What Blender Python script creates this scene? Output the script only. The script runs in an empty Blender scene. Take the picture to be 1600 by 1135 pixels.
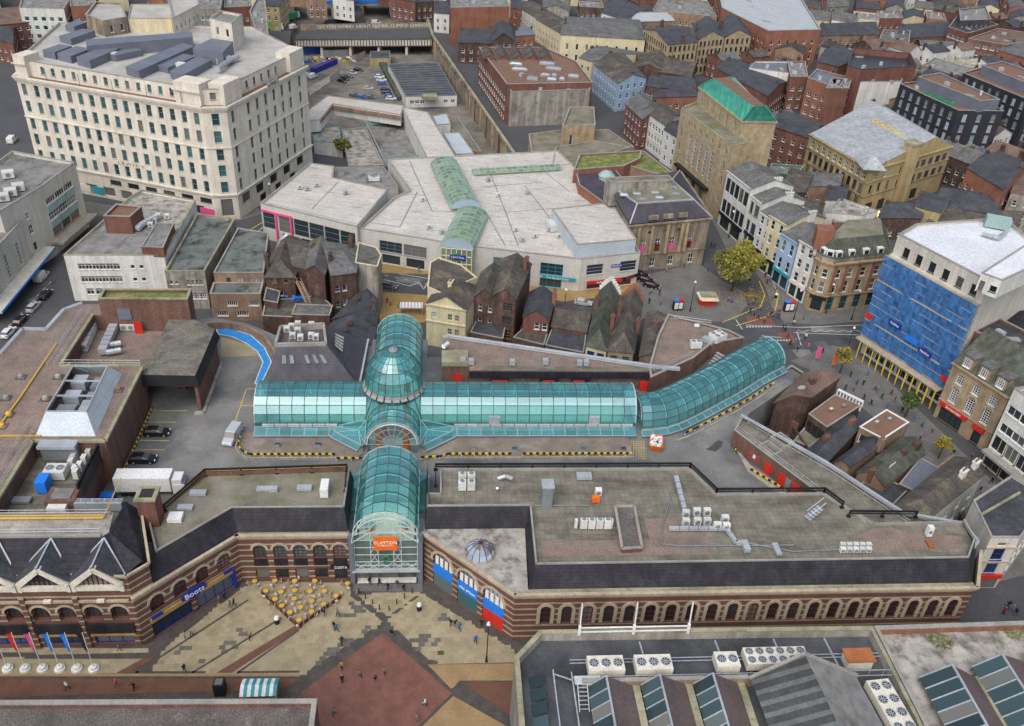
import bpy,math,random
from mathutils import Vector,Matrix
from mathutils.geometry import tessellate_polygon
random.seed(7)
R=math.radians
C=bpy.context.scene.collection
SC=bpy.context.scene
# ---------------------------------------------------------------- camera, sky, sun, exposure
CAM_H,FPX,CX,CY,IW,IH=105.0,1380.0,800.0,567.5,1600.0,1135.0
_d=Vector((668.0-CX,2640.0-CY,FPX)).normalized()
_up=-_d
_f=(Vector((0,0,1))-_up*_up.z).normalized()
_r=_f.cross(_up)
if _r.x<0:_r=-_r
cam_d=bpy.data.cameras.new('camera');cam=bpy.data.objects.new('camera',cam_d);C.objects.link(cam)
cam_d.sensor_fit='HORIZONTAL';cam_d.sensor_width=36.0;cam_d.lens=36.0*FPX/IW
cam_d.clip_start=1.0;cam_d.clip_end=4000.0
_cx=Vector((_r.x,_f.x,_up.x));_cy=-Vector((_r.y,_f.y,_up.y));_cz=-Vector((_r.z,_f.z,_up.z))
cam.matrix_world=Matrix(((_cx.x,_cy.x,_cz.x,0),(_cx.y,_cy.y,_cz.y,0),(_cx.z,_cy.z,_cz.z,CAM_H),(0,0,0,1)))
SC.camera=cam
SUN_EL,SUN_AZ=R(52),R(200)
wd=bpy.data.worlds.new('World');SC.world=wd;wd.use_nodes=True
nt=wd.node_tree;nt.nodes.clear()
sky=nt.nodes.new('ShaderNodeTexSky');sky.sky_type='NISHITA';sky.sun_disc=False
sky.sun_elevation=SUN_EL;sky.sun_rotation=SUN_AZ;sky.air_density=1.0;sky.dust_density=3.0;sky.ozone_density=1.0
hs=nt.nodes.new('ShaderNodeHueSaturation');hs.inputs['Saturation'].default_value=0.75
bg_n=nt.nodes.new('ShaderNodeBackground');bg_n.inputs['Strength'].default_value=0.098
wo=nt.nodes.new('ShaderNodeOutputWorld')
nt.links.new(sky.outputs[0],hs.inputs['Color']);nt.links.new(hs.outputs[0],bg_n.inputs[0]);nt.links.new(bg_n.outputs[0],wo.inputs[0])
sun_d=bpy.data.lights.new('sun','SUN');sun_d.energy=1.5;sun_d.angle=R(70);sun_d.color=(1.0,0.97,0.93)
sun=bpy.data.objects.new('sun',sun_d);C.objects.link(sun)
_sv=Vector((math.sin(SUN_AZ)*math.cos(SUN_EL),math.cos(SUN_AZ)*math.cos(SUN_EL),math.sin(SUN_EL)))
sun.rotation_euler=(-_sv).to_track_quat('-Z','Y').to_euler();sun.location=(0,0,300)
vs=SC.view_settings;vs.view_transform='Standard';vs.look='None';vs.gamma=1.0;vs.use_curve_mapping=False;vs.exposure=0.6
SC.cycles.max_bounces=6;SC.cycles.diffuse_bounces=2;SC.cycles.glossy_bounces=3;SC.cycles.transmission_bounces=4;SC.cycles.transparent_max_bounces=10
SC.cycles.use_denoising=True
# ---------------------------------------------------------------- photograph pixel -> point of the place at height z
def P(u,v,z=0.0):
 c=(u-CX,v-CY,FPX)
 d=(_r.x*c[0]+_r.y*c[1]+_r.z*c[2],_f.x*c[0]+_f.y*c[1]+_f.z*c[2],_up.x*c[0]+_up.y*c[1]+_up.z*c[2])
 t=(z-CAM_H)/d[2]
 return(d[0]*t,d[1]*t)
def PP(l,z=0.0):return[P(u,v,z)for u,v in l]
# frame of the glass-roofed shopping centre: origin under its dome, x along the long arm
LO=(-20.5,126.9);LA=R(5.9);LX=(math.cos(LA),math.sin(LA));LY=(-LX[1],LX[0])
def L(x,y):return(LO[0]+LX[0]*x+LY[0]*y,LO[1]+LX[1]*x+LY[1]*y)
def LL(l):return[L(x,y)for x,y in l]
def lc(p):dx,dy=p[0]-LO[0],p[1]-LO[1];return(dx*LX[0]+dy*LX[1],dx*LY[0]+dy*LY[1])
def PL(u,v,z):return lc(P(u,v,z))
# ---------------------------------------------------------------- mesh builder
ORG={}
class MB:
 def __init__(s):s.v=[];s.f=[];s.m=[];s.k=0
 def face(s,pts):
  i=len(s.v);s.v+=[tuple(p)for p in pts];s.f.append(tuple(range(i,i+len(pts))));s.m.append(s.k);return s
 def poly(s,p2,z):
  p3=[Vector((p[0],p[1],0))for p in p2];i=len(s.v);s.v+=[(p[0],p[1],z)for p in p2]
  for t in tessellate_polygon([p3]):
   a,b,c=t
   n=(p3[b]-p3[a]).cross(p3[c]-p3[a]).z
   s.f.append((i+a,i+b,i+c)if n>0 else(i+a,i+c,i+b));s.m.append(s.k)
  return s
 def prism(s,p2,z0,z1,top=True,bottom=False):
  p2=ccw(p2);n=len(p2)
  for i in range(n):
   a,b=p2[i],p2[(i+1)%n]
   s.face([(a[0],a[1],z0),(b[0],b[1],z0),(b[0],b[1],z1),(a[0],a[1],z1)])
  if top:s.poly(p2,z1)
  if bottom:s.poly(p2,z0)
  return s
 def box(s,x0,y0,z0,x1,y1,z1):return s.prism([(x0,y0),(x1,y0),(x1,y1),(x0,y1)],z0,z1,True,True)
 def obox(s,o,a,x0,y0,z0,x1,y1,z1):
  c,n=math.cos(a),math.sin(a)
  return s.prism([(o[0]+c*x-n*y,o[1]+n*x+c*y)for x,y in((x0,y0),(x1,y0),(x1,y1),(x0,y1))],z0,z1,True,True)
 def bar(s,p,q,w,h=None):
  p,q=Vector(p),Vector(q);d=q-p
  if d.length<1e-6:return s
  h=h or w;d.normalize();x=d.cross(Vector((0,0,1)))
  if x.length<1e-3:x=Vector((1,0,0))
  x.normalize();y=x.cross(d);x*=w/2;y*=h/2
  a=[p-x-y,p+x-y,p+x+y,p-x+y];b=[q-x-y,q+x-y,q+x+y,q-x+y]
  for i in range(4):j=(i+1)%4;s.face([a[i],a[j],b[j],b[i]])
  s.face(a[::-1]);s.face(b);return s
 def cyl(s,c,r,z0,z1,n=10,r1=None,top=True):
  r1=r if r1 is None else r1
  a=[(c[0]+r*math.cos(2*math.pi*i/n),c[1]+r*math.sin(2*math.pi*i/n),z0)for i in range(n)]
  b=[(c[0]+r1*math.cos(2*math.pi*i/n),c[1]+r1*math.sin(2*math.pi*i/n),z1)for i in range(n)]
  for i in range(n):j=(i+1)%n;s.face([a[i],a[j],b[j],b[i]])
  if top:s.face(b)
  return s
 def tube(s,p,q,r,n=8,r1=None):
  p,q=Vector(p),Vector(q);d=(q-p).normalized();r1=r if r1 is None else r1
  x=d.cross(Vector((0,0,1)))
  if x.length<1e-3:x=Vector((1,0,0))
  x.normalize();y=x.cross(d)
  a=[p+(x*math.cos(2*math.pi*i/n)+y*math.sin(2*math.pi*i/n))*r for i in range(n)]
  b=[q+(x*math.cos(2*math.pi*i/n)+y*math.sin(2*math.pi*i/n))*r1 for i in range(n)]
  for i in range(n):j=(i+1)%n;s.face([a[j],a[i],b[i],b[j]])
  s.face(a[::-1]);s.face(b);return s
 def mesh(s,name,mats,off=(0,0,0),smooth=False):
  me=bpy.data.meshes.new(name)
  me.from_pydata([(x-off[0],y-off[1],z-off[2])for x,y,z in s.v],[],s.f)
  for m in(mats if isinstance(mats,(list,tuple))else[mats]):me.materials.append(m)
  if any(s.m):me.polygons.foreach_set('material_index',s.m)
  if smooth:me.polygons.foreach_set('use_smooth',[True]*len(me.polygons))
  me.update();return me
 def build(s,name,mats,parent=None,smooth=False,loc=None):
  if not s.f:return None
  off=ORG[parent.name]if parent else(loc or(0,0,0))
  o=bpy.data.objects.new(name,s.mesh(name,mats,off,smooth));C.objects.link(o)
  if parent:o.parent=parent
  else:o.location=off
  ORG[o.name]=off
  return o
def ccw(p2):
 a=sum(p2[i][0]*p2[(i+1)%len(p2)][1]-p2[(i+1)%len(p2)][0]*p2[i][1]for i in range(len(p2)))
 return list(p2)if a>0 else list(p2)[::-1]
def cen(p2):return(sum(p[0]for p in p2)/len(p2),sum(p[1]for p in p2)/len(p2))
def lerp(a,b,t):return tuple(a[i]+(b[i]-a[i])*t for i in range(len(a)))
def dist(a,b):return math.hypot(a[0]-b[0],a[1]-b[1])
def inset(p2,d):
 p2=ccw(p2);n=len(p2);out=[]
 ds=d if isinstance(d,(list,tuple))else[d]*n
 ln=[]
 for i in range(n):
  a,b=p2[i],p2[(i+1)%n];l=dist(a,b)or 1e-9
  nx,ny=-(b[1]-a[1])/l,(b[0]-a[0])/l
  ln.append((a[0]+nx*ds[i],a[1]+ny*ds[i],(b[0]-a[0])/l,(b[1]-a[1])/l))
 for i in range(n):
  x1,y1,u1,v1=ln[i-1];x2,y2,u2,v2=ln[i];det=u1*v2-v1*u2
  if abs(det)<1e-4:out.append((x2,y2));continue
  t=((x2-x1)*v2-(y2-y1)*u2)/det;out.append((x1+u1*t,y1+v1*t))
 return out
def inside(p,poly):
 r=False;n=len(poly)
 for i in range(n):
  a,b=poly[i],poly[i-1]
  if(a[1]>p[1])!=(b[1]>p[1])and p[0]<(b[0]-a[0])*(p[1]-a[1])/(b[1]-a[1])+a[0]:r=not r
 return r
def rectd(a,b,d):
 """footprint from a front edge a-b going d metres away from the camera side"""
 l=dist(a,b);n=(-(b[1]-a[1])/l,(b[0]-a[0])/l)
 if n[0]*a[0]+n[1]*a[1]<0:n=(-n[0],-n[1])
 return[a,b,(b[0]+n[0]*d,b[1]+n[1]*d),(a[0]+n[0]*d,a[1]+n[1]*d)]
# ---------------------------------------------------------------- things
def tag(o,label,cat,group=None,kind=None):
 o['label']=label;o['category']=cat
 if group:o['group']=group
 if kind:o['kind']=kind
 return o
def thing(name,label,cat,loc,group=None,rz=0.0):
 o=bpy.data.objects.new(name,None);C.objects.link(o);o.empty_display_size=0.5
 loc=(loc[0],loc[1],loc[2]if len(loc)>2 else 0.0)
 o.location=loc;o.rotation_euler=(0,0,rz);ORG[o.name]=loc
 return tag(o,label,cat,group)
def struct(o,kind='structure'):o['kind']=kind;return o
def put(name,me,parent,loc,rz=0.0,scale=None,rot=None):
 """a part that shares its mesh; loc in world coordinates"""
 o=bpy.data.objects.new(name,me);C.objects.link(o)
 off=ORG[parent.name]if parent else(0,0,0)
 o.location=(loc[0]-off[0],loc[1]-off[1],loc[2]-off[2]);o.rotation_euler=rot or(0,0,rz)
 if scale:o.scale=scale
 if parent:o.parent=parent
 ORG[o.name]=loc
 return o
def copy_tree(o,loc,rz=None,parent=None,mats=None):
 c=o.copy();C.objects.link(c)
 if parent:c.parent=parent
 else:
  c.location=loc
  if rz is not None:c.rotation_euler=(0,0,rz)
  ORG[c.name]=tuple(loc)
 if mats:
  for i,sl in enumerate(c.material_slots):
   nm_=sl.material.name if sl.material else ''
   if nm_ in mats:sl.link='OBJECT';sl.material=mats[nm_]
 for ch in[k for k in KIDS.get(o.name,[])]:
  n=copy_tree(ch,None,None,c,mats);KIDS.setdefault(c.name,[]).append(n)
 return c
KIDS={}
def kids(o):KIDS[o.name]=[c for c in bpy.data.objects if c.parent==o];[kids(c)for c in KIDS[o.name]]
# ---------------------------------------------------------------- materials
MT={}
def mat(name,col,rough=0.85,var=0.25,scale=0.25,streak=0.0,spec=0.3,metal=0.0,fine=0.15,bump=0.0,col2=None,c2s=0.12,c2t=0.55,rnd=0.0,emis=None,zs=None,extra=None,c2v=None):
 """procedural weathered surface: large mottling, fine speckle, vertical streaks, optional patches of a second colour"""
 m=bpy.data.materials.new(name);m.use_nodes=True;t=m.node_tree;N=t.nodes;K=t.links
 b=N['Principled BSDF'];b.inputs['Roughness'].default_value=rough;b.inputs['Metallic'].default_value=metal
 b.inputs['Specular IOR Level'].default_value=spec
 geo=N.new('ShaderNodeNewGeometry')
 def noise(s,det=3.0,vec=None,r=0.55):
  n=N.new('ShaderNodeTexNoise');n.inputs['Scale'].default_value=s;n.inputs['Detail'].default_value=det;n.inputs['Roughness'].default_value=r
  K.new(vec or geo.outputs['Position'],n.inputs['Vector']);return n.outputs['Fac']
 def ramp(f,a,bb,c0,c1):
  n=N.new('ShaderNodeMapRange');n.inputs[1].default_value=a;n.inputs[2].default_value=bb;n.inputs[3].default_value=c0;n.inputs[4].default_value=c1;K.new(f,n.inputs[0]);return n.outputs[0]
 def mul(a,c):
  n=N.new('ShaderNodeMath');n.operation='MULTIPLY';K.new(a,n.inputs[0])
  if isinstance(c,float):n.inputs[1].default_value=c
  else:K.new(c,n.inputs[1])
  return n.outputs[0]
 f=ramp(noise(scale,4.0),0.3,0.7,1.0-var,1.0+var)
 if fine:f=mul(f,ramp(noise(scale*14,2.0),0.3,0.7,1.0-fine,1.0+fine))
 if streak:
  mp=N.new('ShaderNodeMapping');mp.inputs['Scale'].default_value=(1.0,1.0,0.07);K.new(geo.outputs['Position'],mp.inputs['Vector'])
  f=mul(f,ramp(noise(0.9,4.0,mp.outputs[0],0.65),0.38,0.72,1.0-streak,1.0+streak*0.4))
 if rnd:
  oi=N.new('ShaderNodeObjectInfo');f=mul(f,ramp(oi.outputs['Random'],0.0,1.0,1.0-rnd,1.0+rnd))
 base=N.new('ShaderNodeRGB');base.outputs[0].default_value=(*col,1);cout=base.outputs[0]
 if col2:
  v2=None
  if c2v:m2=N.new('ShaderNodeMapping');m2.inputs['Rotation'].default_value=(0,0,c2v[2]);m2.inputs['Scale'].default_value=(c2v[0],c2v[1],1.0);K.new(geo.outputs['Position'],m2.inputs['Vector']);v2=m2.outputs[0]
  mx=N.new('ShaderNodeMix');mx.data_type='RGBA';K.new(ramp(noise(c2s,5.0,v2,0.65),c2t-0.05,c2t+0.1,0.0,1.0),mx.inputs[0])
  K.new(cout,mx.inputs[6]);mx.inputs[7].default_value=(*col2,1);cout=mx.outputs[2]
 if zs:
  sep=N.new('ShaderNodeSeparateXYZ');K.new(geo.outputs['Position'],sep.inputs[0])
  a=N.new('ShaderNodeMath');a.operation='ADD';a.inputs[1].default_value=zs[3];K.new(sep.outputs[2],a.inputs[0])
  md=N.new('ShaderNodeMath');md.operation='FLOORED_MODULO';md.inputs[1].default_value=zs[0];K.new(a.outputs[0],md.inputs[0])
  lt=N.new('ShaderNodeMath');lt.operation='LESS_THAN';lt.inputs[1].default_value=zs[0]*zs[1];K.new(md.outputs[0],lt.inputs[0])
  mx=N.new('ShaderNodeMix');mx.data_type='RGBA';K.new(lt.outputs[0],mx.inputs[0]);K.new(cout,mx.inputs[6]);mx.inputs[7].default_value=(*zs[2],1);cout=mx.outputs[2]
 if extra:cout=extra(t,geo,cout)
 vm=N.new('ShaderNodeVectorMath');vm.operation='SCALE';K.new(cout,vm.inputs[0]);K.new(f,vm.inputs['Scale'])
 K.new(vm.outputs[0],b.inputs['Base Color'])
 if bump:
  bp=N.new('ShaderNodeBump');bp.inputs['Strength'].default_value=bump;bp.inputs['Distance'].default_value=0.05;K.new(noise(scale*20,3.0),bp.inputs['Height']);K.new(bp.outputs[0],b.inputs['Normal'])
 if emis:b.inputs['Emission Color'].default_value=(*emis[:3],1);b.inputs['Emission Strength'].default_value=emis[3]
 MT[name]=m;return m
def grid_extra(sx,sy,line,amt,ang=LA,bond=0.5,cvar=0.0):
 """slab joints on flat roofs and paving seen from far away"""
 def f(t,geo,cout):
  N,K=t.nodes,t.links
  mp=N.new('ShaderNodeMapping');mp.inputs['Rotation'].default_value=(0,0,-ang);K.new(geo.outputs['Position'],mp.inputs['Vector'])
  br=N.new('ShaderNodeTexBrick');br.offset=bond;br.inputs['Scale'].default_value=1.0;br.inputs['Brick Width'].default_value=sx;br.inputs['Row Height'].default_value=sy
  br.inputs['Mortar Size'].default_value=line;br.inputs['Color1'].default_value=(1,1,1,1);br.inputs['Color2'].default_value=(1-cvar,1-cvar,1-cvar,1);br.inputs['Mortar'].default_value=(1-amt,1-amt,1-amt,1)
  K.new(mp.outputs[0],br.inputs['Vector'])
  mx=N.new('ShaderNodeMix');mx.data_type='RGBA';mx.blend_type='MULTIPLY';mx.inputs[0].default_value=1.0
  K.new(cout,mx.inputs[6]);K.new(br.outputs['Color'],mx.inputs[7]);return mx.outputs[2]
 return f
def glass_dark(name,col=(0.02,0.03,0.035),rough=0.08):
 m=bpy.data.materials.new(name);m.use_nodes=True;t=m.node_tree;N=t.nodes;K=t.links;b=N['Principled BSDF']
 oi=N.new('ShaderNodeObjectInfo');cr=N.new('ShaderNodeValToRGB');K.new(oi.outputs['Random'],cr.inputs[0])
 e=cr.color_ramp;e.elements[0].color=(*[c*0.6 for c in col],1);e.elements[1].position=0.7;e.elements[1].color=(*[c*1.6 for c in col],1)
 q=e.elements.new(0.9);q.color=(0.16,0.155,0.14,1);q=e.elements.new(0.8);q.color=(*[c*2.2 for c in col],1)
 K.new(cr.outputs[0],b.inputs['Base Color']);b.inputs['Roughness'].default_value=rough;b.inputs['Specular IOR Level'].default_value=0.6
 MT[name]=m;return m
def glass_vault(name,tint=(0.52,0.95,0.95),dif=(0.14,0.56,0.60),kd=0.20,kg=0.10):
 m=bpy.data.materials.new(name);m.use_nodes=True;t=m.node_tree;N=t.nodes;K=t.links;N.clear()
 out=N.new('ShaderNodeOutputMaterial');tr=N.new('ShaderNodeBsdfTransparent');tr.inputs[0].default_value=(*tint,1)
 df=N.new('ShaderNodeBsdfDiffuse');gl=N.new('ShaderNodeBsdfGlossy');gl.inputs['Roughness'].default_value=0.18;gl.inputs[0].default_value=(0.80,0.96,1.0,1)
 geo=N.new('ShaderNodeNewGeometry');nz=N.new('ShaderNodeTexNoise');nz.inputs['Scale'].default_value=0.35;nz.inputs['Detail'].default_value=4;K.new(geo.outputs['Position'],nz.inputs[0])
 oi=N.new('ShaderNodeObjectInfo');ad=N.new('ShaderNodeMath');ad.operation='ADD';K.new(nz.outputs[0],ad.inputs[0]);K.new(oi.outputs['Random'],ad.inputs[1])
 cr=N.new('ShaderNodeValToRGB');mr=N.new('ShaderNodeMapRange');mr.inputs[1].default_value=0.2;mr.inputs[2].default_value=1.6;K.new(ad.outputs[0],mr.inputs[0]);K.new(mr.outputs[0],cr.inputs[0])
 cr.color_ramp.elements[0].color=(*[c*0.5 for c in dif],1);cr.color_ramp.elements[1].color=(*[min(1,c*1.6)for c in dif],1);K.new(cr.outputs[0],df.inputs[0])
 m1=N.new('ShaderNodeMixShader');m1.inputs[0].default_value=kd;K.new(tr.outputs[0],m1.inputs[1]);K.new(df.outputs[0],m1.inputs[2])
 lw=N.new('ShaderNodeLayerWeight');pw_=N.new('ShaderNodeMath');pw_.operation='POWER';pw_.inputs[1].default_value=3.0;K.new(lw.outputs['Facing'],pw_.inputs[0])
 a2=N.new('ShaderNodeMath');a2.operation='MULTIPLY_ADD';a2.inputs[1].default_value=0.55;a2.inputs[2].default_value=0.06+kg;K.new(pw_.outputs[0],a2.inputs[0])
 m2=N.new('ShaderNodeMixShader');K.new(a2.outputs[0],m2.inputs[0]);K.new(m1.outputs[0],m2.inputs[1]);K.new(gl.outputs[0],m2.inputs[2]);K.new(m2.outputs[0],out.inputs[0])
 MT[name]=m;return m
# walls
mat('brick_brown',(0.185,0.10,0.077),var=0.2,streak=0.25,fine=0.25,zs=(0.5,0.13,(0.145,0.08,0.063),0.0))
mat('brick_band',(0.155,0.078,0.06),var=0.2,streak=0.15,zs=(1.15,0.26,(0.42,0.34,0.24),0.3))
mat('brick_red',(0.20,0.092,0.069),var=0.22,streak=0.25)
mat('brick_orange',(0.295,0.13,0.086),var=0.2,streak=0.2)
mat('brick_dark',(0.10,0.062,0.051),var=0.3,streak=0.3,fine=0.3,col2=(0.145,0.085,0.067),c2s=0.9,c2t=0.5)
mat('brick_pale',(0.30,0.20,0.14),var=0.25,streak=0.25)
mat('stone_pale',(0.70,0.645,0.545),var=0.10,streak=0.16)
mat('stone_white',(0.60,0.57,0.50),var=0.10,streak=0.18)
mat('stone_tan',(0.40,0.30,0.19),var=0.22,streak=0.25,scale=0.5)
mat('stone_gold',(0.43,0.34,0.215),var=0.22,streak=0.2,scale=0.7)
mat('stone_sooty',(0.335,0.275,0.20),var=0.3,streak=0.45)
mat('stucco_cream',(0.66,0.58,0.38),var=0.1,streak=0.18)
mat('stucco_white',(0.70,0.69,0.64),var=0.1,streak=0.2)
mat('stucco_blue',(0.33,0.46,0.62),var=0.1,streak=0.15)
mat('stucco_yellow',(0.47,0.37,0.19),var=0.14,streak=0.25)
mat('stucco_orange',(0.45,0.28,0.10),var=0.14,streak=0.2)
mat('render_grey',(0.36,0.34,0.30),var=0.2,streak=0.4,col2=(0.25,0.21,0.15),c2s=0.3)
mat('concrete',(0.38,0.35,0.30),var=0.2,streak=0.3)
mat('stone_trim',(0.48,0.40,0.29),var=0.15,streak=0.2)
mat('coping',(0.30,0.285,0.26),var=0.2)
mat('coping_moss',(0.30,0.28,0.19),var=0.3,col2=(0.21,0.22,0.11),c2s=0.6)
# roofs
mat('slate_dark',(0.072,0.074,0.084),var=0.25,streak=0.3,fine=0.25,rough=0.6)
mat('slate_purple',(0.075,0.068,0.085),zs=(0.42,0.12,(0.055,0.047,0.053),0.0),var=0.26,streak=0.2,rough=0.6,fine=0.2)
mat('slate_black',(0.031,0.029,0.038),var=0.35,scale=0.35,streak=0.4,fine=0.35,rough=0.65,zs=(0.42,0.14,(0.02,0.018,0.02),0.0))
mat('slate_brown',(0.112,0.098,0.086),var=0.3,streak=0.35,fine=0.3,col2=(0.16,0.15,0.08),c2s=0.25,c2t=0.6)
mat('slate_grey',(0.155,0.155,0.155),var=0.25,streak=0.35,fine=0.25,col2=(0.12,0.12,0.07),c2s=0.2,c2t=0.6)
mat('slate_green',(0.10,0.108,0.085),var=0.3,streak=0.4,fine=0.2)
mat('tile_rust',(0.15,0.105,0.085),var=0.3,fine=0.3,col2=(0.32,0.125,0.075),c2s=0.7,c2t=0.62)
mat('felt_brown',(0.20,0.115,0.08),var=0.15,scale=0.4)
mat('felt_grey',(0.22,0.215,0.205),var=0.3,scale=0.4,col2=(0.11,0.11,0.10),c2v=(1.4,.5,.5),c2s=0.25,c2t=0.58)
mat('felt_dark',(0.08,0.085,0.092),var=0.3,col2=(0.05,0.055,0.06),c2s=0.12,c2t=0.55)
mat('membrane_white',(0.55,0.52,0.475),var=0.10,scale=0.15,col2=(0.33,0.30,0.26),c2s=0.6,c2t=0.60,c2v=(.3,1.6,R(16)),extra=grid_extra(9.0,2.2,0.05,0.34,R(-16),0.3,0.08))
mat('membrane_pale',(0.66,0.68,0.72),var=0.08,scale=0.15,col2=(0.5,0.5,0.5),c2s=0.3,c2t=0.66)
mat('lead_grey',(0.42,0.44,0.46),var=0.16,streak=0.3,rough=0.5,extra=grid_extra(0.9,30,0.04,0.2,R(-40),0.0))
mat('gravel',(0.225,0.17,0.14),var=0.2,scale=0.35,fine=0.32,col2=(0.20,0.165,0.14),c2s=0.1,c2t=0.56)
mat('gravel_dark',(0.12,0.105,0.10),var=0.3,scale=0.3,fine=0.4,col2=(0.22,0.21,0.18),c2s=0.35,c2t=0.64)
mat('roof_pavers',(0.215,0.20,0.16),var=0.25,scale=0.4,col2=(0.135,0.125,0.095),c2s=0.2,c2t=0.54,c2v=(.6,1.5,0),extra=grid_extra(0.9,0.9,0.035,0.35,LA,0.0,0.16))
mat('roof_moss',(0.21,0.195,0.155),var=0.25,col2=(0.165,0.16,0.095),c2s=0.3,c2t=0.52)
mat('sedum',(0.15,0.17,0.05),var=0.35,scale=0.6,col2=(0.26,0.26,0.10),c2s=0.5)
mat('roof_green_stain',(0.145,0.165,0.155),var=0.25,col2=(0.05,0.052,0.042),c2s=0.3,c2t=0.54)
mat('cladding',(0.56,0.545,0.50),var=0.08,streak=0.08)
mat('roof_stained',(0.37,0.35,0.31),var=0.3,scale=0.5,col2=(0.17,0.155,0.13),c2s=0.45,c2t=0.53)
mat('copper_green',(0.10,0.52,0.40),var=0.2,streak=0.35,scale=0.5,rough=0.6)
mat('roof_steel',(0.42,0.44,0.45),var=0.1,rough=0.45,spec=0.5)
mat('roof_teal_edge',(0.30,0.42,0.40),var=0.1)
mat('roof_pale',(0.44,0.43,0.40),var=0.18,scale=0.3,col2=(0.33,0.31,0.27),c2s=0.15,c2t=0.55)
# metal and paint
mat('galv',(0.48,0.51,0.54),rough=0.42,var=0.15,spec=0.5,metal=0.35)
mat('galv_dark',(0.20,0.22,0.24),rough=0.45,var=0.2,spec=0.5)
mat('metal_blue_grey',(0.15,0.165,0.205),rough=0.5,var=0.12)
mat('paint_white',(0.74,0.74,0.72),rough=0.5,var=0.08)
mat('paint_cream',(0.66,0.62,0.52),rough=0.6,var=0.1)
mat('paint_black',(0.018,0.018,0.02),rough=0.5,var=0.2)
mat('paint_red',(0.60,0.03,0.02),rough=0.5,var=0.1)
mat('paint_yellow',(0.78,0.55,0.03),rough=0.6,var=0.12)
mat('paint_orange',(0.80,0.16,0.02),rough=0.5,var=0.06)
mat('paint_blue',(0.02,0.20,0.72),rough=0.5,var=0.06)
mat('paint_navy',(0.015,0.03,0.30),rough=0.5,var=0.1)
mat('paint_teal',(0.03,0.30,0.36),rough=0.5,var=0.1)
mat('paint_pink',(0.75,0.10,0.28),rough=0.5,var=0.08)
mat('paint_green',(0.03,0.22,0.10),rough=0.5,var=0.1)
mat('paint_brown',(0.16,0.05,0.03),rough=0.6,var=0.15)
mat('paint_gold',(0.62,0.38,0.06),rough=0.5,var=0.1)
mat('rust',(0.34,0.12,0.045),rough=0.8,var=0.3)
mat('wood',(0.30,0.17,0.08),rough=0.7,var=0.2)
mat('steel_teal',(0.30,0.46,0.46),rough=0.45,var=0.1)
mat('bar_dark',(0.05,0.10,0.10),rough=0.5,var=0.1)
mat('frame_maroon',(0.11,0.02,0.02),rough=0.6,var=0.1)
mat('soot_dark',(0.03,0.03,0.03),rough=0.9,var=0.3)
mat('ac_casing',(0.60,0.60,0.57),rough=0.55,var=0.08,rnd=0.12)
# ground
mat('asphalt',(0.08,0.081,0.086),var=0.1,scale=0.12,fine=0.12,col2=(0.082,0.083,0.09),c2s=0.06,c2t=0.5)
mat('asphalt_deck',(0.20,0.198,0.188),var=0.24,scale=0.12,fine=0.08,col2=(0.12,0.125,0.13),c2s=0.09,c2t=0.5)
mat('pavement',(0.165,0.16,0.153),var=0.16,extra=grid_extra(0.9,0.6,0.03,0.25,R(35),0.5,0.12))
mat('pavement_yellow',(0.36,0.24,0.10),var=0.16,extra=grid_extra(0.8,0.5,0.03,0.2,R(-10),0.5,0.15))
mat('slab_beige',(0.335,0.285,0.185),var=0.12,rnd=0.07,scale=0.4)
mat('slab_tan',(0.31,0.26,0.165),var=0.12,rnd=0.07,scale=0.4)
mat('slab_grey',(0.125,0.118,0.105),var=0.12,rnd=0.15,scale=0.4)
mat('paving_red',(0.21,0.098,0.077),var=0.2,scale=0.5,fine=0.1,extra=grid_extra(0.45,0.22,0.02,0.2,R(45),0.5,0.12))
mat('paving_border',(0.095,0.085,0.076),var=0.2,scale=0.6,extra=grid_extra(0.6,0.4,0.03,0.3,R(45),0.5,0.2))
mat('paving_brown',(0.15,0.075,0.05),var=0.15,scale=0.5)
mat('paving_sand',(0.33,0.225,0.115),var=0.12,scale=0.4,extra=grid_extra(0.5,0.25,0.02,0.15,R(0),0.5,0.1))
mat('line_white',(0.62,0.62,0.60),var=0.25,scale=1.0)
mat('line_yellow',(0.58,0.42,0.07),var=0.25,scale=1.0)
mat('lane_blue',(0.035,0.26,0.66),var=0.14,scale=0.8)
mat('yard_dirt',(0.20,0.18,0.15),var=0.25,col2=(0.12,0.12,0.11),c2s=0.1,c2t=0.5)
glass_dark('glass_slate',(0.035,0.06,0.065));glass_dark('glass_dark');glass_dark('glass_teal',(0.025,0.075,0.08));glass_dark('glass_blue',(0.03,0.06,0.11));glass_dark('glass_sky',(0.22,0.28,0.33),0.12)
glass_vault('glass_vault');glass_vault('glass_green',(0.6,0.75,0.5),(0.24,0.30,0.17),0.65,0.02);glass_vault('glass_clear',(0.75,0.88,0.86),(0.3,0.4,0.4),0.1,0.05)
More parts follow.
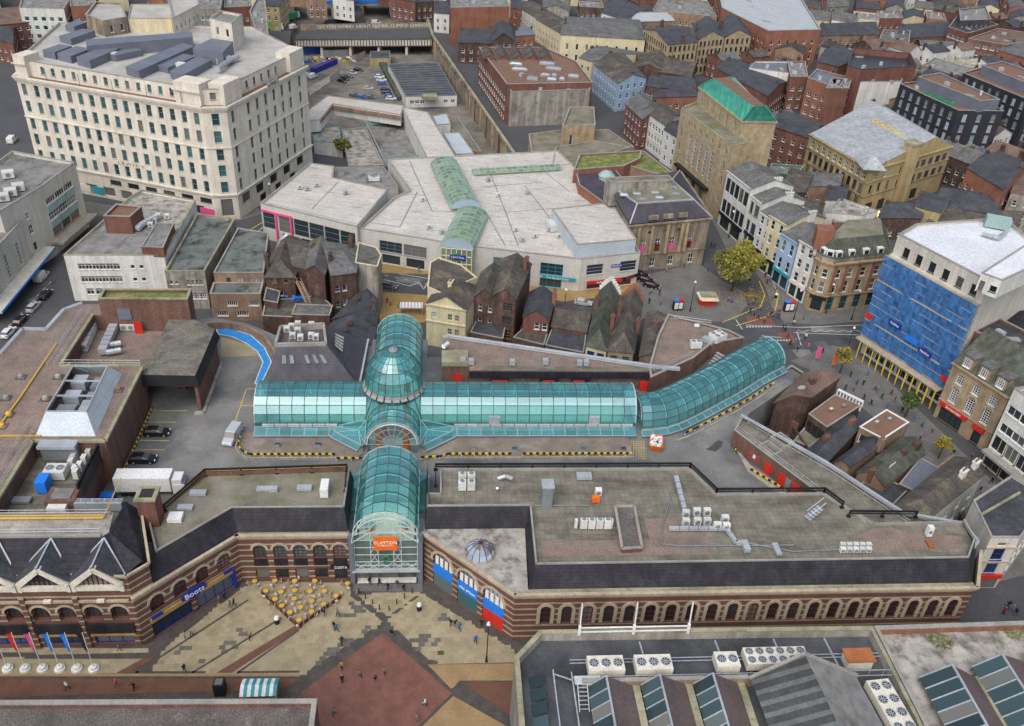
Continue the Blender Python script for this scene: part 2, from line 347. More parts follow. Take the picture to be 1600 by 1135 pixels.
# ---------------------------------------------------------------- windows, walls, roofs
WM={}
def win_mesh(w,h,style='plain',fr='paint_white',gl='glass_dark'):
 key=(round(w,2),round(h,2),style,fr,gl)
 if key in WM:return WM[key]
 b=MB();hw=w/2
 b.k=1;b.face([(-hw,0.02,0),(hw,0.02,0),(hw,0.02,h),(-hw,0.02,h)]);b.k=0
 t=min(0.12,w*0.09)
 def v(x,z0,z1,tt=t):b.box(x-tt/2,-0.05,z0,x+tt/2,0.0,z1)
 def hz(z,tt=t):b.box(-hw,-0.052,z-tt/2,hw,-0.002,z+tt/2)
 v(-hw+t/2,0,h);v(hw-t/2,0,h);hz(t/2);hz(h-t/2)
 if style=='sash':hz(h*0.5)
 elif style=='cross':hz(h*0.5);v(0,0,h,t*0.8)
 elif style=='tee':hz(h*0.68);v(0,0,h*0.68,t*0.8)
 elif style.startswith('g'):
  nx,nz=int(style[1]),int(style[2:])
  for i in range(1,nx):v(-hw+w*i/nx,0,h,t*0.7)
  for i in range(1,nz):hz(h*i/nz,t*0.7)
 if style!='shop' and h<3.5:b.box(-hw-0.1,-0.32,-0.14,hw+0.1,0.0,-0.01)
 WM[key]=b.mesh('window',[MT[fr],MT[gl]]);return WM[key]
def wall_panel(mb,A,B,z0,z1,ops,dep=0.22):
 """wall from A to B (outside on the right of A->B for a ccw footprint) with recessed openings (s0,s1,zb,zt)"""
 l=dist(A,B);ux,uy=(B[0]-A[0])/l,(B[1]-A[1])/l;nx,ny=-uy,ux
 def pt(s,z,d=0.0):return(A[0]+ux*s+nx*d,A[1]+uy*s+ny*d,z)
 ops=[(max(0,a),min(l,b),max(z0,c),min(z1,d))for a,b,c,d in ops]
 ops=[o for o in ops if o[1]-o[0]>0.05 and o[3]-o[2]>0.05]
 S=sorted({0.0,l,*[round(o[0],4)for o in ops],*[round(o[1],4)for o in ops]})
 rows={}
 for o in ops:rows.setdefault((round(o[2],4),round(o[3],4)),[]).append(o)
 zs=sorted({z0,z1,*[k[0]for k in rows],*[k[1]for k in rows]})
 for i in range(len(zs)-1):
  za,zb=zs[i],zs[i+1];zm=(za+zb)/2
  act=sorted([o for o in ops if o[2]<zm<o[3]]);s=0.0
  for o in act:
   if o[0]>s+1e-4:mb.face([pt(s,za),pt(o[0],za),pt(o[0],zb),pt(s,zb)])
   s=max(s,o[1])
  if s<l-1e-4:mb.face([pt(s,za),pt(l,za),pt(l,zb),pt(s,zb)])
 for a,b,c,d in ops:
  mb.face([pt(a,c),pt(a,c,dep),pt(a,d,dep),pt(a,d)]);mb.face([pt(b,c,dep),pt(b,c),pt(b,d),pt(b,d,dep)])
  mb.face([pt(a,d),pt(a,d,dep),pt(b,d,dep),pt(b,d)]);mb.face([pt(a,c,dep),pt(a,c),pt(b,c),pt(b,c,dep)])
  mb.face([pt(a,c,dep+0.03),pt(b,c,dep+0.03),pt(b,d,dep+0.03),pt(a,d,dep+0.03)])
def rows_to_ops(l,rows,z0):
 """rows: (z_bottom above z0, height, count or list of centres 0..1, width, style, frame, glass[, s0, s1])"""
 out=[]
 for r in rows:
  zb,h,n,w,st=r[:5];fr=r[5]if len(r)>5 and r[5]else 'paint_white';gl=r[6]if len(r)>6 and r[6]else 'glass_dark'
  a,b=(r[7],r[8])if len(r)>8 else(0.03,0.97)
  if isinstance(n,int):cs=[a+(b-a)*(i+0.5)/n for i in range(n)]
  else:cs=n
  for c in cs:
   s=c*l;out.append((s-w/2,s+w/2,z0+zb,z0+zb+h,st,fr,gl))
 return out
FOOT=[]
def walls(root,pts,z0,z1,wm,win=None,dep=0.22,mb=None,name='wall',pname='window'):
 pts=ccw(pts);own=mb is None;FOOT.append(pts)if z0<3 else None;mb=mb or MB();n=len(pts)
 for i in range(n):
  A,B=pts[i],pts[(i+1)%n];l=dist(A,B)
  if l<0.05:continue
  ux,uy=(B[0]-A[0])/l,(B[1]-A[1])/l
  rws=[]
  for e,rr in(win or[]):
   if seg_near(e,pts)==i:rws+=rr
  ops=rows_to_ops(l,rws,z0)if rws else[]
  ops=[o for o in ops if o[0]>0.02 and o[1]<l-0.02]
  wall_panel(mb,A,B,z0,z1,[o[:4]for o in ops],dep)
  ang=math.atan2(uy,ux)
  for a,b,zb,zt,st,fr,gl in ops:
   s=(a+b)/2;me=win_mesh(b-a,zt-zb,st,fr,gl)
   d=dep-0.03
   put(pname,me,root,(A[0]+ux*s-uy*d,A[1]+uy*s+ux*d,zb),ang)
 if own:mb.build(name,MT[wm]if isinstance(wm,str)else wm,root)
 return mb
def seg_near(e,pts):
 best,bi=1e9,0
 for i in range(len(pts)):
  A,B=pts[i],pts[(i+1)%len(pts)];m=((A[0]+B[0])/2,(A[1]+B[1])/2)
  l2=(B[0]-A[0])**2+(B[1]-A[1])**2 or 1e-9
  t=max(0.1,min(0.9,((e[0]-A[0])*(B[0]-A[0])+(e[1]-A[1])*(B[1]-A[1]))/l2))
  q=(A[0]+(B[0]-A[0])*t,A[1]+(B[1]-A[1])*t);d=dist(e,q)
  if d<best-1e-6:best,bi=d,i
 return bi
def flat_roof(root,pts,z,par,pw,roofm,copm,wm=None,name='roof'):
 pts=ccw(pts);inn=inset(pts,pw);n=len(pts)
 pw=min(pw,.12+par*.5);inn=inset(pts,pw);MB().poly(inn,z).build(name,MT[roofm],root)
 if par>0:
  m=MB()
  out=inset(pts,-0.06);inn2=inset(pts,pw+0.05);zt=z+par
  for i in range(n):
   j=(i+1)%n
   a,b,c,d=out[i],out[j],inn2[j],inn2[i]
   m.face([(*a,zt+.1),(*b,zt+.1),(*c,zt+.1),(*d,zt+.1)])
   m.face([(*a,zt-.06),(*b,zt-.06),(*b,zt+.1),(*a,zt+.1)])
   m.face([(*c,zt-.06),(*d,zt-.06),(*d,zt+.1),(*c,zt+.1)])
  m.build('parapet_coping',MT[copm],root)
  m=MB()
  for i in range(n):
   j=(i+1)%n
   m.face([(*inn[j],z-.05),(*inn[i],z-.05),(*inn[i],zt),(*inn[j],zt)])
  m.build('parapet',MT[wm or copm],root)
def bld(name,label,pts,z1,wall='brick_red',roof='felt_grey',z0=0.0,par=0.7,pw=0.35,win=None,cop='coping',cat='building',group=None,dep=0.22,root=None):
 c=cen(pts)
 root=root or thing(name,label,cat,(c[0],c[1],z0),group)
 walls(root,pts,z0,z1+par,wall,win,dep)
 flat_roof(root,pts,z1,par,pw,roof,cop,wall)
 return root
def pitched(root,q,ze,rise,roof,wall=None,along=True,hip=0.0,over=0.25,thick=0.16,name='roof',ridge_cap=None):
 """q = [A,B,C,D]; ridge parallel to AB when along, else parallel to BC. hip = metres pulled in at each end"""
 A,B,Cc,D=q if along else[q[1],q[2],q[3],q[0]]
 m1,m2=lerp(D,A,.5),lerp(B,Cc,.5);l=dist(m1,m2)
 u=((m2[0]-m1[0])/l,(m2[1]-m1[1])/l)
 hips=hip if isinstance(hip,tuple)else(hip,hip)
 r1=(m1[0]+u[0]*hips[0],m1[1]+u[1]*hips[0]);r2=(m2[0]-u[0]*hips[1],m2[1]-u[1]*hips[1]);zr=ze+rise
 ov=inset([A,B,Cc,D],-over);c4=ccw([A,B,Cc,D])
 idx={i:min(range(4),key=lambda k:dist(c4[k],p))for i,p in enumerate((A,B,Cc,D))}
 a,b,c,d=(ov[idx[i]]for i in range(4))
 ridge1=(r1[0]-(u[0]*over if hips[0]==0 else 0),r1[1]-(u[1]*over if hips[0]==0 else 0));ridge2=(r2[0]+(u[0]*over if hips[1]==0 else 0),r2[1]+(u[1]*over if hips[1]==0 else 0))
 zo=ze-rise*over/(dist(A,D)/2+1e-6)*0.8
 m=MB()
 for t in(0.0,-thick):
  f1=[(*a,zo+t),(*b,zo+t),(*ridge2,zr+t),(*ridge1,zr+t)];f2=[(*c,zo+t),(*d,zo+t),(*ridge1,zr+t),(*ridge2,zr+t)]
  m.face(f1);m.face(f2)
  if hips[0]>0:m.face([(*d,zo+t),(*a,zo+t),(*ridge1,zr+t)])
  if hips[1]>0:m.face([(*b,zo+t),(*c,zo+t),(*ridge2,zr+t)])
 for p,r in((a,b),(c,d)):m.face([(*p,zo-thick),(*r,zo-thick),(*r,zo),(*p,zo)])
 if hips[0]==0:
  for p in(a,d):m.face([(*p,zo-thick),(*ridge1,zr-thick),(*ridge1,zr),(*p,zo)])
 if hips[1]==0:
  for p in(b,c):m.face([(*p,zo-thick),(*ridge2,zr-thick),(*ridge2,zr),(*p,zo)])
 ro=m.build(name,MT[roof],root)
 if ridge_cap:
  MB().bar((*ridge1,zr+.05),(*ridge2,zr+.05),.35,.16).build('ridge',MT[ridge_cap],root)
 if wall:
  g=MB()
  if hips[0]==0:g.face([(*D,ze),(*A,ze),(*m1,zr)])
  if hips[1]==0:g.face([(*B,ze),(*Cc,ze),(*m2,zr)])
  g.build('gable',MT[wall],root)
 return ro
def house(name,label,q,ze,rise,wall='brick_red',roof='slate_dark',z0=0.0,along=True,hip=0.0,win=None,cat='building',group=None,chim=(),over=0.25,cap=None,root=None,chm='brick_dark'):
 c=cen(q);root=root or thing(name,label,cat,(c[0],c[1],z0),group)
 walls(root,q,z0,ze,wall,win)
 ro=pitched(root,q,ze,rise,roof,wall,along,hip,over,ridge_cap=cap)
 for s,t,w,h in chim:chimney(ro,q,s,t,ze+rise*0.4,w,h*.55+rise*0.4,chm)
 return root
def chimney(par,q,s,t,z,w=1.6,h=1.8,m='brick_dark',d=0.8,pots=3):
 a=lerp(lerp(q[0],q[1],s),lerp(q[3],q[2],s),t);ang=math.atan2(q[2][1]-q[1][1],q[2][0]-q[1][0])
 b=MB();b.obox(a,ang,-w/2,-d/2,z-1.2,w/2,d/2,z+h);b.obox(a,ang,-w/2-.1,-d/2-.1,z+h,w/2+.1,d/2+.1,z+h+.18)
 b.k=1
 for i in range(pots):
  x=(i-(pots-1)/2)*w/pots;b.cyl((a[0]+math.cos(ang)*x,a[1]+math.sin(ang)*x),.13,z+h+.15,z+h+.75,7,.1)
 b.build('chimney',[MT[m],MT['tile_rust']],par)
def strip2(mb,pts,w,z,closed=False):
 """flat painted line along a polyline"""
 for i in range(len(pts)-(0 if closed else 1)):
  a,b=pts[i],pts[(i+1)%len(pts)];l=dist(a,b)
  if l<1e-4:continue
  n=(-(b[1]-a[1])/l*w/2,(b[0]-a[0])/l*w/2)
  mb.face([(a[0]-n[0],a[1]-n[1],z),(b[0]-n[0],b[1]-n[1],z),(b[0]+n[0],b[1]+n[1],z),(a[0]+n[0],a[1]+n[1],z)])
 return mb
def text_obj(name,txt,m,loc,rot,size,parent=None,ext=0.03,align='CENTER',xs=1.0):
 cu=bpy.data.curves.new(name,'FONT');cu.body=txt;cu.size=size;cu.extrude=ext;cu.align_x=align;cu.align_y='CENTER';cu.materials.append(MT[m])
 t=bpy.data.objects.new(name+'_tmp',cu);C.objects.link(t)
 dg=bpy.context.evaluated_depsgraph_get();me=bpy.data.meshes.new_from_object(t.evaluated_get(dg));me.name=name
 bpy.data.objects.remove(t);bpy.data.curves.remove(cu)
 o=bpy.data.objects.new(name,me);C.objects.link(o)
 off=ORG[parent.name]if parent else(0,0,0)
 o.location=(loc[0]-off[0],loc[1]-off[1],loc[2]-off[2]);o.rotation_euler=rot;o.scale=(xs,1,1)
 if parent:o.parent=parent
 return o
def roof_pt(r,u,v,z):return P(u,v,z)
# ================================================================ ground, streets, plaza
cut=PP([(640,-60),(676,60),(690,88),(803,246),(760,262),(640,262),(488,240),(470,150),(452,70),(470,-60)])
CUTZ=-7.0
def _gr():
 m=MB();big=[(-900,20),(1100,20),(1500,1600),(-1300,1600)]
 loops=[[Vector((p[0],p[1],0))for p in l]for l in(big,cut)];flat=[p for l in loops for p in l]
 m.v=[(p.x,p.y,0)for p in flat]
 for a,b,c in tessellate_polygon(loops):
  n=(flat[b]-flat[a]).cross(flat[c]-flat[a]).z;m.f.append((a,b,c)if n>0 else(a,c,b));m.m.append(0)
 return m
struct(_gr().build('ground',MT['asphalt'],None))
struct(MB().poly(inset(cut,-3),CUTZ).build('cutting_floor',MT['yard_dirt'],None))
# pavements (real kerb steps)
def pave(px,m='pavement',z=.12,name='pavement'):return struct(MB().prism(PP(px),0.0,z).build(name,MT[m],None))
# plaza: slab-paved floor
pz=LL([(-75,-48.6),(-34.5,-48.6),(-34.0,-47.0),(-20,-33.5),(-5.2,-33.2),(5.2,-33.2),(18.2,-45.0),(22.0,-47),(22.0,-52),(14,-60),(14,-75),(-75,-75)])
plaza=struct(MB().poly(LL([(-90,-70),(40,-70),(40,-30),(-90,-30)]),0.006).build('plaza',MT['paving_border'],None))
slabs=[]
def slab_fill(poly,z,sx=.92,sy=.76,gap=.03):
 xs=[p[0]for p in poly];ys=[p[1]for p in poly]
 j=0;y=min(ys)
 while y<max(ys):
  x=min(xs)+(sx/2 if j%2 else 0)
  while x<max(xs):
   c=(x+sx/2,y+sy/2)
   if inside(c,poly):slabs.append((x,y,sx-gap,sy-gap,z))
   x+=sx
  y+=sy;j+=1
def plz(px):struct(MB().poly(PP(px),.0395).build('slab_bed',MT['slab_tan'],plaza));return[PL(u,v,0)for u,v in px]
slab_fill(plz([(236,1052),(262,1010),(383,916),(545,930),(598,972),(470,1055)]),.012)
slab_fill(plz([(606,970),(660,928),(795,1012),(815,1035),(700,1037),(668,1030)]),.012)
slab_fill(plz([(0,1030),(228,1030),(182,1052),(0,1055)]),.012);slab_fill(plz([(0,1012),(232,1014),(232,1020),(0,1020)]),.012)
slab_fill(plz([(557,930),(655,928),(606,963)]),.012);slab_fill(plz([(385,908),(545,912),(545,922),(388,918)]),.012)
dark=[PL(u,v,0)for u,v in((640,1008),(660,1000),(668,990),(552,948),(545,960),(565,955),(372,985),(385,996),(362,1010),(352,1014),(317,1010),(290,1018),(316,1032),(520,1018),(508,1030),(530,1008),(500,1040),(545,1000),(575,985),(650,1015),(672,1003),(633,962),(700,965))]
fam={'slab_beige':[],'slab_tan':[],'slab_grey':[]}
random.seed(11)
for s in slabs:
 c=(s[0]+s[2]/2,s[1]+s[3]/2);dm=min(math.hypot((c[0]-d[0])*.8,c[1]-d[1])for d in dark)
 k='slab_grey' if dm<.25+random.random()*.9 or random.random()<.008 else('slab_tan' if random.random()<.35 else 'slab_beige')
 fam[k].append(s)
def slab_mesh(m):return MB().box(-.445,-.365,0,.445,.365,.03).mesh('paving_slab',MT[m])
n_done=0
for k,l in fam.items():
 me=slab_mesh(k);rest=MB();l.sort(key=lambda s:s[1]);quota={'slab_beige':170,'slab_tan':80,'slab_grey':50}[k]
 for i,s in enumerate(l):
  c=L(s[0]+s[2]/2,s[1]+s[3]/2)
  if i<quota:put('paving_slab',me,plaza,(*c,s[4]+random.uniform(-.004,.004)),LA)
  else:rest.obox(c,LA,-.445,-.365,s[4],.445,.365,s[4]+.03+random.uniform(-.004,.004))
 o=rest.build('paving_slabs',MT[k],plaza)
 if o:struct(o,'stuff')
# red diamond and other paving fields
def field(px,m,z,name):return struct(MB().poly(PP(px),z).build(name,MT[m],plaza))
bs_=MB()
for p in([(212,1052),(388,938)],[(371,1052),(467,985)],[(212,1051),(321,1051)],[(371,1051),(468,1050)],[(300,1052),(440,966)],[(0,1059),(470,1059)]):strip2(bs_,PP(p),.35,.052)
struct(bs_.build('border_paving',MT['paving_border'],plaza),'stuff')
field([(598,989),(706,1084),(650,1140),(505,1140),(470,1082)],'paving_red',.05,'red_paving')
field([(0,1061),(470,1061),(440,1078),(0,1090)],'paving_brown',.045,'brown_paving')
field([(0,1053),(465,1053),(470,1058),(0,1058)],'paving_sand',.046,'sand_paving')
field([(668,1039),(812,1037),(812,1064),(718,1064),(706,1078)],'paving_sand',.046,'sand_paving');field([(708,1088),(800,1140),(655,1140)],'paving_sand',.046,'sand_paving')
field([(722,1067),(800,1066),(800,1120)],'paving_brown',.047,'brown_paving');field([(700,1078),(712,1074),(800,1126),(800,1138)],'paving_border',.05,'border_paving')
field([(338,1052),(466,975),(474,980),(362,1052)],'paving_brown',.05,'brown_paving');field([(182,1052),(226,1028),(240,1030),(202,1052)],'paving_brown',.05,'brown_paving')
field([(552,924),(660,926),(660,912),(555,910)],'pavement',.051,'porch_paving')
field([(388,917),(420,922),(470,978),(548,930),(548,919)],'slab_tan',.042,'cafe_paving')
# street pavements
pave([(588,505),(598,457),(665,462),(700,468),(905,502),(900,525),(700,500),(645,506)],'pavement_yellow',.12)
pave([(596,427),(700,430),(880,472),(990,460),(1000,440),(900,425),(700,395),(600,390)],'pavement_yellow',.13)
pave([(985,455),(1010,430),(1090,412),(1130,440),(1160,455),(1168,478),(1150,500),(1105,505),(1050,492),(1000,500)],'pavement',.12)
pave([(1150,330),(1190,380),(1240,440),(1370,485),(1390,500),(1280,508),(1225,505),(1205,480),(1196,450),(1180,425),(1140,400),(1105,330)],'pavement',.12)
pave([(1235,565),(1300,540),(1340,550),(1600,800),(1600,900),(1560,910),(1500,790),(1420,700),(1290,590)],'pavement',.12)
pave([(360,350),(410,335),(400,320),(372,345)],'pavement',.12);pave([(60,300),(130,315),(330,345),(350,365),(100,330),(40,315)],'pavement',.12)
ln=MB()
for p in([(1128,505),(1188,480),(1195,462),(1186,440)],[(1150,510),(1210,492),(1216,462),(1205,435)],[(390,360),(430,335)],[(120,320),(340,352)]):strip2(ln,PP(p),.25,.126 if p[0][0]>1000 else.006)
struct(ln.build('road_line',MT['line_yellow'],None),'stuff')
ln=MB()
for p in([(600,437),(640,447),(655,442),(662,452),(672,436),(600,424)],[(1165,508),(1250,512),(1345,508),(1360,512)],[(1240,520),(1350,524)],[(1190,525),(1245,530)],[(1245,518),(1252,540)],[(1150,500),(1160,515)],[(395,368),(420,348)]):strip2(ln,PP(p),.18,.007)
struct(ln.build('road_line',MT['line_white'],None),'stuff')
for px in([(1165,493),(1205,496),(1212,510),(1170,506)],[(1212,520),(1235,518),(1245,535),(1230,536)]):struct(MB().poly(PP(px),.009).build('crossing_paving',MT['paving_red'],None))
random.seed(17)
for i,(u_,v_,w,d,a)in enumerate(((640,438,6,3,-.2),(700,448,9,2,-.25),(780,470,8,3,-.2),(860,488,5,2,-.1),(1300,516,10,2.4,0),(1220,540,6,4,.4),(1255,552,4,3,.2),(1160,520,5,3,.2),(400,372,6,2,.6),(90,440,7,2,.9),(60,465,5,1.6,.9),(1330,532,8,3,.1),(1290,545,3,6,.3),(1190,515,7,2,-.1))):c=P(u_,v_);struct(MB().obox(c,a,-w/2,-d/2,-.1,w/2,d/2,.004+.0004*i).build('road_patch',MT['felt_dark' if i%2 else 'asphalt_deck'],None))
ln=MB()
for k in range(16):strip2(ln,PP([(600+k*16,430+k*3.4),(607+k*16,431.5+k*3.4)]),.14,.0125)
for k in range(9):strip2(ln,PP([(1166+k*4.6,511),(1168.5+k*4.6,511)]),.5,.0125);strip2(ln,PP([(1196+k*4.6,532),(1198.5+k*4.6,532)]),.5,.0125)
for k in range(12):strip2(ln,PP([(1246+k*9,516+(k%2)*3),(1255+k*9,516+((k+1)%2)*3)]),.14,.0125)
for k in range(8):strip2(ln,PP([(80-k*9,440+k*9.5),(76-k*9,444+k*9.5)]),.14,.0125)
struct(ln.build('road_line',MT['line_white'],None),'stuff')
# ================================================================ the glass-roofed shopping centre
DK=7.5
deck_out=LL([(-70,-42),(-33.2,-42.6),(-21.9,-31.2),(-5.4,-31.2),(-5.4,-31.9),(5.4,-31.9),(5.8,-31.2),(18.8,-43.2),(85,-43.2),(89,-38),(90,-33),(74.5,-32),(62.5,-5.2),(66,1),(78,11),(80,15),(73,21),(68,25.5),(56.5,31),(52,22),(50,9),(9,19.5),(5.6,19.5),(5.6,26),(-5.6,26),(-6.5,24),(-22,21),(-25,27),(-32,32),(-40,34),(-57,24),(-63,24),(-70,14)])
void=LL([(-22.8,-4.3),(-4.3,-4.3),(-4.3,-10.4),(4.3,-10.4),(4.3,-4.3),(42.4,-4.3),(42.4,4.3),(4.3,4.3),(4.3,23),(-4.3,23),(-4.3,4.3),(-22.8,4.3)])
void2=LL([(-4.2,-31.2),(4.2,-31.2),(4.2,-18.2),(-4.2,-18.2)])
def poly_holes(mb,outer,holes,z):
 loops=[[Vector((p[0],p[1],0))for p in l]for l in[outer]+holes];flat=[p for l in loops for p in l]
 i=len(mb.v);mb.v+=[(p.x,p.y,z)for p in flat]
 for a,b,c in tessellate_polygon(loops):
  n=(flat[b]-flat[a]).cross(flat[c]-flat[a]).z
  mb.f.append((i+a,i+b,i+c)if n>0 else(i+a,i+c,i+b));mb.m.append(mb.k)
m=MB();poly_holes(m,deck_out,[void,void2],DK)
m.prism(deck_out,0.0,DK,top=False)
deck=struct(m.build('service_deck',MT['asphalt_deck'],None));
m=MB()
for vd in(void,void2):
 for i in range(len(vd)):
  a,b=vd[i],vd[(i+1)%len(vd)]
  m.face([(*a,0.3),(*b,0.3),(*b,DK),(*a,DK)])
mat('mall_cream',(0.74,0.71,0.60),var=0.1)
mat('mall_floor',(0.72,0.70,0.64),var=0.1,extra=grid_extra(1.2,1.2,0.03,0.2,LA,0.0,0.2))
struct(m.build('mall_inner_wall',MT['mall_cream'],None))
struct(MB().poly(LL([(-23,-5),(43,-5),(43,5),(-23,5)]),0.35).poly(LL([(-4.5,-33),(4.5,-33),(4.5,24),(-4.5,24)]),0.355).build('mall_floor',MT['mall_floor'],None))
struct(MB().prism(LL([(-22.8,-4.3),(42.4,-4.3),(42.4,-2.6),(-22.8,-2.6)]),4.2,4.6).prism(LL([(-22.8,2.6),(42.4,2.6),(42.4,4.3),(-22.8,4.3)]),4.2,4.6).build('mall_gallery',MT['paint_cream'],None))
# ---- glass vaults
VZ,VR=9.6,4.6
def arc_prof(R_,z,n=9):return[(R_*math.cos(math.pi*i/n),z+R_*math.sin(math.pi*i/n))for i in range(n+1)]
def vault(name,label,rings,prof,low=(),glass='glass_vault',lean=None,lean_sides=(1,-1),rib_m='bar_dark',group='glass vaults'):
 """rings: (x, y, nx, ny) in the centre's frame, n pointing to the + side; prof: (offset, z)"""
 c=L(*rings[len(rings)//2][:2]);root=thing(name,label,'glass roof',(c[0],c[1],DK),group)
 W=lambda r,o,z:(*L(r[0]+r[2]*o,r[1]+r[3]*o),z)
 for i in range(len(rings)-1):
  for j in range(len(prof)-1):
   q=[W(rings[i],*prof[j]),W(rings[i+1],*prof[j]),W(rings[i+1],*prof[j+1]),W(rings[i],*prof[j+1])]
   o=MB().face(q).build('pane',MT[glass],root)
 for r in rings:
  b=MB()
  for j in range(len(prof)-1):b.bar(W(r,*prof[j]),W(r,*prof[j+1]),0.12,0.12)
  b.build('rib',MT[rib_m],root)
 for j in range(len(prof)):
  b=MB()
  for i in range(len(rings)-1):b.bar(W(rings[i],*prof[j]),W(rings[i+1],*prof[j]),0.09,0.09)
  b.build('purlin',MT[rib_m],root)
 for i in range(0,len(rings),2):
  r=rings[i];b=MB();pr=[(o*0.93,VZ+(z-VZ)*0.93)for o,z in prof if z>=VZ-0.01]
  for j in range(len(pr)-1):b.tube(W(r,*pr[j]),W(r,*pr[j+1]),0.10,6)
  b.build('steel_hoop',MT['paint_white'],root)
 if lean:
  (o1,z1),(o2,z2),zb=lean
  for sd in lean_sides:
   for i in range(len(rings)-1):
    a,b_=rings[i],rings[i+1]
    MB().face([W(a,sd*o1,z1),W(b_,sd*o1,z1),W(b_,sd*o2,z2),W(a,sd*o2,z2)]).build('lean_to_pane',MT[glass],root)
   g=MB();k=MB();fr=MB()
   for i in range(len(rings)-1):
    a,b_=rings[i],rings[i+1]
    k.face([W(a,sd*o2*0.995,zb),W(b_,sd*o2*0.995,zb),W(b_,sd*o2*0.995,z2-.05),W(a,sd*o2*0.995,z2-.05)])
    fr.bar(W(a,sd*o2,z2),W(b_,sd*o2,z2),.12,.1);fr.bar(W(a,sd*o1,z1),W(a,sd*o2,z2),.07,.07)
    g.face([W(a,sd*(o1+.02),z1),W(b_,sd*(o1+.02),z1),W(b_,sd*(o1+.02),prof[0][1]),W(a,sd*(o1+.02),prof[0][1])])
   k.build('plinth',MT['metal_blue_grey'],root);fr.build('lean_to_frame',MT['galv'],root);g.build('side_glazing',MT['glass_teal'],root)
 return root
def gable_fan(root,r,prof,zb=None,m='galv',glass='glass_clear',n=None,hub=None):
 W=lambda o,z:(*L(r[0]+r[2]*o,r[1]+r[3]*o),z)
 zc=hub if hub is not None else VZ
 for j in range(len(prof)-1):
  MB().face([W(0,zc),W(*prof[j]),W(*prof[j+1])]).build('gable_pane',MT[glass],root)
 b=MB()
 for j in range(len(prof)):b.bar(W(0,zc),W(*prof[j]),.09)
 for f in(0.4,0.7):
  for j in range(len(prof)-1):
   p,q=prof[j],prof[j+1];b.bar(W(p[0]*f,zc+(p[1]-zc)*f),W(q[0]*f,zc+(q[1]-zc)*f),.07)
 for j in range(len(prof)-1):b.bar(W(*prof[j]),W(*prof[j+1]),.18)
 b.build('gable_frame',MT[m],root)
PR=arc_prof(VR,VZ)
def rings_x(x0,x1,n,y=0):return[(x0+(x1-x0)*i/n,y,0,1)for i in range(n+1)]
def rings_y(y0,y1,n,x=0):return[(x,y0+(y1-y0)*i/n,1,0)for i in range(n+1)]
LEAN=((4.75,9.0),(6.6,8.25),DK)
v1=vault('glass_vault','short teal glass barrel vault west of the glass dome, beside the parked vans',rings_x(-23.8,-4.7,9),PR,lean=LEAN)
gable_fan(v1,(-23.8,0,0,1),PR)
v2=vault('glass_vault','long straight teal glass barrel vault running right from the glass dome',rings_x(4.7,43.0,18),PR,lean=LEAN)
gable_fan(v2,(43.0,0,0,1),PR)
v3=vault('glass_vault','teal glass barrel vault behind the dome reaching toward the street',rings_y(4.7,25.0,9),PR)
gable_fan(v3,(0,25.0,1,0),PR,m='steel_teal')
v4=vault('glass_vault','short teal glass vault with fan window between dome and front vault',rings_y(-10.6,-4.9,3),PR)
gable_fan(v4,(0,-10.6,1,0),PR,m='galv')
PF=arc_prof(4.75,9.9,8);PF=[(4.75,8.4)]+PF+[(-4.75,8.4)]
v5=vault('glass_vault','teal glass front vault above the orange entrance sign',rings_y(-32.3,-17.2,7),PF)
gable_fan(v5,(0,-17.2,1,0),arc_prof(4.75,9.9,8),hub=9.9)
for sd in(1,-1):
 for i in range(6):
  y0=-26.5+i*1.5;MB().face([(*L(sd*4.8,y0),9.6),(*L(sd*4.8,y0+1.45),9.6),(*L(sd*6.3,y0+1.45),8.8),(*L(sd*6.3,y0),8.8)]).build('apron_pane',MT['glass_vault'],v5)
 MB().bar((*L(sd*6.3,-26.5),8.8),(*L(sd*6.3,-17.6),8.8),.16).bar((*L(sd*4.8,-32),9.9),(*L(sd*4.8,-17.4),9.9),.14).build('apron_rail',MT['steel_teal'],v5)
 MB().prism(LL([(sd*6.3,-26.5),(sd*6.3,-17.4),(sd*4.8,-17.4),(sd*4.8,-26.5)]),DK,8.7,top=False).build('apron_plinth',MT['metal_blue_grey'],v5)
ax=[(43.8,-1.6),(47.6,-1.1),(51.6,1.1),(56.9,4.8),(63.2,9.4),(69.1,14.2),(75.0,18.4)]
def smooth_path(pts,n):
 ds=[0]
 for i in range(len(pts)-1):ds.append(ds[-1]+dist(pts[i],pts[i+1]))
 def at(t):
  for i in range(len(pts)-1):
   if t<=ds[i+1]or i==len(pts)-2:
    u=(t-ds[i])/(ds[i+1]-ds[i]);p0=pts[max(0,i-1)];p1=pts[i];p2=pts[i+1];p3=pts[min(len(pts)-1,i+2)]
    return tuple(0.5*((2*p1[k])+(-p0[k]+p2[k])*u+(2*p0[k]-5*p1[k]+4*p2[k]-p3[k])*u*u+(-p0[k]+3*p1[k]-3*p2[k]+p3[k])*u**3)for k in(0,1))
 return[at(ds[-1]*i/n)for i in range(n+1)]
cp=smooth_path(ax,19);rg=[]
for i,p in enumerate(cp):
 a,b=cp[max(0,i-1)],cp[min(len(cp)-1,i+1)];l=dist(a,b);rg.append((p[0],p[1],-(b[1]-a[1])/l,(b[0]-a[0])/l))
PC=[(3.9,8.7)]+arc_prof(3.9,9.3,9)+[(-3.9,8.7)]
v6=vault('glass_vault','curved teal glass vault bending away to the paved street corner',rg,PC,lean=((4.0,8.6),(5.0,8.1),DK))
gable_fan(v6,rg[0],arc_prof(3.9,9.3,9),hub=9.3,m='bar_dark');gable_fan(v6,rg[-1],arc_prof(3.9,9.3,9),hub=9.3,m='steel_teal')
g=MB();
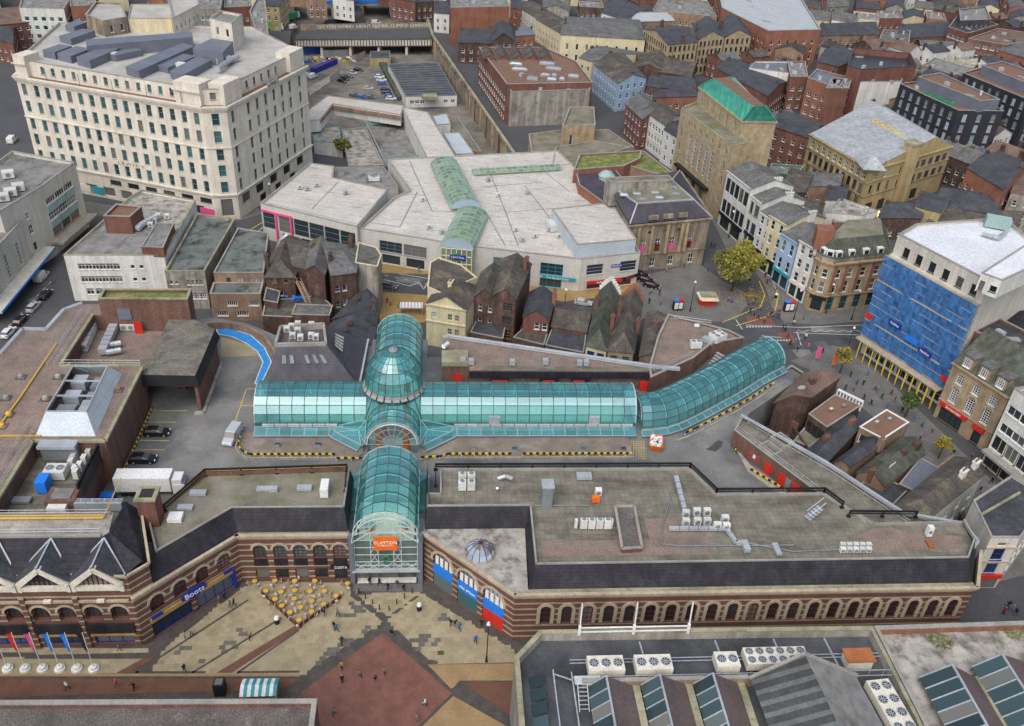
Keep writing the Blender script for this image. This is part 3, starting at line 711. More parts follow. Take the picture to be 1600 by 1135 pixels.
for sd in(1,-1):
 for i in range(len(rg)-1):
  a,b=rg[i],rg[i+1]
  g.bar((*L(a[0]+sd*a[2]*4.05,a[1]+sd*a[3]*4.05),8.75),(*L(b[0]+sd*b[2]*4.05,b[1]+sd*b[3]*4.05),8.75),.18,.3)
g.build('gutter',MT['galv'],v6)
# walkway handrail boxes along the vault feet
for vv,x0,x1,n in((v1,-22.5,-9.6,6),(v2,10.6,42.6,15)):
 for i in range(n):
  a=x0+(x1-x0)*i/n;b=x0+(x1-x0)*(i+1)/n-.12
  MB().prism(LL([(a,-5.15),(b,-5.15),(b,-4.8),(a,-4.8)]),9.0,9.55,True,True).build('gutter_box',MT['galv'],vv)
for x in(16.7,34.5):MB().prism(LL([(x,-4.95),(x+1.9,-4.95),(x+1.9,-4.3),(x,-4.3)]),9.6,11.0).build('vent_box',MT['galv'],v2)
# splayed glass corners where the arms meet
for sx in(-1,1):
 root=v1 if sx<0 else v2
 A=[(sx*4.7,-4.7),(sx*10.4,-4.8),(sx*10.2,-5.9),(sx*5.3,-9.7),(sx*4.7,-10.0)]
 zz=[10.4,9.0,8.5,8.5,9.4]
 pts=[(*L(*A[i]),zz[i])for i in range(5)]
 hubp=(*L(sx*6.0,-6.6),9.6)
 for i in range(5):MB().face([pts[i],pts[(i+1)%5],hubp]).build('corner_pane',MT['glass_vault'],root)
 b=MB()
 for i in range(5):b.bar(pts[i],pts[(i+1)%5],.12);b.bar(pts[i],hubp,.1)
 b.build('corner_frame',MT['steel_teal'],root)
 for i in range(5):
  p,q=lerp(A[2],A[3],i/5),lerp(A[2],A[3],(i+1)/5);d=(sx*.6,-.9)
  MB().face([(*L(*p),8.75),(*L(*q),8.75),(*L(q[0]+d[0],q[1]+d[1]),8.2),(*L(p[0]+d[0],p[1]+d[1]),8.2)]).build('lean_to_pane',MT['glass_vault'],root)
 b=MB();p,q=(A[2][0]+sx*.6,A[2][1]-.9),(A[3][0]+sx*.6,A[3][1]-.9)
 b.bar((*L(*p),8.2),(*L(*q),8.2),.16);b.bar((*L(*A[2]),8.8),(*L(*A[3]),8.8),.16);b.build('lean_to_frame',MT['galv'],root)
 MB().face([(*L(*p),DK),(*L(*q),DK),(*L(*q),8.15),(*L(*p),8.15)]).build('plinth',MT['metal_blue_grey'],root)
# glass diamonds between dome and arms
for sx in(-1,1):
 for sy in(-1,1):
  root=v4 if sy<0 else v3
  c0,c1=(sx*4.7,sy*4.9),(sx*3.4,sy*3.4)
  MB().face([(*L(sx*4.7,sy*2.2),13.6),(*L(sx*4.9,sy*4.9),10.5),(*L(sx*2.2,sy*4.9),13.6),(*L(sx*3.5,sy*3.5),14.5)]).build('valley_pane',MT['glass_vault'],root)
  MB().bar((*L(sx*4.9,sy*4.9),10.5),(*L(sx*3.5,sy*3.5),14.5),.14).build('valley_bar',MT['bar_dark'],root)
# ---- dome
DZ,DR,DH=14.6,5.05,7.3
dome=thing('glass_dome','round teal glass dome with finial at the crossing of the glass vaults','dome',(*L(0,0),DZ))
NM,rows=24,[0,20,38,54,68,80]
def dp(k,th):a=2*math.pi*k/NM;r=DR*math.cos(R(th));return(*L(r*math.cos(a),r*math.sin(a)),DZ+0.8+(DH-.8)*math.sin(R(th)))
for k in range(NM):
 for t in range(len(rows)-1):
  MB().face([dp(k,rows[t]),dp(k+1,rows[t]),dp(k+1,rows[t+1]),dp(k,rows[t+1])]).build('pane',MT['glass_vault'],dome)
 b=MB()
 for t in range(len(rows)-1):b.bar(dp(k,rows[t]),dp(k,rows[t+1]),.09)
 b.build('meridian_bar',MT['bar_dark'],dome)
 b=MB();a,c=2*math.pi*k/NM,2*math.pi*(k+1)/NM-.05
 pr=lambda r,q,z:(*L(r*math.cos(q),r*math.sin(q)),z)
 for z0,z1,r0,r1 in((14.5,14.9,5.5,5.2),(14.95,15.4,5.15,5.1)):
  b.face([pr(r0,a,z0),pr(r0,c,z0),pr(r1,c,z1),pr(r1,a,z1)]);b.face([pr(r1,a,z1),pr(r1,c,z1),pr(4.8,c,z1),pr(4.8,a,z1)])
 b.build('ring_box',MT['coping'],dome)
for t in rows:
 b=MB()
 for k in range(NM):b.bar(dp(k,t),dp(k+1,t),.08)
 b.build('ring_bar',MT['bar_dark'],dome)
b=MB();cz=DZ+DH;b.cyl(L(0,0),.95,cz-.25,cz+.15,16,.7);b.cyl(L(0,0),.3,cz+.15,cz+.5,10,.12);b.cyl(L(0,0),.06,cz+.5,cz+1.5,6,.02);b.build('finial',MT['galv_dark'],dome)
b=MB();
for k in range(NM):
 q,w=2*math.pi*k/NM,2*math.pi*(k+1)/NM
 b.face([pr(4.9,q,13.4),pr(4.9,w,13.4),pr(4.95,w,14.6),pr(4.95,q,14.6)])
b.build('drum',MT['glass_teal'],dome)
# orange columns inside the crossing
for x,y,h in((-2.2,-2.0,13.6),(2.2,-2.0,13.6),(-2.2,2.0,13.6),(2.2,2.0,13.6),(-2.3,-8.6,11.8),(2.3,-8.6,11.8),(-2.6,-29,8.6),(2.6,-29,8.6)):
 tloc=L(x,y);t=thing('column',('orange column with pale top under the glass dome' if abs(y)<5 else 'orange column standing behind the fan window' if y>-20 else 'orange column inside the front entrance vault'),'column',(*tloc,0.35),'orange columns inside the glass arcade')
 MB().cyl(tloc,.62,0.35,h,14).build('shaft',MT['paint_gold']if 0 else MT['paint_orange'],t);MB().cyl(tloc,.74,h,h+.25,14).build('cap',MT['steel_teal'],t)
# ---- terrace along the vaults with kerb and striped barrier
terr=LL([(-24.2,-11.9),(-5.0,-11.9),(-5.0,-7),(5.0,-7),(5.0,-11.9),(41.2,-11.9),(43.2,-11.9),(43.2,-5),(-25,-5),(-26.2,-8)])
mat('deck_brown',(0.21,0.175,0.14),var=0.25,col2=(0.28,0.25,0.21),c2s=0.2)
struct(MB().prism(LL([(-25.2,-10.8),(-24.0,-11.9),(-6.2,-11.9),(-5.0,-10.7),(-5.0,-5),(-26.4,-5),(-26.4,-9)]),DK,DK+.25).prism(LL([(5.0,-10.7),(6.2,-11.9),(41.6,-11.9),(41.6,-5),(5.0,-5)]),DK,DK+.25).build('terrace',MT['deck_brown'],None))
k=MB()
for pl in([(-26.5,-7),(-26.4,-9.2),(-25.3,-11.0),(-23.8,-12.0),(-6.3,-12.0)],[(6.3,-12.0),(41.7,-12.0)]):
 for i in range(len(pl)-1):k.bar((*L(*pl[i]),DK+.2),(*L(*pl[i+1]),DK+.2),.25,.5)
struct(k.build('terrace_kerb',MT['concrete'],None))
bn=0
def barrier(pts,z,label,step=1.1):
 root=thing('striped_barrier',label,'barrier',(*pts[0],z),'yellow and black striped crash barriers')
 for i in range(len(pts)-1):
  n=max(1,int(dist(pts[i],pts[i+1])/(step/2)))
  for j in range(n):
   a,b=lerp(pts[i],pts[i+1],j/n),lerp(pts[i],pts[i+1],(j+1)/n)
   MB().bar((*a,z+.55),(*b,z+.55),.14,.34).build('stripe',MT['paint_yellow']if j%2 else MT['paint_black'],root)
   if j%4==0:MB().bar((*a,z),(*a,z+.5),.12).bar((a[0]-.15,a[1],z+.06),(a[0]+.15,a[1],z+.06),.3,.12).build('post',MT['galv'],root)
 return root
barrier(LL([(-26.0,-6.2),(-26.0,-9),(-25.0,-10.6),(-23.6,-11.5),(-9.5,-11.5)]),DK+.25,'yellow and black barrier around the terrace corner beside the short vault')
barrier(LL([(-9.2,-12.4),(-4.9,-12.4)]),DK+.1,'short striped barrier piece left of the front vault')
barrier(LL([(4.9,-12.4),(8,-12.2),(9.5,-11.5),(20.3,-11.5)]),DK+.25,'yellow and black barrier right of the front vault')
barrier(LL([(22.3,-11.5),(41.3,-11.5)]),DK+.25,'yellow and black barrier ending beside the orange skip')
cb=[(p[0]-p[2]*6.0,p[1]-p[3]*6.0)for p in rg[3:17]]
barrier(LL(cb),DK+.1,'yellow and black barrier following the curved glass vault',1.5)
kk=MB();cb2=[(p[0]-p[2]*6.6,p[1]-p[3]*6.6)for p in rg[2:18]]
for i in range(len(cb2)-1):kk.bar((*L(*cb2[i]),DK+.1),(*L(*cb2[i+1]),DK+.1),.22,.24)
struct(kk.build('deck_kerb',MT['concrete'],None))
barrier(LL([(-42.9,1.8),(-42.9,-18.5)]),DK,'yellow and black barrier along the brick wall of the parking bays')
barrier([P(1172,737,DK),P(1227,770,DK)],DK,'short striped barrier before the red doors')
barrier([P(1146,683,DK),P(1149,712,DK)],DK,'tiny striped barrier at the corner of the red door block')
# deck marks
dl=MB()
for p in([(232,642),(292,642)],[(228,660),(275,660)],[(212,688),(265,689)],[(206,703),(258,703)],[(385,608),(365,665),(385,665)],[(385,608),(402,608)],[(377,634),(397,634)]):
 strip2(dl,PP(p,DK),.16,DK+.006)
for i in range(9):strip2(dl,PP([(985+i*2.2,690+i*3.4),(1007+i*0.6,690+i*3.4)],DK),.07,DK+.006)
for i in range(6):strip2(dl,PP([(986+i*4,690),(986+i*4,718)],DK),.07,DK+.005)
struct(dl.build('deck_line',MT['line_yellow'],deck),'stuff')
lane=PP([(338,513),(365,515),(392,524),(413,543),(424,566),(408,600),(398,600),(411,566),(402,549),(384,536),(362,526),(340,522)],DK)
struct(MB().poly(lane,DK+.008).build('cycle_lane',MT['lane_blue'],deck));le=MB();strip2(le,lane,.18,DK+.012,True);struct(le.build('cycle_lane_line',MT['line_white'],deck),'stuff')
struct(MB().poly(PP([(345,527),(395,540),(409,556),(345,558)],DK),DK+.006).build('ramp_surface',MT['pavement_yellow']if 0 else MT['slab_tan'],deck))
struct(MB().poly(PP([(1107,700),(1122,688),(1130,690),(1128,698),(1118,706),(1102,702)],DK),DK+.006).build('tar_patch',MT['felt_dark'],deck))
# curved ramp wall
rw=MB();pl=PP([(325,507),(352,506),(385,511),(412,526),(428,548),(431,562)],8.6)
for i in range(len(pl)-1):rw.bar((*pl[i],8.0),(*pl[i+1],8.0),.5,2.0)
tag(rw.build('ramp_wall',MT['brick_pale'],None),'curved brick wall around the ramp beside the blue lane','wall')
# ---- arched brick front wall helper
def arch_bay(mb,A,u,nin,s0,s1,z0,z1,sc,w,zb,zs,dep=.35,n=8):
 pt=lambda s,z,d=0.0:(A[0]+u[0]*s+nin[0]*d,A[1]+u[1]*s+nin[1]*d,z)
 a,b=sc-w/2,sc+w/2
 mb.face([pt(s0,z0),pt(a,z0),pt(a,z1),pt(s0,z1)]);mb.face([pt(b,z0),pt(s1,z0),pt(s1,z1),pt(b,z1)])
 if zb>z0:mb.face([pt(a,z0),pt(b,z0),pt(b,zb),pt(a,zb)])
 cv=[(sc-w/2*math.cos(math.pi*i/n),zs+w/2*math.sin(math.pi*i/n))for i in range(n+1)]
 for i in range(n):
  p,q=cv[i],cv[i+1]
  mb.face([pt(*p),pt(*q),pt(q[0],z1),pt(p[0],z1)]);mb.face([pt(*p),pt(*p,dep),pt(*q,dep),pt(*q)])
 mb.face([pt(a,zb),pt(a,zb,dep),pt(a,zs,dep),pt(a,zs)]);mb.face([pt(b,zb,dep),pt(b,zb),pt(b,zs),pt(b,zs,dep)])
 mb.face([pt(a,zb),pt(b,zb),pt(b,zb,dep),pt(a,zb,dep)])
AM={}
def arch_win(w,h,fr='frame_maroon',gl='glass_teal',bars=(2,3)):
 """arched window: h = height to springing"""
 key=(round(w,2),round(h,2),fr,gl)
 if key in AM:return AM[key]
 b=MB();n=8;cv=[(-w/2*math.cos(math.pi*i/n),h+w/2*math.sin(math.pi*i/n))for i in range(n+1)]
 b.k=1;b.face([(-w/2,0,0),(w/2,0,0)]+[(x,0,z)for x,z in cv[::-1]]);b.k=0
 for i in range(n):b.bar((cv[i][0],-.04,cv[i][1]),(cv[i+1][0],-.04,cv[i+1][1]),.1)
 for i in range(1,bars[0]+1):x=-w/2+w*i/(bars[0]+1);b.bar((x,-.04,0),(x,-.04,h+math.sqrt(max(0,(w/2)**2-x*x))),.08)
 for i in range(bars[1]):z=h*(i+1)/bars[1];b.bar((-w/2,-.045,z),(w/2,-.045,z),.08)
 b.bar((-w/2+.05,-.04,0),(-w/2+.05,-.04,h),.1);b.bar((w/2-.05,-.04,0),(w/2-.05,-.04,h),.1);b.bar((-w/2,-.04,.05),(w/2,-.04,.05),.1)
 AM[key]=b.mesh('arched_window',[MT[fr],MT[gl]]);return AM[key]
def arch_trim(w,h,t=.38,leg=0.0):
 key=('t',round(w,2),round(h,2),t,leg)
 if key in AM:return AM[key]
 b=MB();n=9
 cv=[(math.cos(math.pi*i/n),math.sin(math.pi*i/n))for i in range(n+1)]
 pf=[(1,-leg)]+cv+[(-1,-leg)]if leg else cv
 def q(c,r):return(c[0]*r,h+(c[1]*r if c[1]>=0 else c[1]))
 for i in range(len(pf)-1):
  p,s=pf[i],pf[i+1];a0,a1,b0,b1=q(p,w/2),q(p,w/2+t),q(s,w/2),q(s,w/2+t)
  b.face([(a0[0],-.14,a0[1]),(b0[0],-.14,b0[1]),(b1[0],-.14,b1[1]),(a1[0],-.14,a1[1])])
  b.face([(a1[0],-.14,a1[1]),(b1[0],-.14,b1[1]),(b1[0],.0,b1[1]),(a1[0],.0,a1[1])]);b.face([(a0[0],.0,a0[1]),(b0[0],.0,b0[1]),(b0[0],-.14,b0[1]),(a0[0],-.14,a0[1])])
 AM[key]=b.mesh('arch',[MT['stone_trim']]);return AM[key]
def cornice(root,pts,z,out=.45,h=.7,m='stone_trim',name='cornice'):
 b=MB()
 for i in range(len(pts)-1):
  A,B=pts[i],pts[i+1];l=dist(A,B);u=((B[0]-A[0])/l,(B[1]-A[1])/l);n=(u[1],-u[0])
  e=out*0.9
  for k,(zz,hh,oo)in enumerate(((z,h*.35,out*.4),(z+h*.35,h*.35,out*.75),(z+h*.7,h*.3,out))):
   b.prism([(A[0]-u[0]*oo*.4,A[1]-u[1]*oo*.4),(A[0]+n[0]*oo-u[0]*oo*.4,A[1]+n[1]*oo-u[1]*oo*.4),(B[0]+n[0]*oo+u[0]*oo*.4,B[1]+n[1]*oo+u[1]*oo*.4),(B[0]+u[0]*oo*.4,B[1]+u[1]*oo*.4)],zz,zz+hh)
 return b.build(name,MT[m],root)
def place_on(A,u,s,z,out=0.0):return(A[0]+u[0]*s+u[1]*out,A[1]+u[1]*s-u[0]*out,z)
# ---- west front block: gabled corner, diagonal chemist front, cafe front
CZ=9.3
wb=thing('shopping_centre_block','banded brick west front block with dark mansard roof and arched windows','building',(*L(-22,-30),0))
bw=MB()
Lf=LL([(-33.4,-43.6),(-21.8,-32.0),(-5.3,-32.0)])
def unit(A,B):l=dist(A,B);return((B[0]-A[0])/l,(B[1]-A[1])/l),l
# diagonal chemist front
u,l=unit(Lf[0],Lf[1]);nin=(-u[1],u[0]);A=Lf[0];ang=math.atan2(u[1],u[0])
pt=lambda s,z,d=0.0:(A[0]+u[0]*s+nin[0]*d,A[1]+u[1]*s+nin[1]*d,z)
wall_panel(bw,A,Lf[1],0,4.6,[(1.6,7.9,0.1,3.4),(8.6,14.9,0.1,3.4)],.5)
n=4
for i in range(n):
 s0,s1=(0.0 if i==0 else 1.3+i*3.55),(l if i==n-1 else 1.3+(i+1)*3.55);sc=1.3+(i+.5)*3.55
 arch_bay(bw,A,u,nin,s0,s1,4.6,CZ,sc,2.1,5.0,6.9);put('arched_window',arch_win(2.1,1.9,gl='glass_dark'),wb,place_on(A,u,sc,5.0,-.33),ang);put('arch',arch_trim(2.1,1.9),wb,place_on(A,u,sc,5.0),ang)
for s0 in(1.6,8.6):
 put('shop_window',win_mesh(6.28,3.2,'g41','paint_navy','glass_blue'),wb,place_on(A,u,s0+3.15,.1,-.45),ang)
 b=MB();b.obox(A,ang,s0-.1,-.35,3.45,s0+6.4,.02,4.15);b.build('shop_fascia',MT['stucco_orange'],wb)
 for a_,b_ in((s0+.1,s0+1.7),(s0+4.7,s0+6.2)):MB().obox(A,ang,a_,-.5,4.2,b_,-.2,4.6).build('sign_panel',MT['paint_navy'],wb)
MB().obox(A,ang,14.7,-.45,.2,15.1,-.1,4.0).build('sign_panel',MT['paint_navy'],wb)
so=place_on(A,u,8.3,4.6,.3)
b=MB();nn=20;c0=so
for i in range(nn):
 t0,t1=2*math.pi*i/nn,2*math.pi*(i+1)/nn
 f=lambda t,d:(so[0]+u[0]*2.0*math.cos(t)+u[1]*d,so[1]+u[1]*2.0*math.cos(t)-u[0]*d,so[2]+.9*math.sin(t))
 b.face([f(t0,.25),f(t1,.25),(so[0]+u[1]*.25,so[1]-u[0]*.25,so[2])]);b.face([f(t0,0),f(t1,0),f(t1,.25),f(t0,.25)])
sg=b.build('shop_sign',MT['paint_navy'],wb)
tx=place_on(A,u,8.3,4.55,.58)
text_obj('lettering','Boots','paint_white',tx,(R(90),0,ang),1.35,sg)
# cafe front
A=Lf[1];u,l=unit(Lf[1],Lf[2]);nin=(-u[1],u[0]);ang=math.atan2(u[1],u[0])
ops=[]
for i in range(5):
 sc=1.55+(i+.5)*2.95;ops.append((sc-1.0,sc+1.0,0.5 if i<4 else 0.1,2.7))
wall_panel(bw,A,Lf[2],0,4.6,ops,.35)
for i in range(5):
 sc=1.55+(i+.5)*2.95
 arch_bay(bw,A,u,nin,(0 if i==0 else 1.55+i*2.95),(l if i==4 else 1.55+(i+1)*2.95),4.6,CZ,sc,1.95,5.0,6.9)
 put('arched_window',arch_win(1.95,1.9),wb,place_on(A,u,sc,5.0,-.33),ang);put('arch',arch_trim(1.95,1.9),wb,place_on(A,u,sc,5.0),ang)
 put('shop_window',win_mesh(2.0,2.2 if i<4 else 2.6,'shop','paint_brown','glass_dark'),wb,place_on(A,u,sc,ops[i][2],-.32),ang)
 MB().obox(A,ang,sc-1.05,-.03,3.4,sc+1.05,.02,4.9).build('spandrel',MT['slate_black'],wb)
cs=MB().obox(A,ang,13.3,-.3,2.75,16.4,-.02,3.5).build('shop_sign',MT['paint_black'],wb)
text_obj('lettering','COSTA','paint_white',place_on(A,u,14.85,3.12,.34),(R(90),0,ang),.62,cs)
bw.build('wall',MT['brick_band'],wb)
cornice(wb,Lf,CZ,.5,.8)
# mansard + flat roof
RZ=12.0
mo=LL([(-33.0,-42.9),(-21.6,-31.5),(-5.6,-31.5),(-5.6,-28)]);mi=LL([(-30.9,-37.6),(-22.6,-29.2),(-6.3,-29.2),(-6.3,-26)])
b=MB();b.k=0
for i in range(3):b.face([(*mo[i],CZ+.6),(*mo[i+1],CZ+.6),(*mi[i+1],12.9),(*mi[i],12.9)])
b.face([(*L(-5.6,-28),CZ+.6),(*L(-5.6,-20),CZ+.6),(*L(-6.3,-20),12.9),(*L(-6.3,-28.5),12.9)])
b.build('mansard',MT['slate_black'],wb)
gut=LL([(-33.4,-43.6),(-21.8,-32.0),(-5.3,-32.0),(-5.6,-31.0),(-21.4,-31.0),(-32.5,-42.0)])
MB().poly(gut,CZ+.58).build('gutter',MT['coping_moss'],wb)
rf=LL([(-34.2,-30.8),(-28.2,-21.2),(-6.2,-20.2),(-6.3,-29.2),(-22.6,-29.2),(-31.2,-37.9)])
MB().poly(rf,RZ).build('roof',MT['roof_moss'],wb)
b=MB();
for a,c in((rf[0],rf[1]),(rf[1],rf[2])):b.bar((*a,RZ+.35),(*c,RZ+.35),.3,.9)
b.build('parapet',MT['brick_brown'],wb)
b=MB()
for a,c in((rf[2],rf[3]),(rf[3],rf[4]),(rf[4],rf[5]),(rf[5],rf[0])):b.bar((*a,RZ+.7),(*c,RZ+.7),.25,.45)
b.build('roof_kerb',MT['coping'],wb)
b=MB();b.prism(rf,DK,RZ-.3,top=False);b.build('rear_wall',MT['brick_brown'],wb)
# ---- gabled west corner
gb=thing('shopping_centre_block','taller brick corner block with three cream gables and banded arcade','building',(*L(-50,-38),0))
GZ=11.6;gx0,gx1,gy=-72.0,-33.4,-43.6
b=MB();A=L(gx0,gy);B=L(gx1,gy);u,l=unit(A,B);nin=(-u[1],u[0]);ang=math.atan2(u[1],u[0])
bays=[38.0-6.9*(k+1)+.15 for k in range(5)]
ops=[]
for s in bays:ops.append((s+.9,s+6.2,.5,2.4))
wall_panel(b,A,B,0,3.0,ops,.4)
for s in bays:put('shop_window',win_mesh(5.3,1.9,'g31','paint_navy','glass_blue'),gb,place_on(A,u,s+3.55,.5,-.36),ang);MB().obox(A,ang,s+.6,-.25,2.45,s+6.6,.02,2.95).build('shop_fascia',MT['stucco_orange'],gb)
x=0.0
for s in reversed(bays):
 if s>x+.01:b.face([place_on(A,u,x,3.0),place_on(A,u,s,3.0),place_on(A,u,s,GZ),place_on(A,u,x,GZ)])
 for k in range(2):
  arch_bay(b,A,u,nin,s+k*3.45,s+(k+1)*3.45,3.0,GZ-2.6,s+(k+.5)*3.45,2.3,3.6 if 0 else 5.4,7.2,.9)
  put('arched_window',arch_win(2.3,1.8,'frame_maroon','glass_teal'),gb,place_on(A,u,s+(k+.5)*3.45,5.4,-.85),ang);put('arch',arch_trim(2.3,1.8,.32),gb,place_on(A,u,s+(k+.5)*3.45,5.4),ang)
 b.face([place_on(A,u,s,GZ-2.6),place_on(A,u,s+6.9,GZ-2.6),place_on(A,u,s+6.9,GZ),place_on(A,u,s,GZ)])
 x=s+6.9
 MB().obox(A,ang,s+.2,-.3,3.0,s+6.7,-.02,4.9).build('awning_slate',MT['slate_black'],gb)
 MB().obox(A,ang,s,-.25,9.2,s+6.9,-.01,9.6).build('ledge',MT['stone_trim'],gb)
 MB().obox(A,ang,s-.35,-.3,.1,s+.35,-.02,GZ-1.3).build('pier',MT['brick_band'],gb)
if l>x+.01:b.face([place_on(A,u,x,0),place_on(A,u,l,0),place_on(A,u,l,GZ),place_on(A,u,x,GZ)])
Bq=L(-31.2,-41.4)
b.face([(*B,CZ),(*Bq,CZ),(*Bq,14.2),(*B,14.2)]);b.face([place_on(A,u,37.6,GZ),place_on(A,u,l,GZ),place_on(A,u,l,14.2),place_on(A,u,37.6,14.2)]);b.face([(*Bq,CZ),(*L(-35,-31),CZ),(*L(-35,-31),14.2),(*Bq,14.2)])
b.build('wall',MT['brick_band'],gb)
cornice(gb,[place_on(A,u,37.2,0)[:2],B,Bq,L(-35.0,-31.2)],13.7,.35,.6)
TZ=16.2;mo=LL([(gx0,-43.0),(-34.0,-43.0),(-32.0,-41.0),(-35.2,-31.0)]);mi=LL([(gx0,-38.4),(-37.6,-38.4),(-37.0,-37.6),(-36.6,-31.4)])
b=MB()
for i in range(3):b.face([(*mo[i],13.4),(*mo[i+1],14.2),(*mi[i+1],TZ),(*mi[i],TZ)])
b.build('mansard',MT['slate_black'],gb)
for gi,s in enumerate(bays):
 sx=s+3.45
 F=lambda ss,z,out=0.0:place_on(A,u,ss,z,out)
 zb,zt=GZ+.1,15.7
 b=MB()
 for sg_ in(-1,1):
  b.bar(F(sx+sg_*3.15,zb+1.1,.15),F(sx,zt,.15),.75,.75);b.bar(F(sx+sg_*3.1,zb-.2,.1),F(sx+sg_*3.1,zb+1.2,.1),.55,.55)
 b.bar(F(sx-2.9,zb+.3,.1),F(sx+2.9,zb+.3,.1),.5,.7)
 b.build('gable_frame',MT['stucco_cream']if 0 else MT['stone_pale'],gb)
 g=MB();g.face([F(sx-2.8,zb+.6,-.2),F(sx+2.8,zb+.6,-.2),F(sx+2.8,zb+1.0,-.2),F(sx,zt-.4,-.2),F(sx-2.8,zb+1.0,-.2)]);gp=g.build('gable_window',MT['glass_dark'],gb)
 g=MB()
 for i in range(-4,5):g.bar(F(sx+i*.62,zb+.6,-.12),F(sx+i*.62,zb+1.0+(1-abs(i)*.62/2.9)*3.0,-.12),.09)
 g.build('glazing_bar',MT['frame_maroon'],gp)
 r=MB()
 for sg_ in(-1,1):r.face([F(sx+sg_*3.5,zb+1.75,.4),F(sx,zt+.45,.4),F(sx,zt+.45,-4.9),F(sx+sg_*3.5,zb+1.75,-.7)])
 r.build('gable_roof',MT['slate_dark'],gb)
 r=MB();r.bar(F(sx,zt+.5,.4),F(sx,zt+.5,-4.8),.2,.12)
 for sg_ in(-1,1):r.bar(F(sx+sg_*3.5,zb+1.95,-.7),F(sx,zt+.55,-4.9),.2,.12)
 r.build('flashing',MT['galv'],gb)
 g=MB();g.obox(A,ang,sx-.6,-.55,9.5,sx+.4,-.1,9.9);g.build('ledge_block',MT['stone_pale'],gb)
rf=LL([(gx0,-38.4),(-37.6,-38.4),(-37.0,-37.6),(-37.6,-33.6),(gx0,-33.6)])
MB().poly(rf,TZ-.05).build('roof',MT['concrete'],gb)
b=MB();
for y,z,m_ in((-38.3,TZ+.1,0),(-34.0,TZ+.1,0)):b.bar((*L(gx0,y),z),(*L(-37.8,y),z),.4,.35)
b.build('roof_kerb',MT['coping'],gb)
b=MB()
for y,z in((-35.2,TZ+.35),(-35.0,TZ+.35),(-34.8,TZ+.55)):b.tube((*L(gx0,y),z),(*L(-38.4,y),z),.08,6)
b.tube((*L(-38.4,-35),TZ+.35),(*L(-37.9,-28),TZ+1.4),.08,6)
b.build('gas_pipe',MT['paint_gold'],gb)
b=MB()
for y in(-37.9,-34.2):
 for z in(.5,1.0):b.tube((*L(gx0,y),TZ+z),(*L(-38.0,y),TZ+z),.035,5)
 for i in range(16):b.tube((*L(-38-i*2.2,y),TZ),(*L(-38-i*2.2,y),TZ+1),.035,5)
b.build('guard_rail',MT['galv'],gb)
# brick stack at the valley
sp=P(232,782,16.0);st=MB();st.obox(sp,LA,-1.3,-1.3,9,1.3,1.3,17.0);so_=st.build('chimney',MT['brick_red'],gb);st=MB();st.obox(sp,LA,-1.5,-1.5,17.0,1.5,1.5,17.35);st.build('chimney_cap',MT['coping_moss'],so_);MB().obox(sp,LA,-.9,-.9,17.36,.9,.9,17.42).build('flue',MT['soot_dark'],so_)
# ---- entrance front under the front vault
mat('steel_pale',(.52,.60,.58),rough=.45,var=.06)
ent=thing('entrance_front','pale steel and glass entrance front with orange sign and glazed lobby','entrance',(*L(0,-32.4),0))
E_=lambda x,z,y=-32.4:(*L(x,y),z)
for i in range(6):
 x0,x1=-4.6+i*1.533,-4.6+(i+1)*1.533
 for j in range(5):
  z0,z1=3.2+j*1.45,3.2+(j+1)*1.45
  MB().face([E_(x0+.04,z0),E_(x1-.04,z0),E_(x1-.04,z1-.06),E_(x0+.04,z1-.06)]).build('pane',MT['glass_clear'],ent)
b=MB()
for x in(-4.7,-2.3,-1.15,1.15,2.3,4.7):b.bar(E_(x,3.0,-32.6),E_(x,10.6+(.0 if abs(x)>3 else 2.6),-32.6),.1)
for z in(3.0,3.8,4.6,6.1,7.6,9.1,10.6):b.bar(E_(-4.8,z,-32.6),E_(4.8,z,-32.6),.09)
for s in(-1,1):
 for k in range(3):z=4.6+k*2.0;b.bar(E_(s*1.15,z,-32.65),E_(s*2.3,z+2,-32.65),.08);b.bar(E_(s*2.3,z,-32.65),E_(s*1.15,z+2,-32.65),.08)
for i in range(5):x=-4.6+i*1.9;b.bar(E_(x,3.1,-32.8),E_(x+1.7,4.5,-32.8),.08);b.bar(E_(x+1.7,3.1,-32.8),E_(x,4.5,-32.8),.08)
b.build('steel_lattice',MT['steel_pale'],ent)
b=MB();hp=[(4.9*math.cos(math.pi*i/10),9.9+4.9*math.sin(math.pi*i/10))for i in range(11)]
for yy in(-33.9,-32.6):
 for i in range(10):b.bar(E_(hp[i][0],hp[i][1],yy),E_(hp[i+1][0],hp[i+1][1],yy),.12)
hp2=[(2.4*math.cos(math.pi*i/10),10.6+2.4*math.sin(math.pi*i/10))for i in range(11)]
for i in range(10):b.bar(E_(*hp2[i],-32.6),E_(*hp2[i+1],-32.6),.1)
for i in range(11):b.bar(E_(*hp[i],-33.9),E_(*hp[i],-32.6),.08)
for i in(0,1,2,8,9,10):b.bar(E_(*hp[i],-33.9),E_(hp2[i][0],hp2[i][1],-32.6),.12)
b.build('canopy_hoop',MT['steel_pale'],ent)
MB().box(0,0,0,.01,.01,.01)
b=MB();b.prism(LL([(-5.1,-33.2),(5.1,-33.2),(5.1,-32.3),(-5.1,-32.3)]),2.8,3.0,True,True);b.build('canopy',MT['galv'],ent)
for x in(-5.15,5.15):MB().prism(LL([(x-.35,-33.0),(x+.35,-33.0),(x+.35,-32.3),(x-.35,-32.3)]),0,10.4).build('pillar',MT['metal_blue_grey'],ent)
for i in range(6):x=-4.4+i*1.5;MB().face([E_(x,.05,-31.9),E_(x+1.4,.05,-31.9),E_(x+1.4,2.6,-31.9),E_(x,2.6,-31.9)]).build('door',MT['glass_teal'],ent)
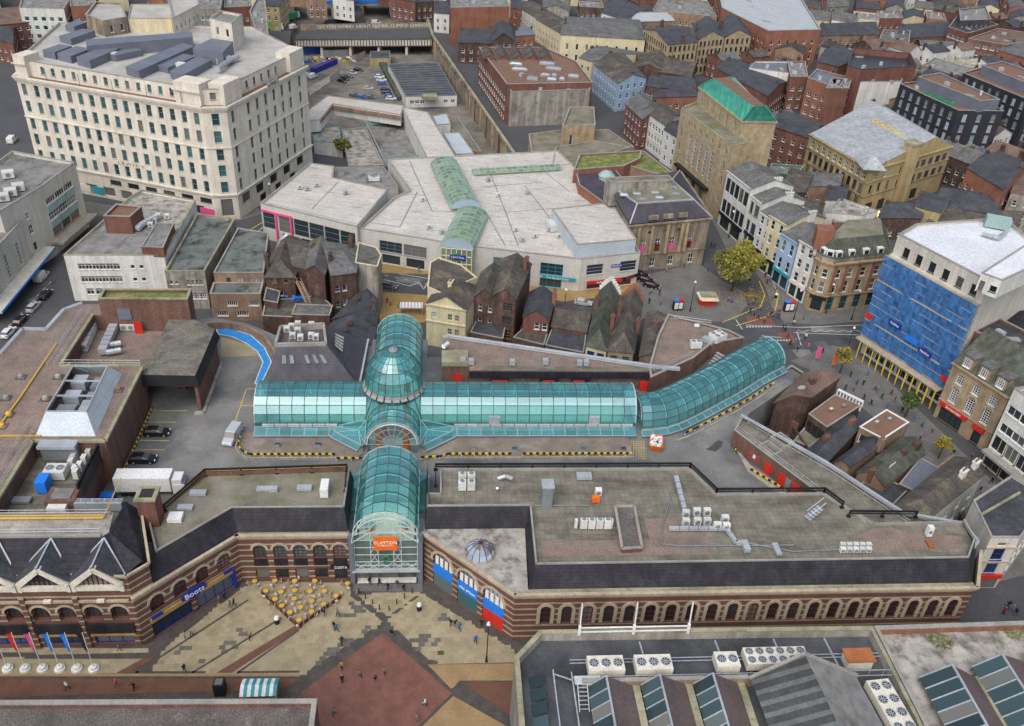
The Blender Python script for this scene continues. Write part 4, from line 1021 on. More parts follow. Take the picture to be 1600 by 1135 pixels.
b=MB();b.prism(LL([(-1.75,-33.2),(1.75,-33.2),(1.75,-33.0),(-1.75,-33.0)]),7.6,10.3,True,True);sg=b.build('shop_sign',MT['paint_orange'],ent)
text_obj('lettering','CLAYTON','paint_white',(*L(0,-33.23),9.15),(R(90),0,LA),.72,sg,xs=1.05);text_obj('lettering','\u2014 SQUARE \u2014','paint_white',(*L(0,-33.23),8.6),(R(90),0,LA),.36,sg)
for z in(4.5,7.6):MB().prism(LL([(-4.2,-31.2),(4.2,-31.2),(4.2,-26),(-4.2,-26)]),z,z+.3,True,True).build('gallery',MT['mall_cream'],ent)
MB().prism(LL([(-4.2,-26),(4.2,-26),(4.2,-25.8),(-4.2,-25.8)]),.4,10.4).build('lobby_wall',MT['mall_cream'],ent)  # cream wall added with the gallery slabs to brighten the interior behind the entrance
wr=MB();random.seed(3)
for i in range(18):a=2*math.pi*i/18;wr.tube(E_(.55*math.cos(a),5.4+.55*math.sin(a),-32.75),E_(.55*math.cos(a+.4),5.4+.55*math.sin(a+.4),-32.75),.16,6)
tag(wr.build('wreath',MT['paint_green'],None),'dark green wreath hung on the lattice below the orange sign','wreath')
# ---- east front: diagonal shop front, low roof with small dome, long arcade block
eb=thing('shopping_centre_block','long banded brick east block with dark mansard and row of arched windows','building',(*L(50,-32),0))
b=MB();Pf=LL([(5.7,-31.9),(18.6,-44.1),(86.2,-44.1),(90.5,-37.0)])
A,B=Pf[0],Pf[1];u,l=unit(A,B);nin=(-u[1],u[0]);ang=math.atan2(u[1],u[0])
for i in range(3):
 s0,s1=(0 if i==0 else 1.4+i*5.0),(l if i==2 else 1.4+(i+1)*5.0);sc=1.4+(i+.5)*5.0
 arch_bay(b,A,u,nin,s0,s1,0,CZ,sc,4.0,.2,5.9,.4)
 put('arched_window',arch_win(4.0,5.7,'frame_maroon','glass_sky',(4,4)),eb,place_on(A,u,sc,.2,-.38),ang);put('arch',arch_trim(4.0,5.7,.42),eb,place_on(A,u,sc,.2),ang)
 f=MB().obox(place_on(A,u,sc,0)[:2],ang,-2.0,.05,3.0,2.0,.3,4.7).build('shop_fascia',MT['paint_blue'],eb)
 if i==1:text_obj('lettering','clas ohlson','paint_white',place_on(A,u,sc,3.85,-.02),(R(90),0,ang),.72,f)
 MB().obox(place_on(A,u,sc,0)[:2],ang,-1.9,.1,.3,1.9,.2,2.9).build('shop_window',MT['glass_teal']if i<2 else MT['paint_red'],eb)
 for k in range(4):MB().obox(place_on(A,u,sc,0)[:2],ang,-1.7+k*.95,.22,4.9,-1.1+k*.95,.3,6.6).build('poster',MT['paint_white'],eb)
A,B=Pf[1],Pf[2];u,l=unit(A,B);nin=(-u[1],u[0]);ang=math.atan2(u[1],u[0])
n=21;off=3.0;pitch_=(l-off-.8)/n
for i in range(n):
 sc=off+(i+.5)*pitch_;s0,s1=(0 if i==0 else off+i*pitch_),(l if i==n-1 else off+(i+1)*pitch_)
 arch_bay(b,A,u,nin,s0,s1,0,CZ,sc,1.5,3.6,6.6,.3)
 put('arched_window',arch_win(1.5,3.0,'frame_maroon','glass_dark',(1,3)),eb,place_on(A,u,sc,3.6,-.28),ang);put('arch',arch_trim(1.5,3.0,.5,2.9),eb,place_on(A,u,sc,3.6),ang)
A,B=Pf[2],Pf[3];b.face([(*A,0),(*B,0),(*B,CZ),(*A,CZ)])
b.build('wall',MT['brick_band'],eb);cornice(eb,Pf,CZ,.5,.8)
mo=LL([(21.0,-32),(20.4,-43.3),(86.0,-43.3),(90,-37),(90.0,-31)]);mi=LL([(21.9,-29.6),(21.6,-41.2),(85.6,-41.0),(88.6,-37.2),(89,-31.5)])
# roof of the wedge in front and its mansards
wedge=LL([(5.7,-31.9),(18.6,-44.1),(20.4,-43.9),(21.0,-30.4),(5.7,-30.6)])
MB().poly(wedge,CZ+.6).build('wedge_roof',MT['roof_stained'],eb)
bm=MB()
bm.face([(*L(5.8,-31.2),CZ+.6),(*L(21,-31.2),CZ+.6),(*L(21.8,-29.2),12.9),(*L(6.2,-29.2),12.9)])
bm.face([(*L(21.0,-31.2),CZ+.6),(*L(20.6,-43.5),CZ+.6),(*mi[1],12.9),(*L(21.8,-29.2),12.9)])
for i in range(1,4):bm.face([(*mo[i],CZ+.62),(*mo[i+1],CZ+.62),(*mi[i+1],12.9),(*mi[i],12.9)])
bm.face([(*L(5.8,-31.0),CZ+.6),(*L(6.2,-29.2),12.9),(*L(6.2,-18.5),12.9),(*L(5.8,-18.5),DK)])
bm.build('mansard',MT['slate_black'],eb)
MB().poly(LL([(20.4,-44.1),(86.2,-44.1),(86.2,-43),(20.4,-43)]),CZ+.59).build('gutter',MT['coping_moss'],eb)
rf=LL([(6.2,-29.2),(21.8,-29.2),(21.6,-41.2),(85.6,-41.0),(88.6,-37.2),(89,-33.2),(74.5,-33.4),(69.0,-26.5),(51.4,-26.5),(48.6,-20.3),(8.2,-20.3),(8.2,-26.0),(6.2,-26.0)])
MB().poly(rf,RZ).build('roof',MT['roof_pavers'],eb)
MB().prism(rf,DK,RZ-.2,top=False).build('rear_wall',MT['brick_brown'],eb)
b=MB();
for i in range(len(rf)):
 a,c=rf[i],rf[(i+1)%len(rf)]
 if i in(0,1,2,3,4):b.bar((*a,RZ+.7),(*c,RZ+.7),.25,.5)
 else:b.bar((*a,RZ+.2),(*c,RZ+.2),.25,.5)
b.build('roof_kerb',MT['coping'],eb)
for poly_ in([(23,-39),(48,-39),(48,-31.5),(39,-31.5),(39,-36),(23,-36)],[(70,-38.5),(86,-38.5),(87.5,-36),(75,-34),(70,-36)]):MB().poly(LL(poly_),RZ+.008).build('gravel_patch',MT['gravel'],eb)
# black tube rails on the roof edges facing the deck
def black_rail(root,pts,z,gold=False,label=None):
 b=MB();g=MB()
 for i in range(len(pts)-1):
  A,B=pts[i],pts[i+1];n=max(1,int(dist(A,B)/5))
  b.bar((*A,z+1.25),(*B,z+1.25),.18,.34);b.bar((*A,z+.75),(*B,z+.75),.12,.2)
  for k in range(n+1):p=lerp(A,B,k/n);b.bar((*p,z),(*p,z+1.4),.22);b.bar((p[0]-.3,p[1],z+.12),(p[0]+.3,p[1],z+.12),.5,.22)
  g.tube((*A,z+.98),(*B,z+.98),.07,6)
 o=b.build('edge_rail',MT['paint_black'],root)
 if gold:g.build('gas_pipe',MT['paint_gold'],root)
black_rail(eb,LL([(7.4,-24),(7.4,-20.1),(48.8,-20.1),(51.6,-26.3),(69.2,-26.3),(71,-29.5)]),RZ);black_rail(eb,LL([(71.3,-31.5),(82,-31.8)]),RZ)
black_rail(wb,[P(258,800,RZ),L(-28.2,-21.2),L(-6.6,-20.2),L(-6.4,-25)],RZ,True)
# small octagonal dome on the wedge
sd_=thing('skylight_dome','small maroon framed octagonal glass dome on the stained flat roof','skylight',(*P(750,862,CZ+.6),CZ+.6))
c=P(750,866,CZ+.6)
for k in range(12):
 a0,a1=2*math.pi*k/12,2*math.pi*(k+1)/12
 pp=lambda a,r,z:(c[0]+r*math.cos(a),c[1]+r*math.sin(a),CZ+.6+z)
 for(r0,z0),(r1,z1)in(((2.15,.45),(1.9,1.2)),((1.9,1.2),(1.2,1.95)),((1.2,1.95),(.25,2.3))):
  MB().face([pp(a0,r0,z0),pp(a1,r0,z0),pp(a1,r1,z1),pp(a0,r1,z1)]).build('pane',MT['glass_sky'],sd_)
 MB().bar(pp(a0,2.15,.45),pp(a0,1.9,1.2),.09).bar(pp(a0,1.9,1.2),pp(a0,1.2,1.95),.09).bar(pp(a0,1.2,1.95),pp(a0,.2,2.3),.09).build('glazing_bar',MT['frame_maroon'],sd_)
MB().cyl(c,2.3,CZ+.6,CZ+1.1,12,2.15).build('kerb',MT['concrete'],sd_);MB().cyl(c,.3,CZ+2.85,CZ+3.05,10).build('cap',MT['frame_maroon'],sd_)
# ================================================================ roof plant helpers
def fan_disc(root,c,r,z):
 b=MB();b.k=1;b.cyl(c,r*.93,z-.02,z+.03,14);b.k=0
 n=14
 for i in range(n):
  a0,a1=2*math.pi*i/n,2*math.pi*(i+1)/n;f=lambda a,q:(c[0]+q*math.cos(a),c[1]+q*math.sin(a))
  b.face([(*f(a0,r),z),(*f(a1,r),z),(*f(a1,r),z+.1),(*f(a0,r),z+.1)]);b.face([(*f(a0,r),z+.1),(*f(a1,r),z+.1),(*f(a1,r*.86),z+.1),(*f(a0,r*.86),z+.1)])
 for i in range(4):
  a=math.pi*i/4+.3;b.bar((c[0]+r*.85*math.cos(a),c[1]+r*.85*math.sin(a),z+.07),(c[0]-r*.85*math.cos(a),c[1]-r*.85*math.sin(a),z+.07),r*.16,.03)
 b.build('fan',[MT['galv'],MT['soot_dark']],root)
def ac(label,px,z,w=1.2,d=.8,h=1.3,ang=LA,fans=None,m='ac_casing',group=None,legs=.25,side=True,name='air_conditioner',cat='air conditioner'):
 c=P(*px,z)if len(px)==2 else px[:2]
 t=thing(name,label,cat,(*c,z),group)
 b=MB();b.obox(c,ang,-w/2,-d/2,z+legs,w/2,d/2,z+legs+h);b.build('casing',MT[m],t)
 for sx in(-1,1):MB().obox(c,ang,sx*w*.4-.06,-d/2,z,sx*w*.4+.06,d/2,z+legs).build('foot',MT['galv_dark'],t)if legs>0 else None
 if fans:
  nx,ny=fans;r=min(w/nx,d/ny)*.42
  for i in range(nx):
   for j in range(ny):
    x,y=-w/2+w*(i+.5)/nx,-d/2+d*(j+.5)/ny
    fan_disc(t,(c[0]+math.cos(ang)*x-math.sin(ang)*y,c[1]+math.sin(ang)*x+math.cos(ang)*y),r,z+legs+h)
 elif side:
  b=MB();n=10;y=-d/2-.02;cz=z+legs+h*.5;r=min(w,h)*.38
  b.face([(c[0]+math.cos(ang)*r*math.cos(a)-math.sin(ang)*y,c[1]+math.sin(ang)*r*math.cos(a)+math.cos(ang)*y,cz+r*math.sin(a))for a in[2*math.pi*i/n for i in range(n)]])
  b.build('grille',MT['galv_dark'],t)
 return t
def duct(label,pts,r,m='galv',sq=False,group=None,name='duct',cat='duct'):
 """pts: world 3D polyline"""
 t=thing(name,label,cat,(pts[0][0],pts[0][1],pts[0][2]-r),group)
 for i in range(len(pts)-1):
  b=MB()
  if sq:b.bar(pts[i],pts[i+1],r*2,r*1.6)
  else:b.tube(pts[i],pts[i+1],r,10)
  b.build('section',MT[m],t)
  n=int(Vector(pts[i+1]).__sub__(Vector(pts[i])).length/1.5)
  for k in range(1,n+1):
   p=lerp(pts[i],pts[i+1],k/(n+1));q=lerp(pts[i],pts[i+1],k/(n+1)+.02)
   b=MB();b.bar(p,q,r*2.15,r*1.8)if sq else b.tube(p,q,r*1.08,10);b.build('flange',MT['galv_dark'],t)
 return t
def P3(u,v,z):return(*P(u,v,z),z)
def rail(root,pts,z,h=1.05,m='galv',step=2.0,name='guard_rail',r=.035):
 b=MB()
 for i in range(len(pts)-1):
  A,B=pts[i],pts[i+1];n=max(1,int(dist(A,B)/step))
  for f in(.5,1.0):b.tube((*A,z+h*f),(*B,z+h*f),r,5)
  for k in range(n+1):p=lerp(A,B,k/n);b.tube((*p,z),(*p,z+h),r,5)
 return b.build(name,MT[m],root)
def rooflight(label,c,z,w=1.4,d=1.1,ang=LA,group=None,h=.5,gl='glass_sky',dome=False):
 t=thing('rooflight',label,'rooflight',(*c,z),group)
 b=MB();b.obox(c,ang,-w/2,-d/2,z,w/2,d/2,z+h*.6);b.build('kerb',MT['coping'],t)
 b=MB();f=lambda x,y,zz:(c[0]+math.cos(ang)*x-math.sin(ang)*y,c[1]+math.sin(ang)*x+math.cos(ang)*y,zz)
 i,o=.3,.46;z0,z1=z+h*.6,z+h
 q0=[f(sx*w*o,sy*d*o,z0)for sx,sy in((-1,-1),(1,-1),(1,1),(-1,1))];q1=[f(sx*w*i,sy*d*i,z1)for sx,sy in((-1,-1),(1,-1),(1,1),(-1,1))]
 for k in range(4):j=(k+1)%4;b.face([q0[k],q0[j],q1[j],q1[k]])
 b.face(q1);b.build('pane',MT[gl],t);return t
# ================================================================ west service block on the deck
WZ=16.0
ws=thing('service_block','large brick service block with brown gravel roof and sunken plant yard','building',(*L(-58,-5),0))
gr=LL([(-80,-33.6),(-54.2,-33.6),(-54.2,-17.7),(-43.5,-17.7),(-43.5,3.0),(-57.3,3.0),(-57.3,20.2),(-55.6,20.2),(-55.6,24.5),(-60.6,24.4),(-63.1,21.9),(-63.8,14.8),(-68.0,14.9),(-68.6,6.4),(-80,2)])
walls(ws,gr,0,WZ,'brick_brown');MB().poly(gr,WZ-.02).build('roof',MT['gravel'],ws)
b=MB()
for i in(1,2,3,4,5):a,c=gr[i],gr[i+1];b.bar((*a,WZ+.12),(*c,WZ+.12),.55,.4)
b.build('parapet_coping',MT['coping_moss'],ws)
MB().poly(LL([(-57.3,3),(-43.5,3),(-43.5,20.2),(-57.3,20.2)]),12.6).build('yard_floor',MT['gravel'],ws)
MB().poly(LL([(-80,-33.6),(-54.2,-33.6),(-54.2,-17.7),(-80,-17.7)]),WZ+.01).build('roof_strip',MT['gravel'],ws)
b=MB();ed=gr[9:]
for i in range(len(ed)-1):b.bar((*ed[i],WZ+.15),(*ed[i+1],WZ+.15),.7,.35)
b.build('edge_capping',MT['galv'],ws);rail(ws,inset(gr,.8)[9:],WZ,1.0)
rail(ws,LL([(-58.2,3),(-58.2,22)]),WZ);rail(ws,LL([(-59.4,3),(-59.4,22)]),WZ);rail(ws,LL([(-57,3.4),(-44,3.4)]),WZ);rail(ws,LL([(-54.8,-33),(-54.8,-14)]),WZ);rail(ws,LL([(-56.2,-33),(-56.2,-14)]),WZ)
b=MB();b.bar((*L(-60.3,3),WZ+.2),(*L(-60.3,-6),WZ+.2),.22,.22);b.bar((*L(-60.3,10),WZ+.2),(*L(-60.3,3),WZ+.2),.22,.22);b.bar((*L(-60.3,-6),WZ+.2),(*L(-61,-26),WZ+.2),.22,.22);b.bar((*L(-61,-16.5),WZ+.2),(*L(-53.5,-16.5),WZ+.2),.2,.2);b.build('gas_pipe',MT['paint_gold'],ws)
for i,(u_,v_,m_)in enumerate(((33,590,'coping'),(91,590,'coping'),(71,624,'coping'),(10,623,'coping'),(14,649,'paint_gold'),(3,667,'paint_gold'),(185,610,'wood'))):
 c=P(u_,v_,WZ);t=thing('roof_vent','small domed vent on the brown gravel roof' if m_=='coping' else 'yellow domed vent near the left edge of the gravel roof' if m_=='paint_gold' else 'brown vent cap beside the louvred plant enclosure','roof vent',(*c,WZ),{'coping':'pale domed vents on the gravel roof','paint_gold':'yellow vents on the gravel roof'}.get(m_))
 MB().obox(c,LA,-.75,-.75,WZ,.75,.75,WZ+.15).build('base',MT['gravel_dark'],t);q=MB();q.cyl(c,.5,WZ+.15,WZ+.55,10,.45);q.cyl(c,.45,WZ+.55,WZ+.75,10,.15);q.build('cap',MT[m_],t)
# lower roof with air handling plant
lr=LL([(-54.2,-33.6),(-36.6,-33.6),(-37.0,-29.5),(-44.9,-29.5),(-44.9,-17.7),(-54.2,-17.7)]);LZ=12.9
MB().poly(lr,LZ).build('lower_roof',MT['roof_pavers'],ws);MB().prism(lr,DK,LZ-.02,top=False).build('lower_wall',MT['brick_brown'],ws)
bs=MB();bs.face([(*L(-44.9,-18.2),LZ),(*L(-44.9,-27.5),LZ),(*L(-44.2,-27.5),LZ+3.0),(*L(-44.2,-18.2),LZ+3.0)]);bs.bar((*L(-44.6,-18.2),LZ+1.5),(*L(-44.6,-27.5),LZ+1.5),.3,3.0);bs.build('plant_screen',MT['paint_black'],ws)
MB().bar((*L(-43.0,-29.6),LZ+.6),(*L(-37.2,-29.6),LZ+.6),.25,1.4).build('plant_screen',MT['slate_black'],ws)
MB().prism(LL([(-48.6,-30.0),(-44.4,-30.0),(-44.4,-26.8),(-48.6,-26.8)]),LZ,LZ+2.0).build('stair_head',MT['brick_brown'],ws);MB().prism(LL([(-47.9,-29.5),(-45.1,-29.5),(-45.1,-27.3),(-47.9,-27.3)]),LZ+2.0,LZ+2.15).build('stair_head_roof',MT['felt_grey'],ws)
t=thing('louvre_vent','grey louvred vent housing against the brick wall on the lower roof','vent',(*L(-50,-17.5),LZ));MB().prism(LL([(-53.0,-18.8),(-47.6,-18.8),(-47.6,-17.8),(-53.0,-17.8)]),LZ+.2,LZ+3.0).build('casing',MT['galv_dark'],t);MB().bar((*L(-53.1,-18.6),LZ+3.2),(*L(-47.5,-18.6),LZ+3.2),1.8,.5).build('hood',MT['galv'],t)
ac('pale twin box air handler on the lower roof near the louvre housing',(90,745),LZ,3.0,2.2,1.5,fans=(2,1));ac('blue generator box with rusty top on the lower roof',(71,765),LZ,1.5,2.3,2.0,m='paint_blue',side=False,name='generator',cat='generator')
ac('flat grey roof hatch beside the blue generator box',(35,785),LZ,2.6,1.2,.4,m='galv_dark',side=False,name='roof_hatch',cat='hatch')
ac('white sloped cowl on the lower roof left of the four condensers',(94,800),LZ,2.6,2.0,1.3,m='paint_white',side=False,name='vent_cowl',cat='cowl')
for i in range(4):ac('grey twin-fan condenser in a row of four on the lower roof',(130+i*18.2,797),LZ,1.7,1.1,1.5,fans=(2,1),m='galv',group='row of four condensers')
for i,(u_,v_)in enumerate(((121,748),(127,737),(134,726),(141,716),(147,703),(114,731),(118,723),(124,713),(120,742),(133,702))):ac('slim white condenser in the rows beside the black screen',(u_,v_),LZ,.75,1.0,1.5,group='condensers beside the black screen',side=False)
# metal plant enclosure with open top
le=thing('plant_enclosure','pale blue sheet metal plant enclosure with sloped sides and open top','enclosure',(*L(-50,-7),WZ))
o4=LL([(-57.6,1.0),(-46.4,1.0),(-44.9,-16.6),(-55.2,-16.6)]);o4=LL([(-55.0,.8),(-46.4,.8),(-45.4,-16.4),(-54.4,-16.4)]);i4=LL([(-53.4,-.8),(-47.8,-.8),(-47.2,-13.4),(-53.3,-13.4)])
mat('sheet_pale',(0.46,0.52,0.56),var=.08,rough=.45,spec=.5,extra=grid_extra(1.8,40,.03,.12,LA,0))
for k in range(4):j=(k+1)%4;MB().face([(*o4[k],WZ),(*o4[j],WZ),(*i4[j],WZ+2.6),(*i4[k],WZ+2.6)]).build('side_panel',MT['sheet_pale'],le)
b=MB()
for k in range(4):b.bar((*i4[k],WZ+2.6),(*i4[(k+1)%4],WZ+2.6),.2)
for f in(.33,.66):b.bar((*lerp(i4[0],i4[3],f),WZ+2.5),(*lerp(i4[1],i4[2],f),WZ+2.5),.22)
for a_,b_ in((0,.15),(1,.15)):b.bar((*i4[0],WZ+2.5),(*lerp(i4[0],i4[1],.4),WZ+1.6),.15)
b.build('frame',MT['galv'],le);MB().poly(inset(i4,.1),WZ+.05).build('floor',MT['soot_dark'],le)
for i,(x,y,w,d,h)in enumerate(((-51.8,-3,2.2,2.6,1.5),(-49.2,-3.2,1.2,3.0,1.0),(-51.6,-7.2,2.4,2.2,1.5),(-48.8,-6.6,1.6,1.4,1.0),(-49,-8.5,1.6,1.2,.8),(-51.2,-11.4,2.8,2.4,1.6),(-48.6,-11.0,1.8,2.6,1.2))):MB().prism(LL([(x-w/2,y-d/2),(x+w/2,y-d/2),(x+w/2,y+d/2),(x-w/2,y+d/2)]),WZ+.06,WZ+h).build('plant_unit',MT['galv_dark']if i%2 else MT['galv'],le)
# sunken yard kit
YZ=12.6
for i in range(6):ac('cream condenser in the row along the sunken yard wall',(134+i*3.2,548-i*7.5),YZ,1.2,1.3,1.5,group='condensers in the sunken yard')
duct('long square galvanised duct with twin round outlets in the sunken yard',[P3(160,550,YZ+1.2),P3(178,510,YZ+1.2)],.75,sq=True)
for v_ in(540,551):duct('short fat round duct outlet beside the square duct',[P3(166,v_,YZ+1.0),P3(189,v_-4,YZ+1.0)],.55,group='round duct outlets in the sunken yard')
for u_ in(195,206):ac('small white condenser on the yard wall beside the red door',(u_,517),YZ,1.3,.7,1.2,group='wall condensers by the red door')
MB().prism([P(212,522,YZ),P(224,522,YZ),P(224,521.5,YZ),P(212,521.5,YZ)],YZ,YZ+2.6).build('door',MT['paint_red'],ws)
t=MB();
for i in range(5):t.prism(LL([(-57+i*.5,4.0),(-56.5+i*.5,4.0),(-56.5+i*.5,5.2),(-57+i*.5,5.2)]),YZ+2.6-i*.6,YZ+2.75-i*.6,True,True)
tag(t.build('metal_steps',MT['galv'],None),'galvanised metal steps going down into the sunken yard','steps')
# stair tower with green roof
tw=bld('stair_tower','brick stair tower with bright moss green roof behind the sunken yard',LL([(-55.6,20.2),(-39.4,20.4),(-39.6,24.4),(-55.8,24.0)]),19.0,'brick_brown','sedum',0,.6,.4,cop='coping_moss')
MB().prism(LL([(-52.6,20.05),(-50.2,20.05),(-50.2,20.15),(-52.6,20.15)]),15.2,17.6).build('louvre',MT['metal_blue_grey'],tw)
# loading bay with black fascia
lb=thing('loading_bay','loading bay with grey tiled roof and deep black fascia beside the ramp','building',(*L(-39,10),DK))
rq=LL([(-34.2,16.9),(-34.4,1.4),(-43.4,1.6),(-43.5,20.2),(-38.6,20.3)])
MB().poly(rq,15.2).build('roof',MT['roof_shingle']if 'roof_shingle' in MT else MT['slate_brown'],lb)
b=MB();fo=LL([(-38.0,20.6),(-33.6,17.2),(-33.8,.9),(-43.6,1.1)]);fi=LL([(-38.6,20.3),(-34.2,16.9),(-34.4,1.4),(-43.4,1.6)])
for i in range(3):b.face([(*fo[i],13.2),(*fo[i+1],13.2),(*fi[i+1],15.25),(*fi[i],15.25)]);b.face([(*fo[i],13.2),(*fo[i+1],13.2),(*fi[i+1],13.1),(*fi[i],13.1)])
b.build('fascia',MT['paint_black'],lb)
b=MB();b.prism(LL([(-34.9,1.4),(-34.3,1.4),(-34.3,16.8),(-38.6,20.2),(-39,19.8),(-34.9,16.4)]),DK,13.3);b.build('side_wall',MT['brick_brown'],lb)
b=MB();b.prism(LL([(-43.4,14),(-34.9,14),(-34.9,14.4),(-43.4,14.4)]),DK,13.2);b.build('back_wall',MT['brick_brown'],lb)
b=MB();b.bar((*L(-33.9,1.0),DK+.15),(*L(-33.9,17),DK+.15),.6,.3);b.bar((*L(-35.4,.8),DK+.15),(*L(-33.7,.8),DK+.15),.8,.3);b.build('kerb',MT['concrete'],lb)
mat('shingle',(0.20,0.185,0.155),var=.2,fine=.35,col2=(0.10,0.095,0.085),c2s=.2,extra=grid_extra(1.0,.6,.03,.3,LA,.5,.25));[o for o in bpy.data.objects if o.parent==lb and o.name.startswith('roof')][0].data.materials[0]=MT['shingle']
t=thing('forklift','orange machine standing in the shade of the loading bay','machine',(*P(288,604,DK),DK));c=P(288,604,DK);MB().obox(c,LA,-1.2,-.7,DK+.3,1.2,.7,DK+1.3).build('body',MT['paint_orange'],t);MB().obox(c,LA,-.9,-.5,DK+1.3,.2,.5,DK+2.1).build('cab',MT['paint_orange'],t)
for sx in(-.8,.8):MB().tube((c[0]+sx,c[1]-.75,DK+.35),(c[0]+sx,c[1]+.75,DK+.35),.35,10).build('wheel',MT['paint_black'],t)
c=P(170,782,DK);t=thing('dumpster','small blue bin tucked behind the truck','bin',(*c,DK));MB().obox(c,LA,-1,-.6,DK,1,.6,DK+1.1).build('body',MT['paint_navy'],t);MB().obox(c,LA,-1.05,-.65,DK+1.1,1.05,.65,DK+1.25).build('lid',MT['paint_blue'],t)
# ================================================================ north-west slate block
nw=thing('slate_block','purple slate block with sloping sides and a sunken plant deck on top','building',(*L(-15,15),0))
e4=LL([(-23.2,7.4),(-6.9,7.4),(-6.3,23.8),(-22.8,20.6)]);t4=LL([(-22.4,12.4),(-13.2,12.9),(-14.4,19.9),(-22.4,18.7)]);NZ=14.6
MB().prism(e4,DK,8.8,top=False).build('wall',MT['brick_brown'],nw)
for k,nm in((0,'south'),(1,'east'),(2,'north'),(3,'west')):j=(k+1)%4;MB().face([(*e4[k],8.8),(*e4[j],8.8),(*t4[j],NZ),(*t4[k],NZ)]).build('slate_slope',MT['slate_purple'],nw)
MB().poly(t4,NZ-.9).build('plant_deck',MT['gravel_dark'],nw);b=MB()
for k in range(4):b.bar((*t4[k],NZ-.2),(*t4[(k+1)%4],NZ-.2),.45,1.3)
b.bar((*lerp(t4[0],t4[1],.5),NZ),(*lerp(t4[3],t4[2],.5),NZ),.12);b.bar((*lerp(t4[0],t4[1],.25),NZ),(*lerp(t4[3],t4[2],.25),NZ),.12);b.build('kerb',MT['coping'],nw)
MB().bar((*e4[1],8.9),(*e4[2],8.9),.35,.3).build('gutter',MT['galv'],nw)
def on_slope(k,s,t):a=lerp((*e4[k],8.8),(*e4[(k+1)%4],8.8),s);c=lerp((*t4[k],NZ),(*t4[(k+1)%4],NZ),s);return Vector(lerp(a,c,t))
for k,ss,t0 in((0,(.14,.26,.5,.63,.75),.55),(1,(.34,.44,.54,.64,.74),.55)):
 for s in ss:
  a,b_,c,d=on_slope(k,s,t0),on_slope(k,s+.05,t0),on_slope(k,s+.05,t0+.2),on_slope(k,s,t0+.2);n=(b_-a).cross(d-a).normalized()*.12
  w=MB();w.face([a+n,b_+n,c+n,d+n]);q=[a,b_,c,d]
  wo_=w.build('roof_window',MT['glass_blue']if k==0 else MT['paint_cream'],nw);f=MB()
  for i in range(4):f.bar(q[i]+n,q[(i+1)%4]+n,.12)
  f.build('roof_window_frame',MT['galv_dark'],wo_)
for i,(u_,v_)in enumerate(((449,520),(456,516),(458,530),(466,522),(470,533),(466,512),(487,530),(494,532),(487,513))):ac('white box unit crowded on the sunken plant deck of the slate block',(u_,v_),NZ-.9,1.1,.9,1.1,group='units on the slate block plant deck')
# ================================================================ north-east gravel roofs
ne=thing('service_block','low brick block with gravel roof and black screen behind the long glass vault','building',(*L(28,12),0));NEZ=11.6
q=LL([(8.6,10.4),(13.6,10.4),(13.6,8.8),(47.6,8.8),(50.0,9.9),(10.0,20.4),(8.6,19.8)])
walls(ne,q,DK,NEZ,'brick_brown');MB().poly(q,NEZ-.02).build('roof',MT['gravel'],ne);MB().poly(LL([(16,8.9),(49,8.9),(48,10.2),(16,10.6)]),NEZ).build('roof_paving',MT['roof_pavers'],ne)
MB().prism(LL([(8.4,10.2),(13.4,10.2),(13.4,14.5),(8.4,14.5)]),NEZ,NEZ+.9).build('stair_head',MT['coping_moss'],ne)
b=MB();b.bar((*L(13.6,8.4),NEZ-.6),(*L(47.8,8.4),NEZ-.6),.3,1.3);b.build('black_screen',MT['slate_black'],ne)
for x in(17.5,27,33):MB().prism(LL([(x,8.2),(x+3.5,8.2),(x+3.5,8.6),(x,8.6)]),DK,NEZ-1.2).build('shutter',MT['paint_black'],ne)
for x,w in((10.6,1.6),(17.8,3),(27.5,2.2),(33.3,2.2),(46.3,1.6)):MB().prism(LL([(x,8.12 if x>12 else 10.2),(x+w,8.12 if x>12 else 10.2),(x+w,8.18 if x>12 else 10.3),(x,8.18 if x>12 else 10.3)]),DK,DK+2.4).build('door',MT['paint_red'],ne)
b=MB();pl=LL([(8.6,19.8),(10.0,20.4),(50.0,9.9),(54,9.4)])
for i in range(3):b.bar((*pl[i],NEZ+.3),(*pl[i+1],NEZ+.3),.8,.5)
b.build('edge_duct',MT['galv'],ne);rail(ne,[L(10,19.5),L(49,9.2)],NEZ)
duct('bent pale blue duct cowl at the left end of the gravel roof',[P3(694,544,NEZ+.3),P3(694,541,NEZ+1.6),P3(701,536,NEZ+2.0)],.5)
for u_,v_ in((723,568),(736,570),(800,571),(852,570),(905,572),(915,572)):ac('small pale rooftop unit along the black screen',(u_,v_),NEZ,1.0,1.0,1.0,group='units along the black screen',m='galv',side=False)
n2=thing('service_block','brick walled block with gravel roof beside the curved glass vault','building',(*L(58,18),0));N2Z=11.6
q=LL([(48.2,10.4),(47.8,6.8),(58.0,13.9),(63.0,19.3),(70.2,21.4),(68.0,24.2),(56.4,30.6),(52.4,22)])
walls(n2,q,0,N2Z,'brick_brown');flat_roof(n2,q,N2Z-.4,.4,.5,'gravel','coping','brick_brown')
rail(n2,inset(q,.7)[0:3],N2Z);rail(n2,[P(1052,500,N2Z),P(1110,508,N2Z)],N2Z)
ac('white twin fan chiller on the gravel roof beside the brick wall',(1086,544),N2Z-.4,2.2,1.3,1.4,fans=(2,1));ac('large cream chiller with four black fans near the street edge',(1120,532),N2Z-.4,3.0,2.4,1.4,ang=R(38),fans=(2,2));ac('flat grey metal duct box between the two chillers',(1106,536),N2Z-.4,1.2,2.4,.8,ang=R(50),m='galv',side=False,name='duct_box',cat='duct')
